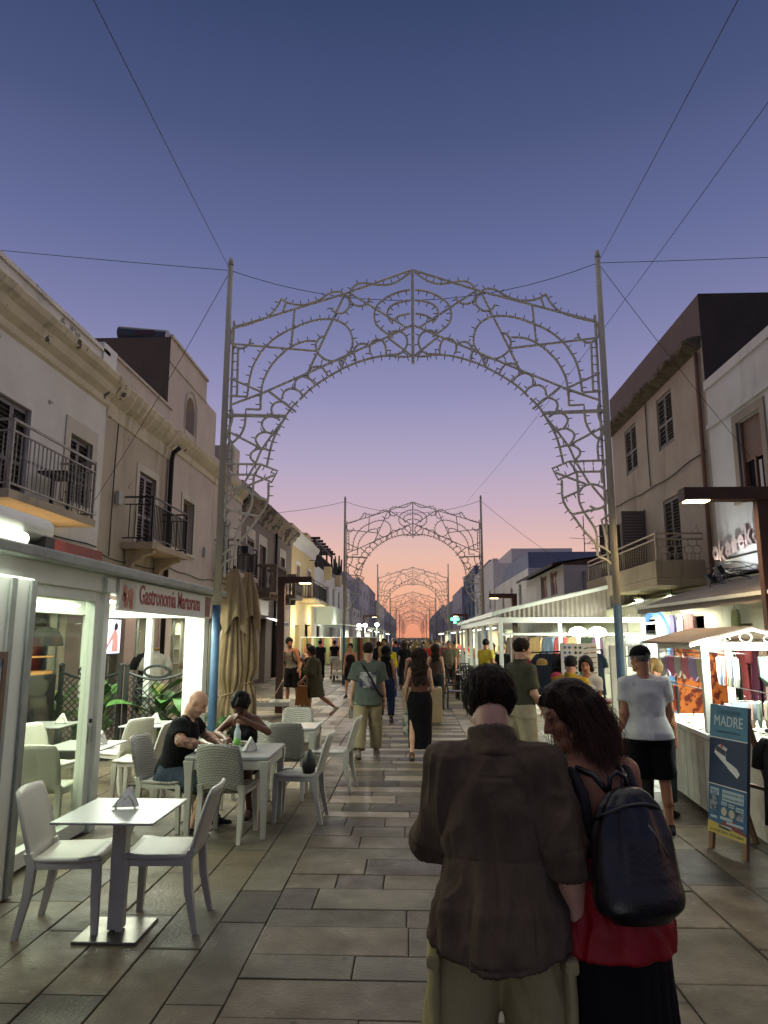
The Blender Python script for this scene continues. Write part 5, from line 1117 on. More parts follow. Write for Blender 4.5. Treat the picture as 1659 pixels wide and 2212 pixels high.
MB().quad((5.88, PY0, 0), (5.88, PY1, 0), (5.88, PY1, 3.2), (5.88, PY0, 3.2)).build('inner_wall', M_shopw, pv)
for yy in (20, 24, 28): lamp('pavilion_light', 'AREA', (4.2, yy, 2.3), 210, GREENW, 1.2, (0, 0, 0), 1.6, parent=pv)
lamp('gable_light', 'AREA', (4.2, PY0 + .5, 2.25), 22, GREENW, 2.6, (R(150), 0, 0), .3, parent=pv)
lamp('gable_front_light', 'AREA', (4.2, PY0 - 1.2, 1.9), 50, GREENW, 2.2, (R(125), 0, 0), .2, parent=pv)
# goods inside the pavilion
gc = ['#7d5a44', '#a88a5c', '#5c6a7a', '#b04a4a', '#c9b58a', '#3f4a3a', '#8a6a8a', '#b5b0a4', '#4a3a34', '#c07a3a']
for i in range(16): garment(2.9 + (i % 8) * .33, 19.3 + (i // 8) * 2.2, 1.85, .15, .34, .95, cm(gc[i % 10]), ['brown', 'tan', 'slate', 'red', 'straw', 'dark green', 'mauve', 'grey', 'umber', 'orange'][i % 10] + ' garment on the %s rail inside the pavilion' % ('front' if i < 8 else 'rear'), group='garments in the pavilion', sleeves=False)
for yy in (19.3, 21.5): top(MB().cyl((2.6, yy, 1.96), (5.6, yy, 1.96), .015, n=6).cyl((2.6, yy, 0), (2.6, yy, 1.96), .018, n=6).cyl((5.6, yy, 0), (5.6, yy, 1.96), .018, n=6), 'clothes_rail', M_alud, 'chrome clothes rail at the %s of the pavilion' % ('front' if yy < 20 else 'back'), 'clothes rail', (4.1, yy, 0))
# mushroom lamps
for k, x in enumerate((3.64, 4.06)):
    t = thing('globe_lamp', ['lit white globe lamp nearer the pavilion post', 'lit white globe lamp nearer the blue pole'][k], 'lamp', (x, 16, 0), 0, 'globe lamps'); MB().cyl((0, 0, 0), (0, 0, 1.88), .04, n=10).lathe([(.12, 0), (.12, .03), (.04, .05)], 12).build('stand', M_alu, t, local=True)
    MB().lathe([(.05, 1.86), (.17, 1.9), (.2, 1.96), (.17, 2.03), (.06, 2.08)], 18).build('globe', emit('globe_glow', (1, 1, .86), 9), t, local=True, smooth=True); lamp('globe_light', 'POINT', (x, 15.98, 1.78), 45, GREENW, .1)

# packed rail of clothes between the cart and the shop front
for i in range(12):
    c, nm = [('#a04a2a', 'terracotta'), ('#c9a03a', 'golden'), ('#e0d6c0', 'ivory'), ('#6a3a5a', 'plum'), ('#c9707a', 'rose'), ('#3a5a4a', 'forest green'), ('#d9c9a0', 'sand'), ('#8a2a2a', 'brick red'), ('#4a6a8a', 'steel blue'), ('#b5b5b0', 'silver grey'), ('#c98a3a', 'ochre'), ('#2a2a30', 'charcoal')][i]
    garment(4.75, 9.2 + i * .34, 1.75, R(80), .36, .95, cm(c), nm + ' garment on the rail behind the wooden cart', group='garments behind the cart', sleeves=i % 2 == 0)
top(MB().cyl((4.75, 9, 1.86), (4.75, 13.3, 1.86), .015, n=6).cyl((4.75, 9, 0), (4.75, 9, 1.86), .018, n=6).cyl((4.75, 13.3, 0), (4.75, 13.3, 1.86), .018, n=6), 'clothes_rail', M_alud, 'long clothes rail behind the wooden cart', 'clothes rail', (4.75, 11, 0))
tx = thing('patterned_textile', 'orange patterned textile hung behind the cart posts', 'textile', (4.2, 10.6, 1.7), R(20)); MB().grid([[(u, .03 * math.sin(u * 12), -z) for u in np.linspace(-.5, .5, 20)] for z in (0, .4, .8, 1.15)]).build('cloth', mat('suzani_print', '#b5682a', .9, c2='#5a1f1a', scale=9, contrast=5), tx, local=True, smooth=True, recalc=False); MB().cyl((-.55, 0, .01), (.55, 0, .01), .012, n=6).cyl((-.52, 0, -1.7), (-.52, 0, .01), .012, n=6).cyl((.52, 0, -1.7), (.52, 0, .01), .012, n=6).build('frame', M_iron, tx, local=True)
# ================================================================ wooden cart with hanging pouches
M_wpaint = mat('white_painted_wood', '#c7c8bd', .55, c2='#a8a99c', scale=6, bump=.15, bscale=25)
M_ply = mat('cart_roof_ply', '#8a7a68', .75, c2='#6f6152', scale=5, stretch=(1, .15, 1))
M_led = emit('led_strip', (.93, 1, .9), 16)
ct = thing('market_cart', 'white wooden cart with small gabled roof edged in lit strip', 'market stall', (3.05, 8.2, 0), R(-5))
# local: x across (0 street side .. .95), y along (-.6 near .. 1.3 far)
def L_(x, y, z): return (x, y, z)
MB().box((0, -.65, .08), (.95, 1.35, .84)).build('counter_body', M_wpaint, ct, local=True, bevel=.008)
MB().box((-.05, -.7, .84), (1.0, 1.4, .89)).build('counter_top', M_wpaint, ct, local=True, bevel=.006)
for i in range(9): MB().box((-.012, -.63 + i * .22, .1), (-.002, -.63 + i * .22 + .205, .82)).build('plank', M_wpaint, ct, local=True)
for x, y in ((0, -.55), (.82, -.55), (0, 1.2), (.82, 1.2)): MB().box((x, y, .89), (x + .075, y + .075, 1.8)).build('post', M_wpaint, ct, local=True, bevel=.004)
for y in (-.55, 1.2): MB().box((.075, y + .01, 1.72), (.82, y + .06, 1.8)).build('tie_beam', M_wpaint, ct, local=True)
for x in (0.01, .84): MB().box((x, -.475, 1.72), (x + .05, 1.2, 1.79)).build('side_beam', M_wpaint, ct, local=True)
for s_, (xa, xb) in ((0, (-.16, .448)), (1, (.452, 1.06))):
    za, zb = (1.775, 1.94) if s_ == 0 else (1.94, 1.775); r_ = MB(); r_.add([(xa, -.72, za), (xb, -.72, zb), (xb, 1.42, zb), (xa, 1.42, za), (xa, -.72, za + .025), (xb, -.72, zb + .025), (xb, 1.42, zb + .025), (xa, 1.42, za + .025)], [(0, 3, 2, 1), (4, 5, 6, 7), (0, 1, 5, 4), (1, 2, 6, 5), (2, 3, 7, 6), (3, 0, 4, 7)]); r_.build('roof_panel', M_ply, ct, local=True)
MB().bar((-.16, -.735, 1.765), (.45, -.735, 1.93), .012, .022).bar((.45, -.735, 1.93), (1.06, -.735, 1.765), .012, .022).build('led_strip', M_led, ct, local=True)
sc = MB()
for cx in (.2, .7):
    sc.tube([(cx + .1 * math.cos(a) * (1 - a / 12), -.55, 1.83 + .05 * math.sin(a) * (1 - a / 14)) for a in np.linspace(0, 9, 20)], .008, 5)
sc.tube([(.45 + .06 * math.cos(a), -.55, 1.85 + .05 * math.sin(a)) for a in np.linspace(0, 2 * PI, 15)[:-1]], .008, 5, closed=True); sc.build('scroll_ornament', M_wpaint, ct, local=True)
lamp('cart_light', 'AREA', ct.matrix_basis @ Vector((.45, .4, 1.72)), 105, (.95, 1, .9), .5, (0, 0, 0), 1.4, parent=ct)
lamp('cart_led_light', 'AREA', ct.matrix_basis @ Vector((.45, -.8, 1.8)), 34, (.95, 1, .92), 1.0, (R(40), 0, 0), .05, parent=ct)
RAILS = [(.1, 1.66), (.5, 1.66), (.9, 1.3)]
for x, z in ((.08, 1.68), (.45, 1.68), (.08, 1.3), (.8, 1.25)): MB().cyl((x, -.5, z), (x, 1.2, z), .006, n=5).build('hanging_cord', M_iron, ct, local=True)
def pouch(lx, ly, z, rz, w, h, c, lab):
    p = ct.matrix_basis @ Vector((lx, ly, z)); t = thing('hanging_pouch', lab, 'pouch', p, rz, 'pouches hanging on the cart')
    w *= 1.25; h *= 1.2; m = cm(c); f = MB(); pr = [(-w / 2, -.05), (w / 2, -.05), (w / 2 * .95, -h * .7), (0.0, -h), (-w / 2 * .95, -h * .7)] if h > .2 else [(-w / 2, -.03), (w / 2, -.03), (w / 2, -h), (-w / 2, -h)]
    f.prism(pr, lambda a, b, c_: (a, c_, b), -.014, .014); f.build('pouch_body', m, t, local=True, bevel=.006); MB().tube([(-w / 2, 0, -.045), (0, 0, -.035), (w / 2, 0, -.045)], .005, 5).build('zip', mat('zip_grey', '#8a8a80', .4, metal=.5), t, local=True); MB().tube([(0, 0, -.04), (0, 0, .0), (.012, 0, .012)], .003, 4).build('hook', M_steel, t, local=True)
pn = {'#b58fc0': 'lilac', '#d98aa0': 'rose pink', '#c9cfc4': 'pale grey', '#cfd2c2': 'white', '#d27f88': 'coral pink', '#b7a6d0': 'lavender', '#d9d9a8': 'pale yellow', '#20352f': 'dark green', '#1f2624': 'black green', '#7fa890': 'sage', '#e3a8b4': 'large pink', '#9fb0b8': 'grey blue', '#d9b6a6': 'peach', '#4fb5a5': 'turquoise', '#e0509a': 'magenta', '#c3d060': 'lime', '#f07a4a': 'orange', '#ef6a5a': 'coral red', '#15161a': 'black'}
up = ['#b58fc0', '#d98aa0', '#c9cfc4', '#cfd2c2', '#d27f88', '#b7a6d0', '#d9d9a8']
for i, c in enumerate(up): pouch(.08, 1.1 - i * .22, 1.67, R(60 + (i * 37) % 50), .2, .25, c, pn[c] + ' pouch on the upper street-side cord of the cart')
for i in range(9):
    c = ['#cfd2c2', '#3a5a8a', '#b9c4b0', '#b04a40', '#8aa07a', '#c9c4a8', '#3a4a5a', '#d9d9c8', '#c9cfc4'][i]; pouch(.45, .35 - i * .07, 1.67, R(75), .16, .3, c, 'narrow striped pouch, %s from the back of the row under the cart gable' % ORDW[i])
for i, c in enumerate(('#20352f', '#1f2624', '#7fa890')): pouch(.75, -.2 - i * .1, 1.69, R(40 - i * 20), .22, .3, c, pn[c] + ' pouch under the right end of the cart gable')
for i, c in enumerate(('#4fb5a5', '#e0509a', '#c3d060', '#f07a4a', '#ef6a5a', '#15161a')): pouch(.08, 1.15 - i * .07, 1.32, R(78), .14, .3, c, pn[c] + ' neck strap pouch in the bright row by the white-shirted man')
for i, c in enumerate(('#e3a8b4', '#9fb0b8', '#d9b6a6', '#8a9a90', '#c9b9a0', '#7a8a80')): pouch(.35 + i * .07, -.45, 1.22 + (.02 if i else 0), R(10 - i * 4) if i < 2 else R(60), .24, .26, c, (pn.get(c) or ['', '', '', 'dull green', 'sand', 'grey green'][i]) + ' pouch hanging low above the poster board')
# trinkets on counter
tr_ = MB(); rr = random.Random(8)
for i in range(140): tr_.cbox((rr.uniform(-.02, .9), rr.uniform(-.6, 1.3), .894), (rr.uniform(.01, .035), rr.uniform(.01, .05), .01), rr.uniform(0, 3))
o = tr_.build('trinkets', mat('trinket_metal', '#8f8a6a', .35, metal=.5, c2='#5d5a44', scale=20), None); o.location = ct.location; o.rotation_euler = ct.rotation_euler; setp(o, 'many small trinkets spread over the cart counter', 'trinkets', kind='stuff')
# second low table in front of the cart, towards the right edge
t2 = thing('trestle_counter', 'white low counter right of the poster board', 'counter', (3.65, 7.1, 0), R(-5)); MB().box((-.45, -.35, .84), (.9, .38, .89)).build('top', M_wpaint, t2, local=True, bevel=.006); MB().box((-.42, -.32, .0), (.86, .35, .84)).build('cloth_front', M_wcl, t2, local=True)
# ================================================================ poster A-board
bd = thing('poster_board', 'wooden A-board with blue boat trip poster by the cart', 'sign board', (2.72, 6.68, 0), R(-73))
# local: x along board width (near end +), face toward -y local
M_wood = mat('pine_batten', '#8a6b48', .7, c2='#6d5236', scale=6, stretch=(1, 1, .15))
tl = R(-8)
def bz(z, off=0): return (-z * math.tan(tl) * -1)
bw = .235
def PB(x, z, o=0): return (x, z * .12 - o, z)  # leaning back
MB().bar((-bw + .03, 0, 0), (-bw + .03, .15, 1.24), .05, .03, (0, 1, 0)).build('batten', M_wood, bd, local=True); MB().bar((bw - .03, 0, 0), (bw - .03, .15, 1.24), .05, .03, (0, 1, 0)).build('batten', M_wood, bd, local=True)
for s_ in (-1, 1): MB().bar((s_ * (bw - .03), .135, 1.12), (s_ * (bw - .03), .48, 0), .05, .025, (0, 1, 0)).build('rear_leg', M_wood, bd, local=True)
MB().bar((-bw + .03, .3, .55), (bw - .03, .3, .55), .03, .03).build('rear_rail', M_wood, bd, local=True)
def flat(poly, o, m, nm, par):
    mb = MB(); a = [PB(x, z, o) for x, z in poly]; b = [PB(x, z, o + .0012) for x, z in poly]; n = len(poly); mb.add(a + b, [tuple(range(n)), tuple(range(2 * n - 1, n - 1, -1))] + [(i, (i + 1) % n, (i + 1) % n + n, i + n) for i in range(n)]); return mb.build(nm, m, par, local=True)
def rect(x0, z0, x1, z1): return [(x0, z0), (x1, z0), (x1, z1), (x0, z1)]
pan = MB(); q = [PB(-bw, .14, .02), PB(bw, .14, .02), PB(bw, 1.24, .02), PB(-bw, 1.24, .02)]; q2 = [(a, b + .012, c) for a, b, c in q]; pan.add(q + q2, [(0, 1, 2, 3), (7, 6, 5, 4), (0, 4, 5, 1), (1, 5, 6, 2), (2, 6, 7, 3), (3, 7, 4, 0)]); po = pan.build('poster', mat('poster_blue', '#2f5f80', .55, c2='#244d6e', scale=3), bd, local=True)
flat(rect(-bw, .96, bw, 1.24), .0212, mat('poster_teal', '#4f8294', .55, c2='#457586', scale=4), 'title_field', po)
flat(rect(-bw, .55, bw, .95), .0212, mat('poster_sea', '#173052', .5, c2='#0f2440', scale=9), 'sea_picture', po)
flat(rect(-bw, .948, bw, .957), .0226, M_signw, 'rule', po); flat(rect(-bw, .545, bw, .553), .0226, M_signw, 'rule', po)
flat([(-.17, .82), (-.02, .72), (.12, .64), (.15, .68), (.11, .72), (-.02, .77), (-.03, .84), (-.14, .88)], .0228, M_signw, 'boat_hull', po)
flat([(-.15, .84), (-.03, .8), (-.03, .85), (-.14, .88)], .0242, mat('boat_window', '#3a4048', .5), 'boat_windows', po); flat([(-.13, .885), (-.02, .845), (0, .87), (-.08, .9)], .0242, mat('boat_roof', '#bfc2b8', .5), 'boat_roof', po); flat(rect(-.085, .87, -.06, .905), .0258, M_redtxt, 'boat_funnel', po); flat([(-.14, .8), (.0, .715), (.0, .705), (-.15, .795)], .0242, mat('boat_stripe', '#23303f', .5), 'boat_stripe', po)
flat([(-bw, .2), (-.1, .22), (.05, .3), (bw, .2), (bw, .14), (-bw, .14)], .0212, mat('poster_coral', '#5a2440', .6, c2='#8a3a30', scale=30, contrast=2), 'reef_picture', po); flat([(-bw, .14), (bw, .14), (bw, .19), (-bw, .24)], .0226, mat('poster_yellow', '#b5a04a', .6), 'phone_strip', po)
for r_ in ((-.21, .46, -.1, .52), (-.06, .43, .2, .52), (-.07, .39, 0, .42), (.02, .385, .09, .415), (.11, .37, .2, .405), (-.08, .27, .07, .295), (0, .245, .2, .265), (-.2, .265, -.12, .285), (-.1, .19, .06, .225)): flat(rect(*r_), .0226, mat('caption_panel', '#9fb0b4', .6), 'caption_panel', po)
for r_ in ((-.21, .33, -.12, .45), (.11, .3, .2, .365)): flat(rect(*r_), .0226, mat('small_photo', '#8a8f90', .6, c2='#2a3b50', scale=25, contrast=3), 'small_photo', po)
for cx, cz in ((-.035, .34), (.06, .335)): flat([(cx + .035 * math.cos(a), cz + .035 * math.sin(a)) for a in np.linspace(0, 2 * PI, 15)[:-1]], .0226, mat('round_photo', '#b0a78c', .6), 'round_photo', po)
def ptext(s_, x, z, size, m, sx=1, shear=0):
    p = PB(x, z, .0246); text('lettering', s_, m, po, p, (PI / 2 - math.atan(.12), 0, 0), size, sx, 'CENTER', .0006, shear, local=True)
M_pw = mat('poster_white_ink', '#c9d4d4', .6); M_pd = mat('poster_dark_ink', '#26323a', .6); M_pg = mat('poster_grey_ink', '#3c5e6c', .6)
ptext('MADRE', 0, 1.06, .13, M_pw, .85); ptext('Giuseppina', 0, 1.165, .075, M_pg, .9, .3); ptext('escursioni in barca', 0, 1.0, .04, M_pg)
ptext('Escursione Diurna 10:00 / 17:00', .07, .485, .022, M_pd, .85); ptext('Escursione Serale 18:00 / 21:00', .07, .445, .022, M_pd, .85); ptext('VISITA LE', -.155, .487, .02, M_pd); ptext('PELAGIE', -.155, .466, .02, M_pd); ptext('Tel. +39 338 7248438 - +39 333 3046944', 0, .158, .03, M_pd, .8); ptext('Info e Prenotazioni', -.02, .2, .022, M_pd, .8); ptext('Pranzo', -.035, .4, .018, M_pd); ptext('Aperitivo', .055, .395, .018, M_pd); ptext('Snorkeling', .155, .382, .018, M_pd)
# ================================================================ clip board display, panel, trestles
cb = thing('clip_display_board', 'white board of hair clips in rows at the market stalls', 'display board', (2.5, 11, 0)); MB().box((-.27, -.012, .95), (.27, .012, 1.76)).build('board', M_signw, cb, local=True, bevel=.004); MB().box((-.25, .01, 0), (-.21, .05, 1.7)).box((.21, .01, 0), (.25, .05, 1.7)).build('stand_leg', M_wood, cb, local=True)
cl1, cl2, cl3, cl4 = cm('#3f6a9a'), cm('#3c6a5a'), cm('#7a7a80'), cm('#a87a60')
for r_ in range(9):
    z = 1.7 - r_ * .075
    for x, m in ((-.21, cl1), (-.14, cl1), (-.05, cl2), (.02, cl2)):
        if r_ < 7: MB().cyl((x, -.014, z), (x, -.026, z), .022, .012, 6).build('clip', m, cb, local=True)
    MB().bar((.07, -.02, z - .02), (.14, -.02, z), .012, .014).build('clip', cl3, cb, local=True); MB().bar((.17, -.02, z), (.25, -.02, z + .005), .012, .014).build('clip', cl4, cb, local=True)
wp = thing('white_shutter_panel', 'tall white panel on yellow trestle feet beside the blue pole', 'panel', (2.86, 10.3, 0), R(12)); MB().box((-.1, -.02, .62), (.12, .02, 1.74)).build('panel', M_wpaint, wp, local=True, bevel=.005); MB().box((.04, -.03, .9), (.06, -.018, 1.35)).build('bolt', M_alud, wp, local=True); MB().bar((-.05, 0, 0), (-.05, 0, .62), .05, .05).bar((.08, 0, 0), (.08, 0, .62), .05, .05).bar((-.05, -.2, .03), (-.05, .2, .03), .05, .05).build('trestle', mat('yellow_paint', '#b58a1c', .5), wp, local=True)
rt_ = thing('red_table', 'small red table with lit candle behind the yellow-shirted man', 'table', (2.95, 11.4, 0)); MB().box((-.3, -.25, .86), (.3, .25, .9)).build('top', mat('red_lacquer', '#7a221c', .4), rt_, local=True)
for a in (-.26, .26):
    for b in (-.2, .2): MB().box((a - .02, b - .02, 0), (a + .02, b + .02, .86)).build('leg', M_iron, rt_, local=True)
# racks of clothes in front of the pavilion
pk = garment(2.2, 13.9, 1.42, 0, .34, .5, cm('#c2356a'), 'magenta t-shirt with small turtle print on the street rack'); MB().lathe([(.03, 0), (.03, .004)], 10).build('turtle_print', cm('#d9a0b0'), pk, local=True).location = (0, -.03, -.15)
pk.children[-1].rotation_euler = (PI / 2, 0, 0)
for x, c, lab in ((2.45, '#1c2438', 'navy dress next to the magenta t-shirt'), (2.62, '#5a1c2a', 'wine red dress on the street rack'), (2.85, '#1a1a1c', 'black jacket on the street rack'), (3.05, '#b08a20', 'mustard yellow jacket on the street rack'), (3.2, '#b59a30', 'yellow cardigan beside the mustard jacket'), (3.4, '#2a3a4a', 'dark blue shirt near the globe lamp'), (3.0, '#d0ccc0', 'white shirt behind the clip board')): garment(x, 13.6 + (x % .3), 1.55, .3, .34, .75, cm(c), lab)
top(MB().cyl((1.95, 13.9, 1.55), (3.6, 13.9, 1.62), .015, n=6).cyl((1.95, 13.9, 0), (1.95, 13.9, 1.55), .018, n=6).cyl((3.6, 13.9, 0), (3.6, 13.9, 1.62), .018, n=6), 'clothes_rack', M_iron, 'street clothes rack in front of the pavilion', 'clothes rack', (2.7, 13.9, 0))
def cap(x, y, z, rz, c, lab):
    t = thing('baseball_hat', lab, 'hat', (x, y, z), rz, 'hats on the hat stand'); MB().lathe([(.1, 0), (.102, .03), (.085, .08), (.04, .11), (.0, .115)], 16).build('crown', cm(c), t, local=True, smooth=True); rows = [[(.1 * math.sin(a) * k, .1 * math.cos(a) + (k - 1) * .5 * (1 - abs(a) / 1.6) + .01, .005 - (k - 1) * .05) for a in np.linspace(-1, 1, 9)] for k in (1, 1.06, 1.12)]; shell(rows, .006).build('peak', cm(c), t, local=True, smooth=True)
cap(2.6, 13.3, 1.12, 2.6, '#b03a4a', 'red cap on the hat stand'); cap(2.95, 14.2, 1.5, 2.4, '#3a6aa0', 'blue cap high on the hat stand'); cap(2.35, 13.3, 1.36, 2.8, '#a88a4a', 'straw-coloured cap at the top of the rack'); cap(2.55, 13.2, .95, 2.7, '#9a7a48', 'tan cap low on the hat stand'); cap(2.5, 13.15, .8, 2.7, '#b04a60', 'pink cap at the bottom of the hat stand')
top(MB().cyl((2.72, 13.4, 0), (2.72, 13.4, 1.75), .015, n=6).lathe([(.2, 0), (.2, .02), (.03, .04)], 14, (2.72, 13.4, 0)).bar((2.4, 13.4, 1.3), (2.9, 13.4, 1.3), .012, .012).bar((2.4, 13.4, .95), (2.9, 13.4, .95), .012, .012), 'hat_stand', M_iron, 'black wire hat stand by the street rack', 'hat stand', (2.72, 13.4, 0))
# rack at right edge
for i, (c, lab) in enumerate((('#131314', 'black jacket on the rack at the right edge'), ('#b5b0a4', 'light grey trousers on the rack at the right edge'), ('#c9c4b8', 'white trousers on the rack at the right edge'))): garment(3.05 + i * .16, 6.32 + i * .02, 1.0, .3 + PI / 2, .36, .72, cm(c), lab, sleeves=(i == 0))
top(MB().cyl((2.95, 6.3, 1.08), (3.8, 6.35, 1.08), .014, n=6).cyl((3.8, 6.35, 0), (3.8, 6.35, 1.08), .014, n=6).cyl((2.98, 6.3, 1.08), (2.98, 6.3, 1.09), .014, n=6), 'garment_rail', M_alud, 'metal garment rail at the right edge of the view', 'garment rail', (3.4, 6.3, 0))
bl_ = MB(); rr = random.Random(3)
for i in range(12): bl_.tube([(rr.uniform(-.06, .06), rr.uniform(-.05, .05), .02), (rr.uniform(-.08, .08), rr.uniform(-.06, .06), -.05), (rr.uniform(-.05, .05), rr.uniform(-.05, .05), -.12)], .012, 5)
top(bl_, 'belt_bunch', mat('striped_belts', '#1a1a1a', .4, c2='#c9c9c9', scale=40, contrast=6), 'bunch of black and white belts over the garment rail', 'belts', (2.98, 6.28, 1.12))
# ================================================================ street furniture further on
M_plantr = wallmat('planter_stone', '#b8a682', '#9c8c6c', None, 0, .3)
px = thing('stone_planter', 'tall cream stone planter box in the middle of the walkway', 'planter', (.12, 15.95, 0)); MB().box((-.36, -.24, .05), (.5, .24, .78)).build('body', M_plantr, px, local=True, bevel=.02); MB().box((-.3, -.18, .0), (.44, .18, .05)).build('foot', M_slab, px, local=True); MB().box((-.28, -.16, .74), (.42, .16, .785)).build('soil', mat('dark_soil', '#241c16', .95), px, local=True)
def lounger(x, y, rz, lab):
    t = thing('slatted_bench', lab, 'bench', (x, y, 0), rz, 'slatted street benches'); MB().box((-.8, -.42, .26), (.8, .42, .36)).build('frame', M_wpaint, t, local=True, bevel=.01)
    for i in range(11): MB().box((-.76 + i * .1, -.4, .36), (-.69 + i * .1, .4, .385)).build('slat', M_wood if False else mat('bleached_slat', '#b5a88e', .7, c2='#958a72', scale=6), t, local=True)
    for i in range(5): MB().cbox((.42 + i * .045, 0, .46 + i * .085), (.02, .76, .075), 0, 0, R(28)).build('back_slat', mat('bleached_slat', '#b5a88e', .7), t, local=True)
    for a in (-.7, .7):
        for b in (-.34, .34): MB().box((a - .03, b - .03, 0), (a + .03, b + .03, .26)).build('leg', M_iron, t, local=True)
lounger(-3.75, 17.3, R(8), 'pale slatted bench beside the rust-brown lamp on the left'); lounger(-3.1, 31.5, R(95), 'pale slatted bench by the scarf stall')
top(MB().box((-.6, -.5, .12), (.6, .5, .34)).box((-.5, -.4, 0), (.5, .4, .12)), 'stone_plinth', M_plantr, 'low stone plinth seat in front of the scarf stall', 'plinth', (-2.9, 29.5, 0), bevel=.01)
# black tables and chairs on the right of the walkway
def black_chair(x, y, rz, lab):
    t = thing('black_chair', lab, 'chair', (x, y, 0), R(rz), 'black terrace chairs'); m = mat('black_resin', '#17171a', .35)
    MB().box((-.22, -.2, .42), (.22, .24, .45)).build('seat', m, t, local=True, bevel=.01)
    b = MB(); b.tube([(-.21, -.2, .45), (-.22, -.27, .8), (-.16, -.3, .92), (.16, -.3, .92), (.22, -.27, .8), (.21, -.2, .45)], .018, 6); b.build('back_frame', m, t, local=True)
    for i in range(4): MB().box((-.15 + i * .09, -.29, .46), (-.12 + i * .09, -.265, .9)).build('back_slat', m, t, local=True)
    for a in (-.2, .2): MB().tube([(a * 1.1, .22, .0), (a * 1.1, .2, .64), (a * 1.1, -.2, .66)], .015, 6).build('arm_leg', m, t, local=True); MB().cyl((a * 1.05, -.22, 0), (a, -.2, .45), .015, n=6).build('leg', m, t, local=True)
def black_table(x, y, lab):
    t = thing('black_table', lab, 'table', (x, y, 0), 0, 'black terrace tables'); m = mat('black_gloss', '#141418', .22)
    for i in range(6): MB().box((-.4, -.4 + i * .135, .72), (.4, -.28 + i * .135, .745)).build('slat', m, t, local=True, bevel=.003)
    for a in (-.34, .34):
        for b in (-.34, .34): MB().box((a - .025, b - .025, 0), (a + .025, b + .025, .72)).build('leg', m, t, local=True)
for k, (x, y) in enumerate(((1.75, 19.6), (1.7, 22.2), (1.8, 25.2))):
    w_ = ['nearest', 'middle', 'farthest'][k]; black_table(x, y, w_ + ' black slatted terrace table right of the walkway')
    black_chair(x - .62, y - .1, -90, 'black chair on the walkway side of the %s black table' % w_); black_chair(x, y - .75, 0, 'black chair on our side of the %s black table' % w_); black_chair(x + .05, y + .75, 180, 'black chair on the far side of the %s black table' % w_)
# scarf stall on the left
ss = thing('scarf_stall', 'scarf stall with lit lamps and hanging rail on the left', 'market stall', (-4.2, 38, 0)); MB().cyl((-5.8, 37, 1.85), (-1.9, 38.5, 1.85), .025, n=6).build('rail', M_alu, ss)
for x, y in ((-5.8, 37), (-3.8, 37.75), (-1.9, 38.5)): MB().cyl((x, y, 0), (x, y, 1.85), .03, n=6).build('post', M_alu, ss)
sccol = [('#c9b98a', 'cream'), ('#3a2f2a', 'black'), ('#b0784a', 'orange'), ('#a3a568', 'lime'), ('#6a7a52', 'green'), ('#4a5f8a', 'blue'), ('#8a9a6a', 'sage'), ('#c9a55a', 'amber'), ('#94503f', 'rust red'), ('#d9d0b0', 'ivory')]
for i in range(30):
    c, nm = sccol[(i * 7 + i // 3) % 10]; u = (i + .5) / 30; x, y = -5.8 + 3.9 * u, 37 + 1.5 * u
    w_ = ['left', 'middle', 'right'][i // 10]; t = thing('hanging_scarf', '%s scarf, %s from the left in the %s third of the scarf stall rail' % (nm, ORDW[i % 10], w_), 'scarf', (x, y, 1.85), .35, 'scarves on the stall rail'); rr = random.Random(i)
    rows = [[(s_ * .075, .02 * math.sin(s_ * 5 + i + z * 3), -z) for s_ in np.linspace(-1, 1, 7)] for z in (0, .3, .6, .9, 1.2, 1.35 + rr.uniform(-.1, .1))]; MB().grid(rows).build('cloth', cm(c), t, local=True, smooth=True, recalc=False)
for x, y, z in ((-2.6, 39, 2.5), (-2.0, 40, 2.55), (-3.0, 40, 2.5)):
    MB().lathe([(.02, .1), (.09, .06), (.12, 0), (.09, -.06), (.02, -.1)], 12, (x, y, z)).build('lit_bulb', emit('flood_white', (.95, 1, .95), 30), ss, smooth=True)
    MB().cyl((x, y, 0), (x, y, z - .08), .02, n=6).build('lamp_pole', M_alu, ss)
lamp('stall_flood', 'POINT', (-2.5, 38.9, 2.5), 260, (.95, 1, .93), .2); lamp('stall_flood', 'POINT', (-4.4, 36.6, 2.6), 130, (1, .95, .75), .2)
lamp('wall_glow', 'POINT', (-5.5, 42.5, 2.9), 110, (1, .95, .72), .15); lamp('wall_glow', 'POINT', (-5.6, 37.0, 2.7), 70, (1, .9, .6), .15); lamp('wall_glow', 'POINT', (-4.6, 47.5, 2.3), 130, (.95, 1, .9), .2)
for k, (x, y, z) in enumerate(((-5.7, 42.5, 2.9), (-5.75, 37.2, 2.75), (-4.9, 46, 2.6), (-5.2, 33.5, 2.6))):
    top(MB().lathe([(.03, .1), (.11, .05), (.13, 0), (.08, -.08)], 12), 'wall_lamp', emit('wall_lamp_glow', (1, .95, .75), 14), ['lit wall lamp beside the white archway', 'lit wall lamp on the yellow house', 'lit lamp under the pale sign box', 'lit lamp by the statue on the left'][k], 'lamp', (x, y, z), 'wall lamps', smooth=True)
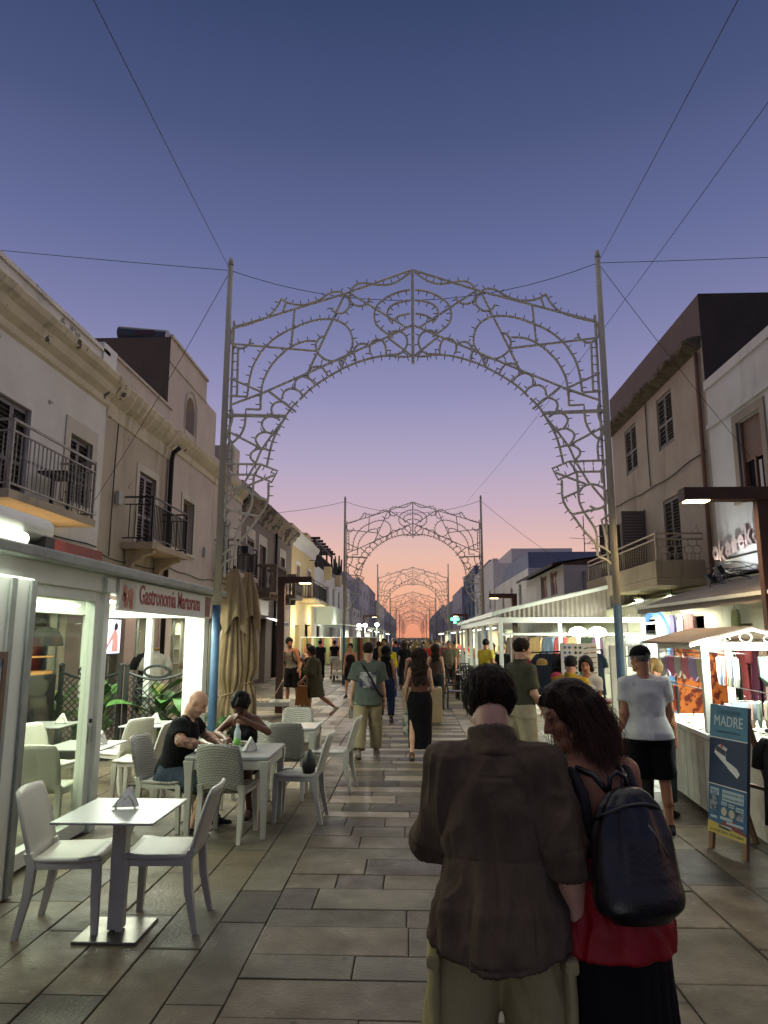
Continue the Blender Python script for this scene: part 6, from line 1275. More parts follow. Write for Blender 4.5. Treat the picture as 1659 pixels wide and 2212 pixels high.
# statue-like rooster sculpture by the lamp
stt = MB(); rr = random.Random(12)
for i in range(12):
    a = rr.uniform(0, 6.28); z0 = rr.uniform(.0, .9); stt.tube([(0, 0, z0), (.2 * math.cos(a), .05 * math.sin(a), z0 + .12), (.24 * math.cos(a + .5), .05, z0 + .28), (.1 * math.cos(a + 1), 0, z0 + .38)], [.06, .05, .035, .015], 7)
stt.lathe([(.22, -1.1), (.22, -1.0), (.08, -.9), (.08, -.1), (.1, 0)], 12)
top(stt, 'iron_sculpture', M_iron, 'dark scrolled iron sculpture behind the kissing couple', 'sculpture', (-4.1, 24.5, 1.1), smooth=True)
# far stalls and awnings, right and left
def stall(x, y, lab, w, d, c, pw, col_=GREENW, z=2.35, sg=-1, tube=True):
    t = thing('market_stall', lab, 'market stall', (x, y, 0), 0, 'market stalls down the street')
    for a in (-w / 2, w / 2):
        for b in (-d / 2, d / 2): MB().box((a - .03, b - .03, 0), (a + .03, b + .03, z)).build('post', M_alu, t, local=True)
    rf = MB(); rf.add([(-w / 2 - .2, -d / 2 - .2, z + (.3 if sg > 0 else 0)), (w / 2 + .2, -d / 2 - .2, z + (.3 if sg < 0 else 0)), (w / 2 + .2, d / 2 + .2, z + (.3 if sg < 0 else 0)), (-w / 2 - .2, d / 2 + .2, z + (.3 if sg > 0 else 0))], [(0, 1, 2, 3)]); s2 = rf.build('canopy', cm(c), t, local=True, recalc=False); sm = s2.modifiers.new('s', 'SOLIDIFY'); sm.thickness = .04
    MB().box((-w / 2, -d / 2, .1), (w / 2, d / 2, .85)).build('counter', M_wpaint, t, local=True); MB().box((w / 2 * .9 * (1 if sg < 0 else -1) - .02, -d / 2, .85), (w / 2 * .9 * (1 if sg < 0 else -1) + .02, d / 2, z - .1)).build('back_panel', M_shopw, t, local=True)
    rr = random.Random(int(y * 7)); 
    for i in range(14):
        b = rr.uniform(-d / 2 + .1, d / 2 - .1); h_ = rr.uniform(.1, .5); cc = rr.choice(gc); MB().cbox((rr.uniform(-w / 2 + .1, w / 2 - .2), b, .85 + h_ / 2), (rr.uniform(.08, .25), rr.uniform(.08, .25), h_), rr.uniform(0, 1)).build('goods', cm(cc), t, local=True)
    if tube: MB().cyl((0, -d / 2 + .1, z - .06), (0, d / 2 - .1, z - .06), .03, n=8).build('lit_tube', emit('stall_tube', col_, 10), t, local=True)
    lamp('stall_light', 'AREA', (x, y, z - .12), pw * 3.2, col_, .5, (0, 0, 0), d * .8, parent=t)
stall(3.9, 36, 'lit jewellery stall beyond the pavilion on the right', 2.2, 4, '#c9c2b0', 60); stall(4.0, 45, 'orange-lit food stall with sloping canopy on the right', 2.2, 6, '#b07a4a', 60, (1, .75, .45)); stall(3.8, 56, 'small lit stall past the third arch on the right', 2, 5, '#c9c9c9', 60); stall(3.9, 70, 'distant bright stall on the right', 2, 8, '#9a8a7a', 80, (1, .85, .6))
stall(-3.9, 52, 'pale green lit kiosk past the scarf stall', 2.2, 5, '#b9bfae', 70, GREENW, 2.5, 1); stall(-3.7, 62, 'white lit kiosk further down on the left', 2.2, 5, '#c9c9c4', 70, COOL, 2.5, 1); stall(-3.9, 78, 'distant lit stall on the left', 2.2, 9, '#9a8a7a', 80, (.8, .85, 1), 2.5, 1); stall(3.7, 95, 'farthest lit stall on the right', 2, 16, '#8a8a8a', 110, (1, .8, .5)); stall(-3.7, 105, 'farthest lit stall on the left', 2, 16, '#8a8a8a', 110, (1, .85, .7), 2.4, 1)
gxm = emit('pharmacy_green', (.1, 1, .35), 6); t = thing('green_cross', 'glowing green pharmacy cross high on the right', 'sign', (4.1, 70, 3.6)); MB().box((-.12, -.05, -.4), (.12, .05, .4)).box((-.4, -.06, -.12), (-.12, .06, .12)).box((.12, -.06, -.12), (.4, .06, .12)).build('cross', gxm, t, local=True); MB().bar((.4, 0, 0), (1.9, 0, 0), .05, .05).build('bracket', M_iron, t, local=True)

# evening star seen through the near arch
st_ = MB().lathe([(.01, -.7), (.5, -.5), (.7, 0), (.5, .5), (.01, .7)], 8); px_, pz2 = unpx(839, 856, 900.)
top(st_, 'evening_star', emit('star_glow', (.9, .92, 1), 1.2), 'tiny bright evening star in the sky inside the nearest arch', 'star', (px_, 900, pz2), smooth=True)
# ================================================================ people: signed-distance bodies meshed with surface nets
V = lambda *a: np.array(a, float)
class SDF:
    def __init__(s, lo, hi, v):
        s.v = v; s.lo = np.array(lo, float); n = np.ceil((np.array(hi, float) - s.lo) / v).astype(int) + 1; s.n = n
        s.D = np.full(n, 1., np.float32); s.ax = [(s.lo[i] + v * np.arange(n[i])).astype(np.float32) for i in range(3)]
    def sub_(s, lo, hi):
        a = np.maximum(np.floor((np.array(lo) - s.lo) / s.v).astype(int), 0); b = np.minimum(np.ceil((np.array(hi) - s.lo) / s.v).astype(int) + 1, s.n)
        if np.any(b <= a): return None
        sl = tuple(slice(a[i], b[i]) for i in range(3))
        return sl, s.ax[0][sl[0]][:, None, None], s.ax[1][sl[1]][None, :, None], s.ax[2][sl[2]][None, None, :]
    def op(s, f, lo, hi, k, mode='add'):
        pad = k + 2.5 * s.v; q = s.sub_(np.array(lo) - pad, np.array(hi) + pad)
        if q is None: return s
        sl, X, Y, Z = q; d = f(X, Y, Z).astype(np.float32); a = s.D[sl]
        if mode == 'add': h = np.maximum(k - np.abs(a - d), 0) / max(k, 1e-6); s.D[sl] = np.minimum(a, d) - h * h * k * .25
        else: d = -d; h = np.maximum(k - np.abs(a - d), 0) / max(k, 1e-6); s.D[sl] = np.maximum(a, d) + h * h * k * .25
        return s
    def cone(s, p0, p1, r0, r1, k=.02, mode='add'):
        p0 = np.array(p0, float); p1 = np.array(p1, float); d = p1 - p0; L2 = max(d @ d, 1e-9); m = max(r0, r1)
        def f(X, Y, Z):
            t = np.clip(((X - p0[0]) * d[0] + (Y - p0[1]) * d[1] + (Z - p0[2]) * d[2]) / L2, 0, 1)
            return np.sqrt((X - p0[0] - t * d[0]) ** 2 + (Y - p0[1] - t * d[1]) ** 2 + (Z - p0[2] - t * d[2]) ** 2) - (r0 + (r1 - r0) * t)
        return s.op(f, np.minimum(p0, p1) - m, np.maximum(p0, p1) + m, k, mode)
    def ell(s, c, r, k=.02, M=None, mode='add'):
        c = np.array(c, float); r = np.array(r, float); M = np.eye(3) if M is None else M; m = r.max()
        def f(X, Y, Z):
            x, y, z = X - c[0], Y - c[1], Z - c[2]; q = [(M[i, 0] * x + M[i, 1] * y + M[i, 2] * z) / r[i] for i in range(3)]
            k0 = np.sqrt(q[0] ** 2 + q[1] ** 2 + q[2] ** 2) + 1e-6; k1 = np.sqrt((q[0] / r[0]) ** 2 + (q[1] / r[1]) ** 2 + (q[2] / r[2]) ** 2) + 1e-6
            return k0 * (k0 - 1) / k1
        return s.op(f, c - m, c + m, k, mode)
    def loft(s, O, M, st, k=.02, mode='add', wob=None):
        """elliptic tube: M rows are x,y,axis; st = (t, rx, ry[, cx, cy]); flat caps"""
        O = np.array(O, float); T = np.array([q[0] for q in st], float); A = np.array([list(q[1:]) + [0] * (5 - len(q)) for q in st], float); o = np.argsort(T); T = T[o]; A = A[o]
        R_ = A[:, :2].max() + np.abs(A[:, 2:4]).max(); pts = np.array([O + M[2] * T[0], O + M[2] * T[-1]])
        def f(X, Y, Z):
            x, y, z = X - O[0], Y - O[1], Z - O[2]; a, b, t = [M[i, 0] * x + M[i, 1] * y + M[i, 2] * z for i in range(3)]
            tc_ = np.clip(t, T[0], T[-1]); rx = np.interp(tc_, T, A[:, 0]); ry = np.interp(tc_, T, A[:, 1]); cx = np.interp(tc_, T, A[:, 2]); cy_ = np.interp(tc_, T, A[:, 3])
            u = (a - cx) / rx; w = (b - cy_) / ry
            if wob is not None:
                ang = np.arctan2(w, u); d = (np.sqrt(u * u + w * w) - 1 - wob(ang, tc_)) * np.minimum(rx, ry)
            else: d = (np.sqrt(u * u + w * w) - 1) * np.minimum(rx, ry)
            return np.maximum(d, np.maximum(t - T[-1], T[0] - t))
        return s.op(f, pts.min(0) - R_, pts.max(0) + R_, k, mode)
    def halfspace(s, p, n, k=.004):
        p = np.array(p, float); n = np.array(n, float); X, Y, Z = s.ax[0][:, None, None], s.ax[1][None, :, None], s.ax[2][None, None, :]
        d = ((X - p[0]) * n[0] + (Y - p[1]) * n[1] + (Z - p[2]) * n[2]).astype(np.float32); s.D = np.maximum(s.D, d); return s
    def mesh(s):
        D = s.D; D[0], D[-1] = 1, 1; D[:, 0], D[:, -1] = 1, 1; D[:, :, 0], D[:, :, -1] = 1, 1
        I = D < 0; c = [I[a:I.shape[0] - 1 + a, b:I.shape[1] - 1 + b, e:I.shape[2] - 1 + e] for a in (0, 1) for b in (0, 1) for e in (0, 1)]
        sm = sum(x.astype(np.int8) for x in c); act = (sm > 0) & (sm < 8); idx = np.argwhere(act)
        if len(idx) == 0: return np.zeros((0, 3)), np.zeros((0, 4), int)
        off = np.array([(a, b, e) for a in (0, 1) for b in (0, 1) for e in (0, 1)]); val = np.stack([D[idx[:, 0] + o[0], idx[:, 1] + o[1], idx[:, 2] + o[2]] for o in off], 1)
        acc = np.zeros((len(idx), 3)); cnt = np.zeros(len(idx))
        for i in range(8):
            for j in range(i + 1, 8):
                if np.abs(off[i] - off[j]).sum() != 1: continue
                a, b = val[:, i], val[:, j]; m = (a < 0) != (b < 0); t = np.where(m, a / np.where(m, a - b, 1), 0)
                acc += np.where(m[:, None], off[i] + t[:, None] * (off[j] - off[i]), 0); cnt += m
        P = s.lo + (idx + acc / cnt[:, None]) * s.v; mp = np.full(act.shape, -1, np.int64); mp[act] = np.arange(len(idx)); F = []
        for a in range(3):
            b, c_ = [(1, 2), (2, 0), (0, 1)][a]; A = np.moveaxis(I, (a, b, c_), (0, 1, 2)); m = A[:-1, 1:-1, 1:-1] != A[1:, 1:-1, 1:-1]; q = np.argwhere(m)
            Mp = np.moveaxis(mp, (a, b, c_), (0, 1, 2)); i, j, k = q[:, 0], q[:, 1] + 1, q[:, 2] + 1
            f = np.stack([Mp[i, j - 1, k - 1], Mp[i, j, k - 1], Mp[i, j, k], Mp[i, j - 1, k]], 1); fl = A[:-1, 1:-1, 1:-1][m]; f[~fl] = f[~fl][:, ::-1]; F.append(f)
        F = np.concatenate(F); return P, F[(F >= 0).all(1)]
def vnoise(P, scale, seed=0):
    Q = P * scale + seed * 17.3; i = np.floor(Q).astype(np.int64); f = Q - i; f = f * f * (3 - 2 * f); r = 0
    for a in (0, 1):
        for b in (0, 1):
            for c in (0, 1):
                h = (i[:, 0] + a) * 374761393 + (i[:, 1] + b) * 668265263 + (i[:, 2] + c) * 2147483647 + seed * 974711; h = (h ^ (h >> 13)) * 1274126177; h = (h ^ (h >> 16)) & 0xffff
                r = r + (h / 65535. - .5) * 2 * (f[:, 0] if a else 1 - f[:, 0]) * (f[:, 1] if b else 1 - f[:, 1]) * (f[:, 2] if c else 1 - f[:, 2])
    return r
def npmesh(name, P, F, m, parent, tint=None, folds=0, seed=1, fs=(7, 7, 3.2), loc=None):
    me = bpy.data.meshes.new(name); me.vertices.add(len(P)); me.loops.add(F.size); me.polygons.add(len(F))
    if folds and len(P):
        n = np.zeros_like(P); q = np.cross(P[F[:, 2]] - P[F[:, 0]], P[F[:, 3]] - P[F[:, 1]])
        for i in range(4): np.add.at(n, F[:, i], q)
        n /= np.linalg.norm(n, axis=1, keepdims=True) + 1e-9
        w = P + .06 * np.stack([vnoise(P, 5, seed + 1), vnoise(P, 5, seed + 2), vnoise(P, 5, seed + 3)], 1); d = vnoise(w * np.array(fs), 1, seed); d2 = vnoise(w * np.array(fs) * 2.3, 1, seed + 5)
        P = P + n * ((1 - 2 * np.abs(d)) * folds + (1 - 2 * np.abs(d2)) * folds * .45)[:, None] * (1 - n[:, 2:3] ** 2)
    me.vertices.foreach_set('co', P.astype(np.float32).ravel()); me.loops.foreach_set('vertex_index', F.astype(np.int32).ravel()); me.polygons.foreach_set('loop_start', np.arange(0, F.size, 4, dtype=np.int32)); me.polygons.foreach_set('use_smooth', np.ones(len(F), bool))
    if tint is not None:
        at = me.attributes.new('tint', 'FLOAT_COLOR', 'POINT'); at.data.foreach_set('color', np.concatenate([tint, np.ones((len(P), 1))], 1).astype(np.float32).ravel())
    me.update(calc_edges=True); me.validate(); return link(name, me, m, parent, loc)
def skinmat(name, c):
    if name in MATS: return MATS[name]
    m = mat(name, c, .52, c2=tuple(v * .82 for v in lin(c)[:3]), scale=14, amt=.3, spec=.4); t = m.node_tree; b = t.nodes['Principled BSDF']; src = b.inputs['Base Color'].links[0].from_socket
    a = t.nodes.new('ShaderNodeAttribute'); a.attribute_name = 'tint'; x = t.nodes.new('ShaderNodeMix'); x.data_type = 'RGBA'; x.blend_type = 'MULTIPLY'; x.inputs[0].default_value = 1; t.links.new(src, x.inputs[6]); t.links.new(a.outputs['Color'], x.inputs[7]); t.links.new(x.outputs[2], b.inputs['Base Color'])
    b.inputs['Subsurface Weight'].default_value = .08; b.inputs['Subsurface Radius'].default_value = (.02, .008, .004); return m
SK = {'fair': skinmat('skin_fair', '#c79a7e'), 'tan': skinmat('skin_tan', '#a97455'), 'deep': skinmat('skin_deep', '#5e3a28')}
HAIR = {'brown': mat('hair_brown', '#2e1f16', .55, c2='#1a110c', scale=30, stretch=(1, 1, .1), bump=.6, bscale=90, spec=.15), 'black': mat('hair_black', '#14100e', .5, c2='#0a0807', scale=30, bump=.6, bscale=90, spec=.15), 'blond': mat('hair_blond', '#8f7444', .55, c2='#5f4a28', scale=30, stretch=(1, 1, .1), bump=.6, bscale=90, spec=.15), 'grey': mat('hair_grey', '#6a655e', .6, c2='#48443e', scale=30, bump=.5, bscale=90)}
def norm(v): v = np.array(v, float); return v / (np.linalg.norm(v) + 1e-9)
def frame(z, xh=(1, 0, 0)):
    z = norm(z); x = np.array(xh, float); x = norm(x - z * (x @ z)); return np.array([x, np.cross(z, x), z])
def rotx(a): c, s = math.cos(a), math.sin(a); return np.array([[1, 0, 0], [0, c, -s], [0, s, c]])
def roty(a): c, s = math.cos(a), math.sin(a); return np.array([[c, 0, s], [0, 1, 0], [-s, 0, c]])
def rotz(a): c, s = math.cos(a), math.sin(a); return np.array([[c, -s, 0], [s, c, 0], [0, 0, 1]])
def skeleton(H, fem, lean=3, side=0, arms=((5, 8, 12, 20), (5, 8, 12, 20)), legs=((0, 3, 2), (0, 3, 2)), head=(0, 0, 0), hipz=None, twist=0, width=1.):
    s = H / 1.75; J = {'s': s}; sw = (.15 if fem else .168) * s * width; hw = (.1 if fem else .092) * s
    T = rotz(R(twist)) @ roty(R(side)) @ rotx(-R(lean)); J['T'] = T.T; L1, L2 = .43 * s, .41 * s
    lj = []
    for k, sd_ in ((0, -1), (1, 1)):
        p, a, kn = [R(v) for v in legs[k][:3]]; th = V(sd_ * math.sin(a), math.sin(p) * math.cos(a), -math.cos(p) * math.cos(a)); q = p - kn; sh = V(sd_ * math.sin(a) * .6, math.sin(q), -math.cos(q)); sh = norm(sh); lj.append((th, sh))
    if hipz is None: hipz = .085 * s + max(-(l[0] * L1 + l[1] * L2)[2] for l in lj) + .03 * s
    P = V(0, 0, hipz); J['pelvis'] = P; J['up'] = T @ V(0, 0, 1); J['fw'] = T @ V(0, 1, 0); J['rt'] = T @ V(1, 0, 0)
    for k, sd_ in ((0, -1), (1, 1)):
        h = P + V(sd_ * hw, 0, -.03 * s); kn = h + lj[k][0] * L1; an = kn + lj[k][1] * L2; J['hip%d' % k], J['knee%d' % k], J['ank%d' % k] = h, kn, an
        fp = R(legs[k][3]) if len(legs[k]) > 3 else 0; J['foot%d' % k] = V(sd_ * .12, math.cos(fp), -math.sin(fp))
    up, fw, rt = J['up'], J['fw'], J['rt']; J['neck'] = P + up * .53 * s; J['chest'] = P + up * .34 * s
    for k, sd_ in ((0, -1), (1, 1)):
        S_ = P + up * .465 * s + rt * sd_ * sw; A = arms[k]; J['sho%d' % k] = S_
        if A[0] == 'abs': J['elb%d' % k] = np.array(A[1], float); J['wri%d' % k] = np.array(A[2], float); continue
        p, a, e, tw = [R(v) for v in A]; u = V(sd_ * math.sin(a), math.sin(p) * math.cos(a), -math.cos(p) * math.cos(a)); f = V(0, math.cos(p), math.sin(p)) * math.cos(tw) + V(-sd_, 0, 0) * math.sin(tw); f = norm(f - u * (f @ u)); fo = u * math.cos(e) + f * math.sin(e)
        J['elb%d' % k] = S_ + T @ u * .295 * s; J['wri%d' % k] = J['elb%d' % k] + T @ fo * .255 * s
    hp, hy, hr = [R(v) for v in head]; Hm = T @ rotz(hy) @ rotx(-hp) @ roty(hr); J['Hm'] = Hm.T; J['headc'] = J['neck'] + up * .045 * s + Hm @ V(0, .02, .125) * s
    return J
def bounds(J, pad=.3):
    P = np.array([v for k, v in J.items() if isinstance(v, np.ndarray) and v.shape == (3,) and k not in ('up', 'fw', 'rt', 'foot0', 'foot1')]); lo = P.min(0) - pad; hi = P.max(0) + pad; lo[2] = min(-.03, lo[2]); return lo, hi
def add_hand(S, w, d, n, sd_, s, curl=25, fing=True, spread=1.):
    d = norm(d); n = norm(np.array(n) - d * (np.array(n) @ d)); x = np.cross(d, n) * sd_
    if not fing:
        S.cone(w, w + d * .08 * s, .027 * s, .034 * s, .02); S.cone(w + d * .07 * s, w + d * .15 * s - n * .02 * s, .03 * s, .018 * s, .02); S.cone(w + d * .03 * s, w + d * .09 * s + x * .045 * s, .016 * s, .012 * s, .015); return
    for i in range(4):
        o = (i - 1.5) * .02 * s * spread; kn = w + d * (.088 - .004 * abs(i - 1)) * s + x * -o; S.cone(w + x * -o * .5, kn, .017 * s, .0115 * s, .016)
        L3 = [.072, .08, .074, .058][3 - i if sd_ < 0 else i] * s; c = R(curl * (.8 + .12 * i)); d1 = d * math.cos(c) - n * math.sin(c); d2 = d * math.cos(2.1 * c) - n * math.sin(2.1 * c); m = kn + d1 * L3 * .52; S.cone(kn, m, .0105 * s, .0095 * s, .004); S.cone(m, m + d2 * L3 * .5, .0095 * s, .0075 * s, .004)
    tb = w + d * .03 * s + x * .022 * s; tm = tb + (d * .6 + x * .7 - n * .35) * .042 * s; S.cone(tb, tm, .0145 * s, .0115 * s, .01); S.cone(tm, tm + norm(d * .9 + x * .15 - n * .4) * .038 * s, .011 * s, .0085 * s, .004)
HC = {}
def add_head(S, C, Hm, s, fem, detail=True):
    W = lambda x, y, z: C + (Hm.T @ V(x, y, z)) * s
    S.ell(W(0, -.012, .03), V(.076, .096, .088) * s, .02, Hm); S.ell(W(0, .02, -.04), V(.06 if not fem else .056, .072, .078) * s, .03, Hm); S.cone(W(-.02, .07, -.098), W(.02, .07, -.098), .02 * s, .02 * s, .025); S.cone(W(-.05, .0, -.075), W(-.02, .06, -.1), .018 * s, .016 * s, .02); S.cone(W(.05, .0, -.075), W(.02, .06, -.1), .018 * s, .016 * s, .02)
    if detail:
        S.cone(W(-.04, .07, .03), W(.04, .07, .03), .013 * s, .013 * s, .018)
        for a in (-1, 1): S.ell(W(a * .033, .098, .006), V(.018, .015, .013) * s, .012, Hm, 'sub'); S.ell(W(a * .031, .08, .006), V(.0125, .0115, .0115) * s, .003, Hm); S.cone(W(a * .045, .062, -.03), W(a * .03, .072, -.035), .016 * s, .012 * s, .02)
        S.cone(W(0, .086, .016), W(0, .11, -.03), .0085 * s, .0125 * s, .01); S.cone(W(-.013, .096, -.033), W(.013, .096, -.033), .009 * s, .009 * s, .008)
        S.cone(W(-.018, .085, -.06), W(.018, .085, -.06), .0075 * s, .0075 * s, .008); S.cone(W(-.015, .083, -.072), W(.015, .083, -.072), .0085 * s, .0085 * s, .007); S.cone(W(-.02, .092, -.0665), W(.02, .092, -.0665), .0025 * s, .0025 * s, .004, 'sub')
        for a in (-1, 1): S.ell(W(a * .077, -.012, -.004), V(.011, .021, .033) * s, .008, Hm); S.ell(W(a * .087, -.006, -.002), V(.008, .011, .018) * s, .006, Hm, 'sub')
def person(lab, x, y, face, H=1.75, fem=False, skin='fair', v=.011, pose=None, clothes=(), hair=('short', 'brown'), shoes='#2a2624', fing=None, beard=None, name='person', group=None, seed=1, z=0, curl=(25, 25), tattoo=False, extra=None, bulk=1., palm=(None, None), hairv=None):
    J = skeleton(H, fem, **(pose or {})); s = J['s']; t = thing(name, lab, 'person', (x, y, z), R(face), group); J['root'] = t; fing = (v < .0125) if fing is None else fing; det = v < .016
    lo, hi = bounds(J); up, fw, rt, P, Tm = J['up'], J['fw'], J['rt'], J['pelvis'], J['T']; b = bulk
    S = SDF(lo, hi, v)
    at = lambda u, f=0, r=0: P + up * u * s + fw * f * s + rt * r * s
    S.ell(at(.0), V(.165 * b if fem else .155 * b, .115 * b, .12) * s, .05, Tm); S.ell(at(.17, .005), V(.12 * b if fem else .138 * b, .098 * b, .15) * s, .06, Tm); S.ell(at(.36, .0), V(.132 if fem else .15 * b, .104 * b, .16) * s, .06, Tm); S.cone(J['sho0'] + rt * .02, J['sho1'] - rt * .02, .055 * s, .055 * s, .07)
    if fem:
        for a in (-1, 1): S.ell(at(.34, .085, a * .07), V(.062, .055, .062) * s, .03, Tm)
    S.cone(J['neck'] - up * .06 * s, J['headc'] - J['Hm'].T @ V(0, .03, .06) * s, (.05 if fem else .062) * s, (.046 if fem else .057) * s, .04); S.cone(J['neck'] - up * .06 * s - rt * .11 * s, J['neck'] - up * .005 * s - rt * .03 * s, .035 * s, .035 * s, .03); S.cone(J['neck'] - up * .06 * s + rt * .11 * s, J['neck'] - up * .005 * s + rt * .03 * s, .035 * s, .035 * s, .03)
    add_head(S, J['headc'], J['Hm'], s, fem, det)
    ra = (.042 if fem else .052) * s * b
    for k in (0, 1):
        S.cone(J['sho%d' % k], J['elb%d' % k], ra * 1.12, ra * .86, .03); S.cone(J['elb%d' % k], J['elb%d' % k] * .55 + J['wri%d' % k] * .45, ra * .84, ra * .82, .02); S.cone(J['elb%d' % k] * .6 + J['wri%d' % k] * .4, J['wri%d' % k], ra * .83, ra * .54, .02)
        d = norm(J['wri%d' % k] - J['elb%d' % k]); sd_ = -1 if k == 0 else 1; pn_ = palm[k] if palm[k] is not None else norm(rt * sd_ * .9 + fw * -.15); add_hand(S, J['wri%d' % k], d, pn_, sd_, s, curl[k], fing)
        th = (.082 if fem else .08) * s * b; S.cone(J['hip%d' % k], J['knee%d' % k], th, .052 * s, .04); kn, an = J['knee%d' % k], J['ank%d' % k]; back = norm(np.cross(np.cross(an - kn, V(0, 1, 0)), an - kn)) * -1; back = -fw if np.linalg.norm(back) < .1 else back
        S.cone(kn, an, .049 * s, .033 * s, .02); S.cone(kn * .85 + an * .15 + V(0, -.02, 0) * s, kn * .55 + an * .45 + V(0, -.022, 0) * s, .045 * s, .042 * s, .03)
        f_ = norm(J['foot%d' % k]); S.cone(an + V(0, -.025, -.045) * s, an + f_ * .13 * s + V(0, 0, -.055) * s, .034 * s, .03 * s, .03); S.cone(an + f_ * .12 * s + V(0, 0, -.06) * s, an + f_ * .17 * s + V(0, 0, -.062) * s, .03 * s, .02 * s, .03)
    Pm, F = S.mesh(); Lh = (Pm - J['headc']) @ J['Hm'].T / s; tint = np.ones((len(Pm), 3))
    def tn(mask, c): tint[mask] *= np.array(c)
    fr_ = Lh[:, 1] > .055; tn(fr_ & (np.abs(Lh[:, 2] + .066) < .014) & (np.abs(Lh[:, 0]) < .026), (.75, .48, .48)); tn(fr_ & (np.abs(Lh[:, 2] - .029) < .006) & (np.abs(np.abs(Lh[:, 0]) - .032) < .02), (.35, .3, .28)); tn((Lh[:, 1] > .07) & (np.abs(Lh[:, 2] - .006) < .008) & (np.abs(np.abs(Lh[:, 0]) - .031) < .013), (.2, .18, .17))
    if beard: tn((Lh[:, 1] > -.02) & (Lh[:, 2] < -.045) & (Lh[:, 2] > -.135) & (np.abs(Lh[:, 0]) < .075) & ~((np.abs(Lh[:, 2] + .066) < .012) & (np.abs(Lh[:, 0]) < .022)), beard)
    if tattoo:
        for k in (0, 1):
            e, w = J['elb%d' % k], J['wri%d' % k]; so_ = J['sho%d' % k]; m = np.zeros(len(Pm), bool)
            for a, bb in ((e, w), (so_, e)):
                q = np.clip(((Pm - a) @ (bb - a)) / ((bb - a) @ (bb - a)), 0, 1); m |= np.linalg.norm(Pm - a - q[:, None] * (bb - a), axis=1) < .075
            nz = vnoise(Pm, 26, 3) + .6 * vnoise(Pm, 55, 4); tn(m & (np.abs(nz) < .33), (.34, .36, .38)); tn(m & (np.abs(nz) >= .33), (.82, .8, .78))
    npmesh('body', Pm, F, SK[skin], t, tint)
    for c in clothes: dress(J, t, c, s, fem, v, b, seed)
    if hair: do_hair(J, t, hair, s, hairv or max(v, .006) , seed)
    if shoes: do_shoes(J, t, shoes, s, v)
    if extra: extra(J, t, s)
    return J
def clothm(c): return c if not isinstance(c, str) else mat('fabric_' + c.lstrip('#'), c, .88, c2=tuple(q * .72 for q in lin(c)[:3]), scale=11, amt=.4, bump=.22, bscale=140, spec=.15)
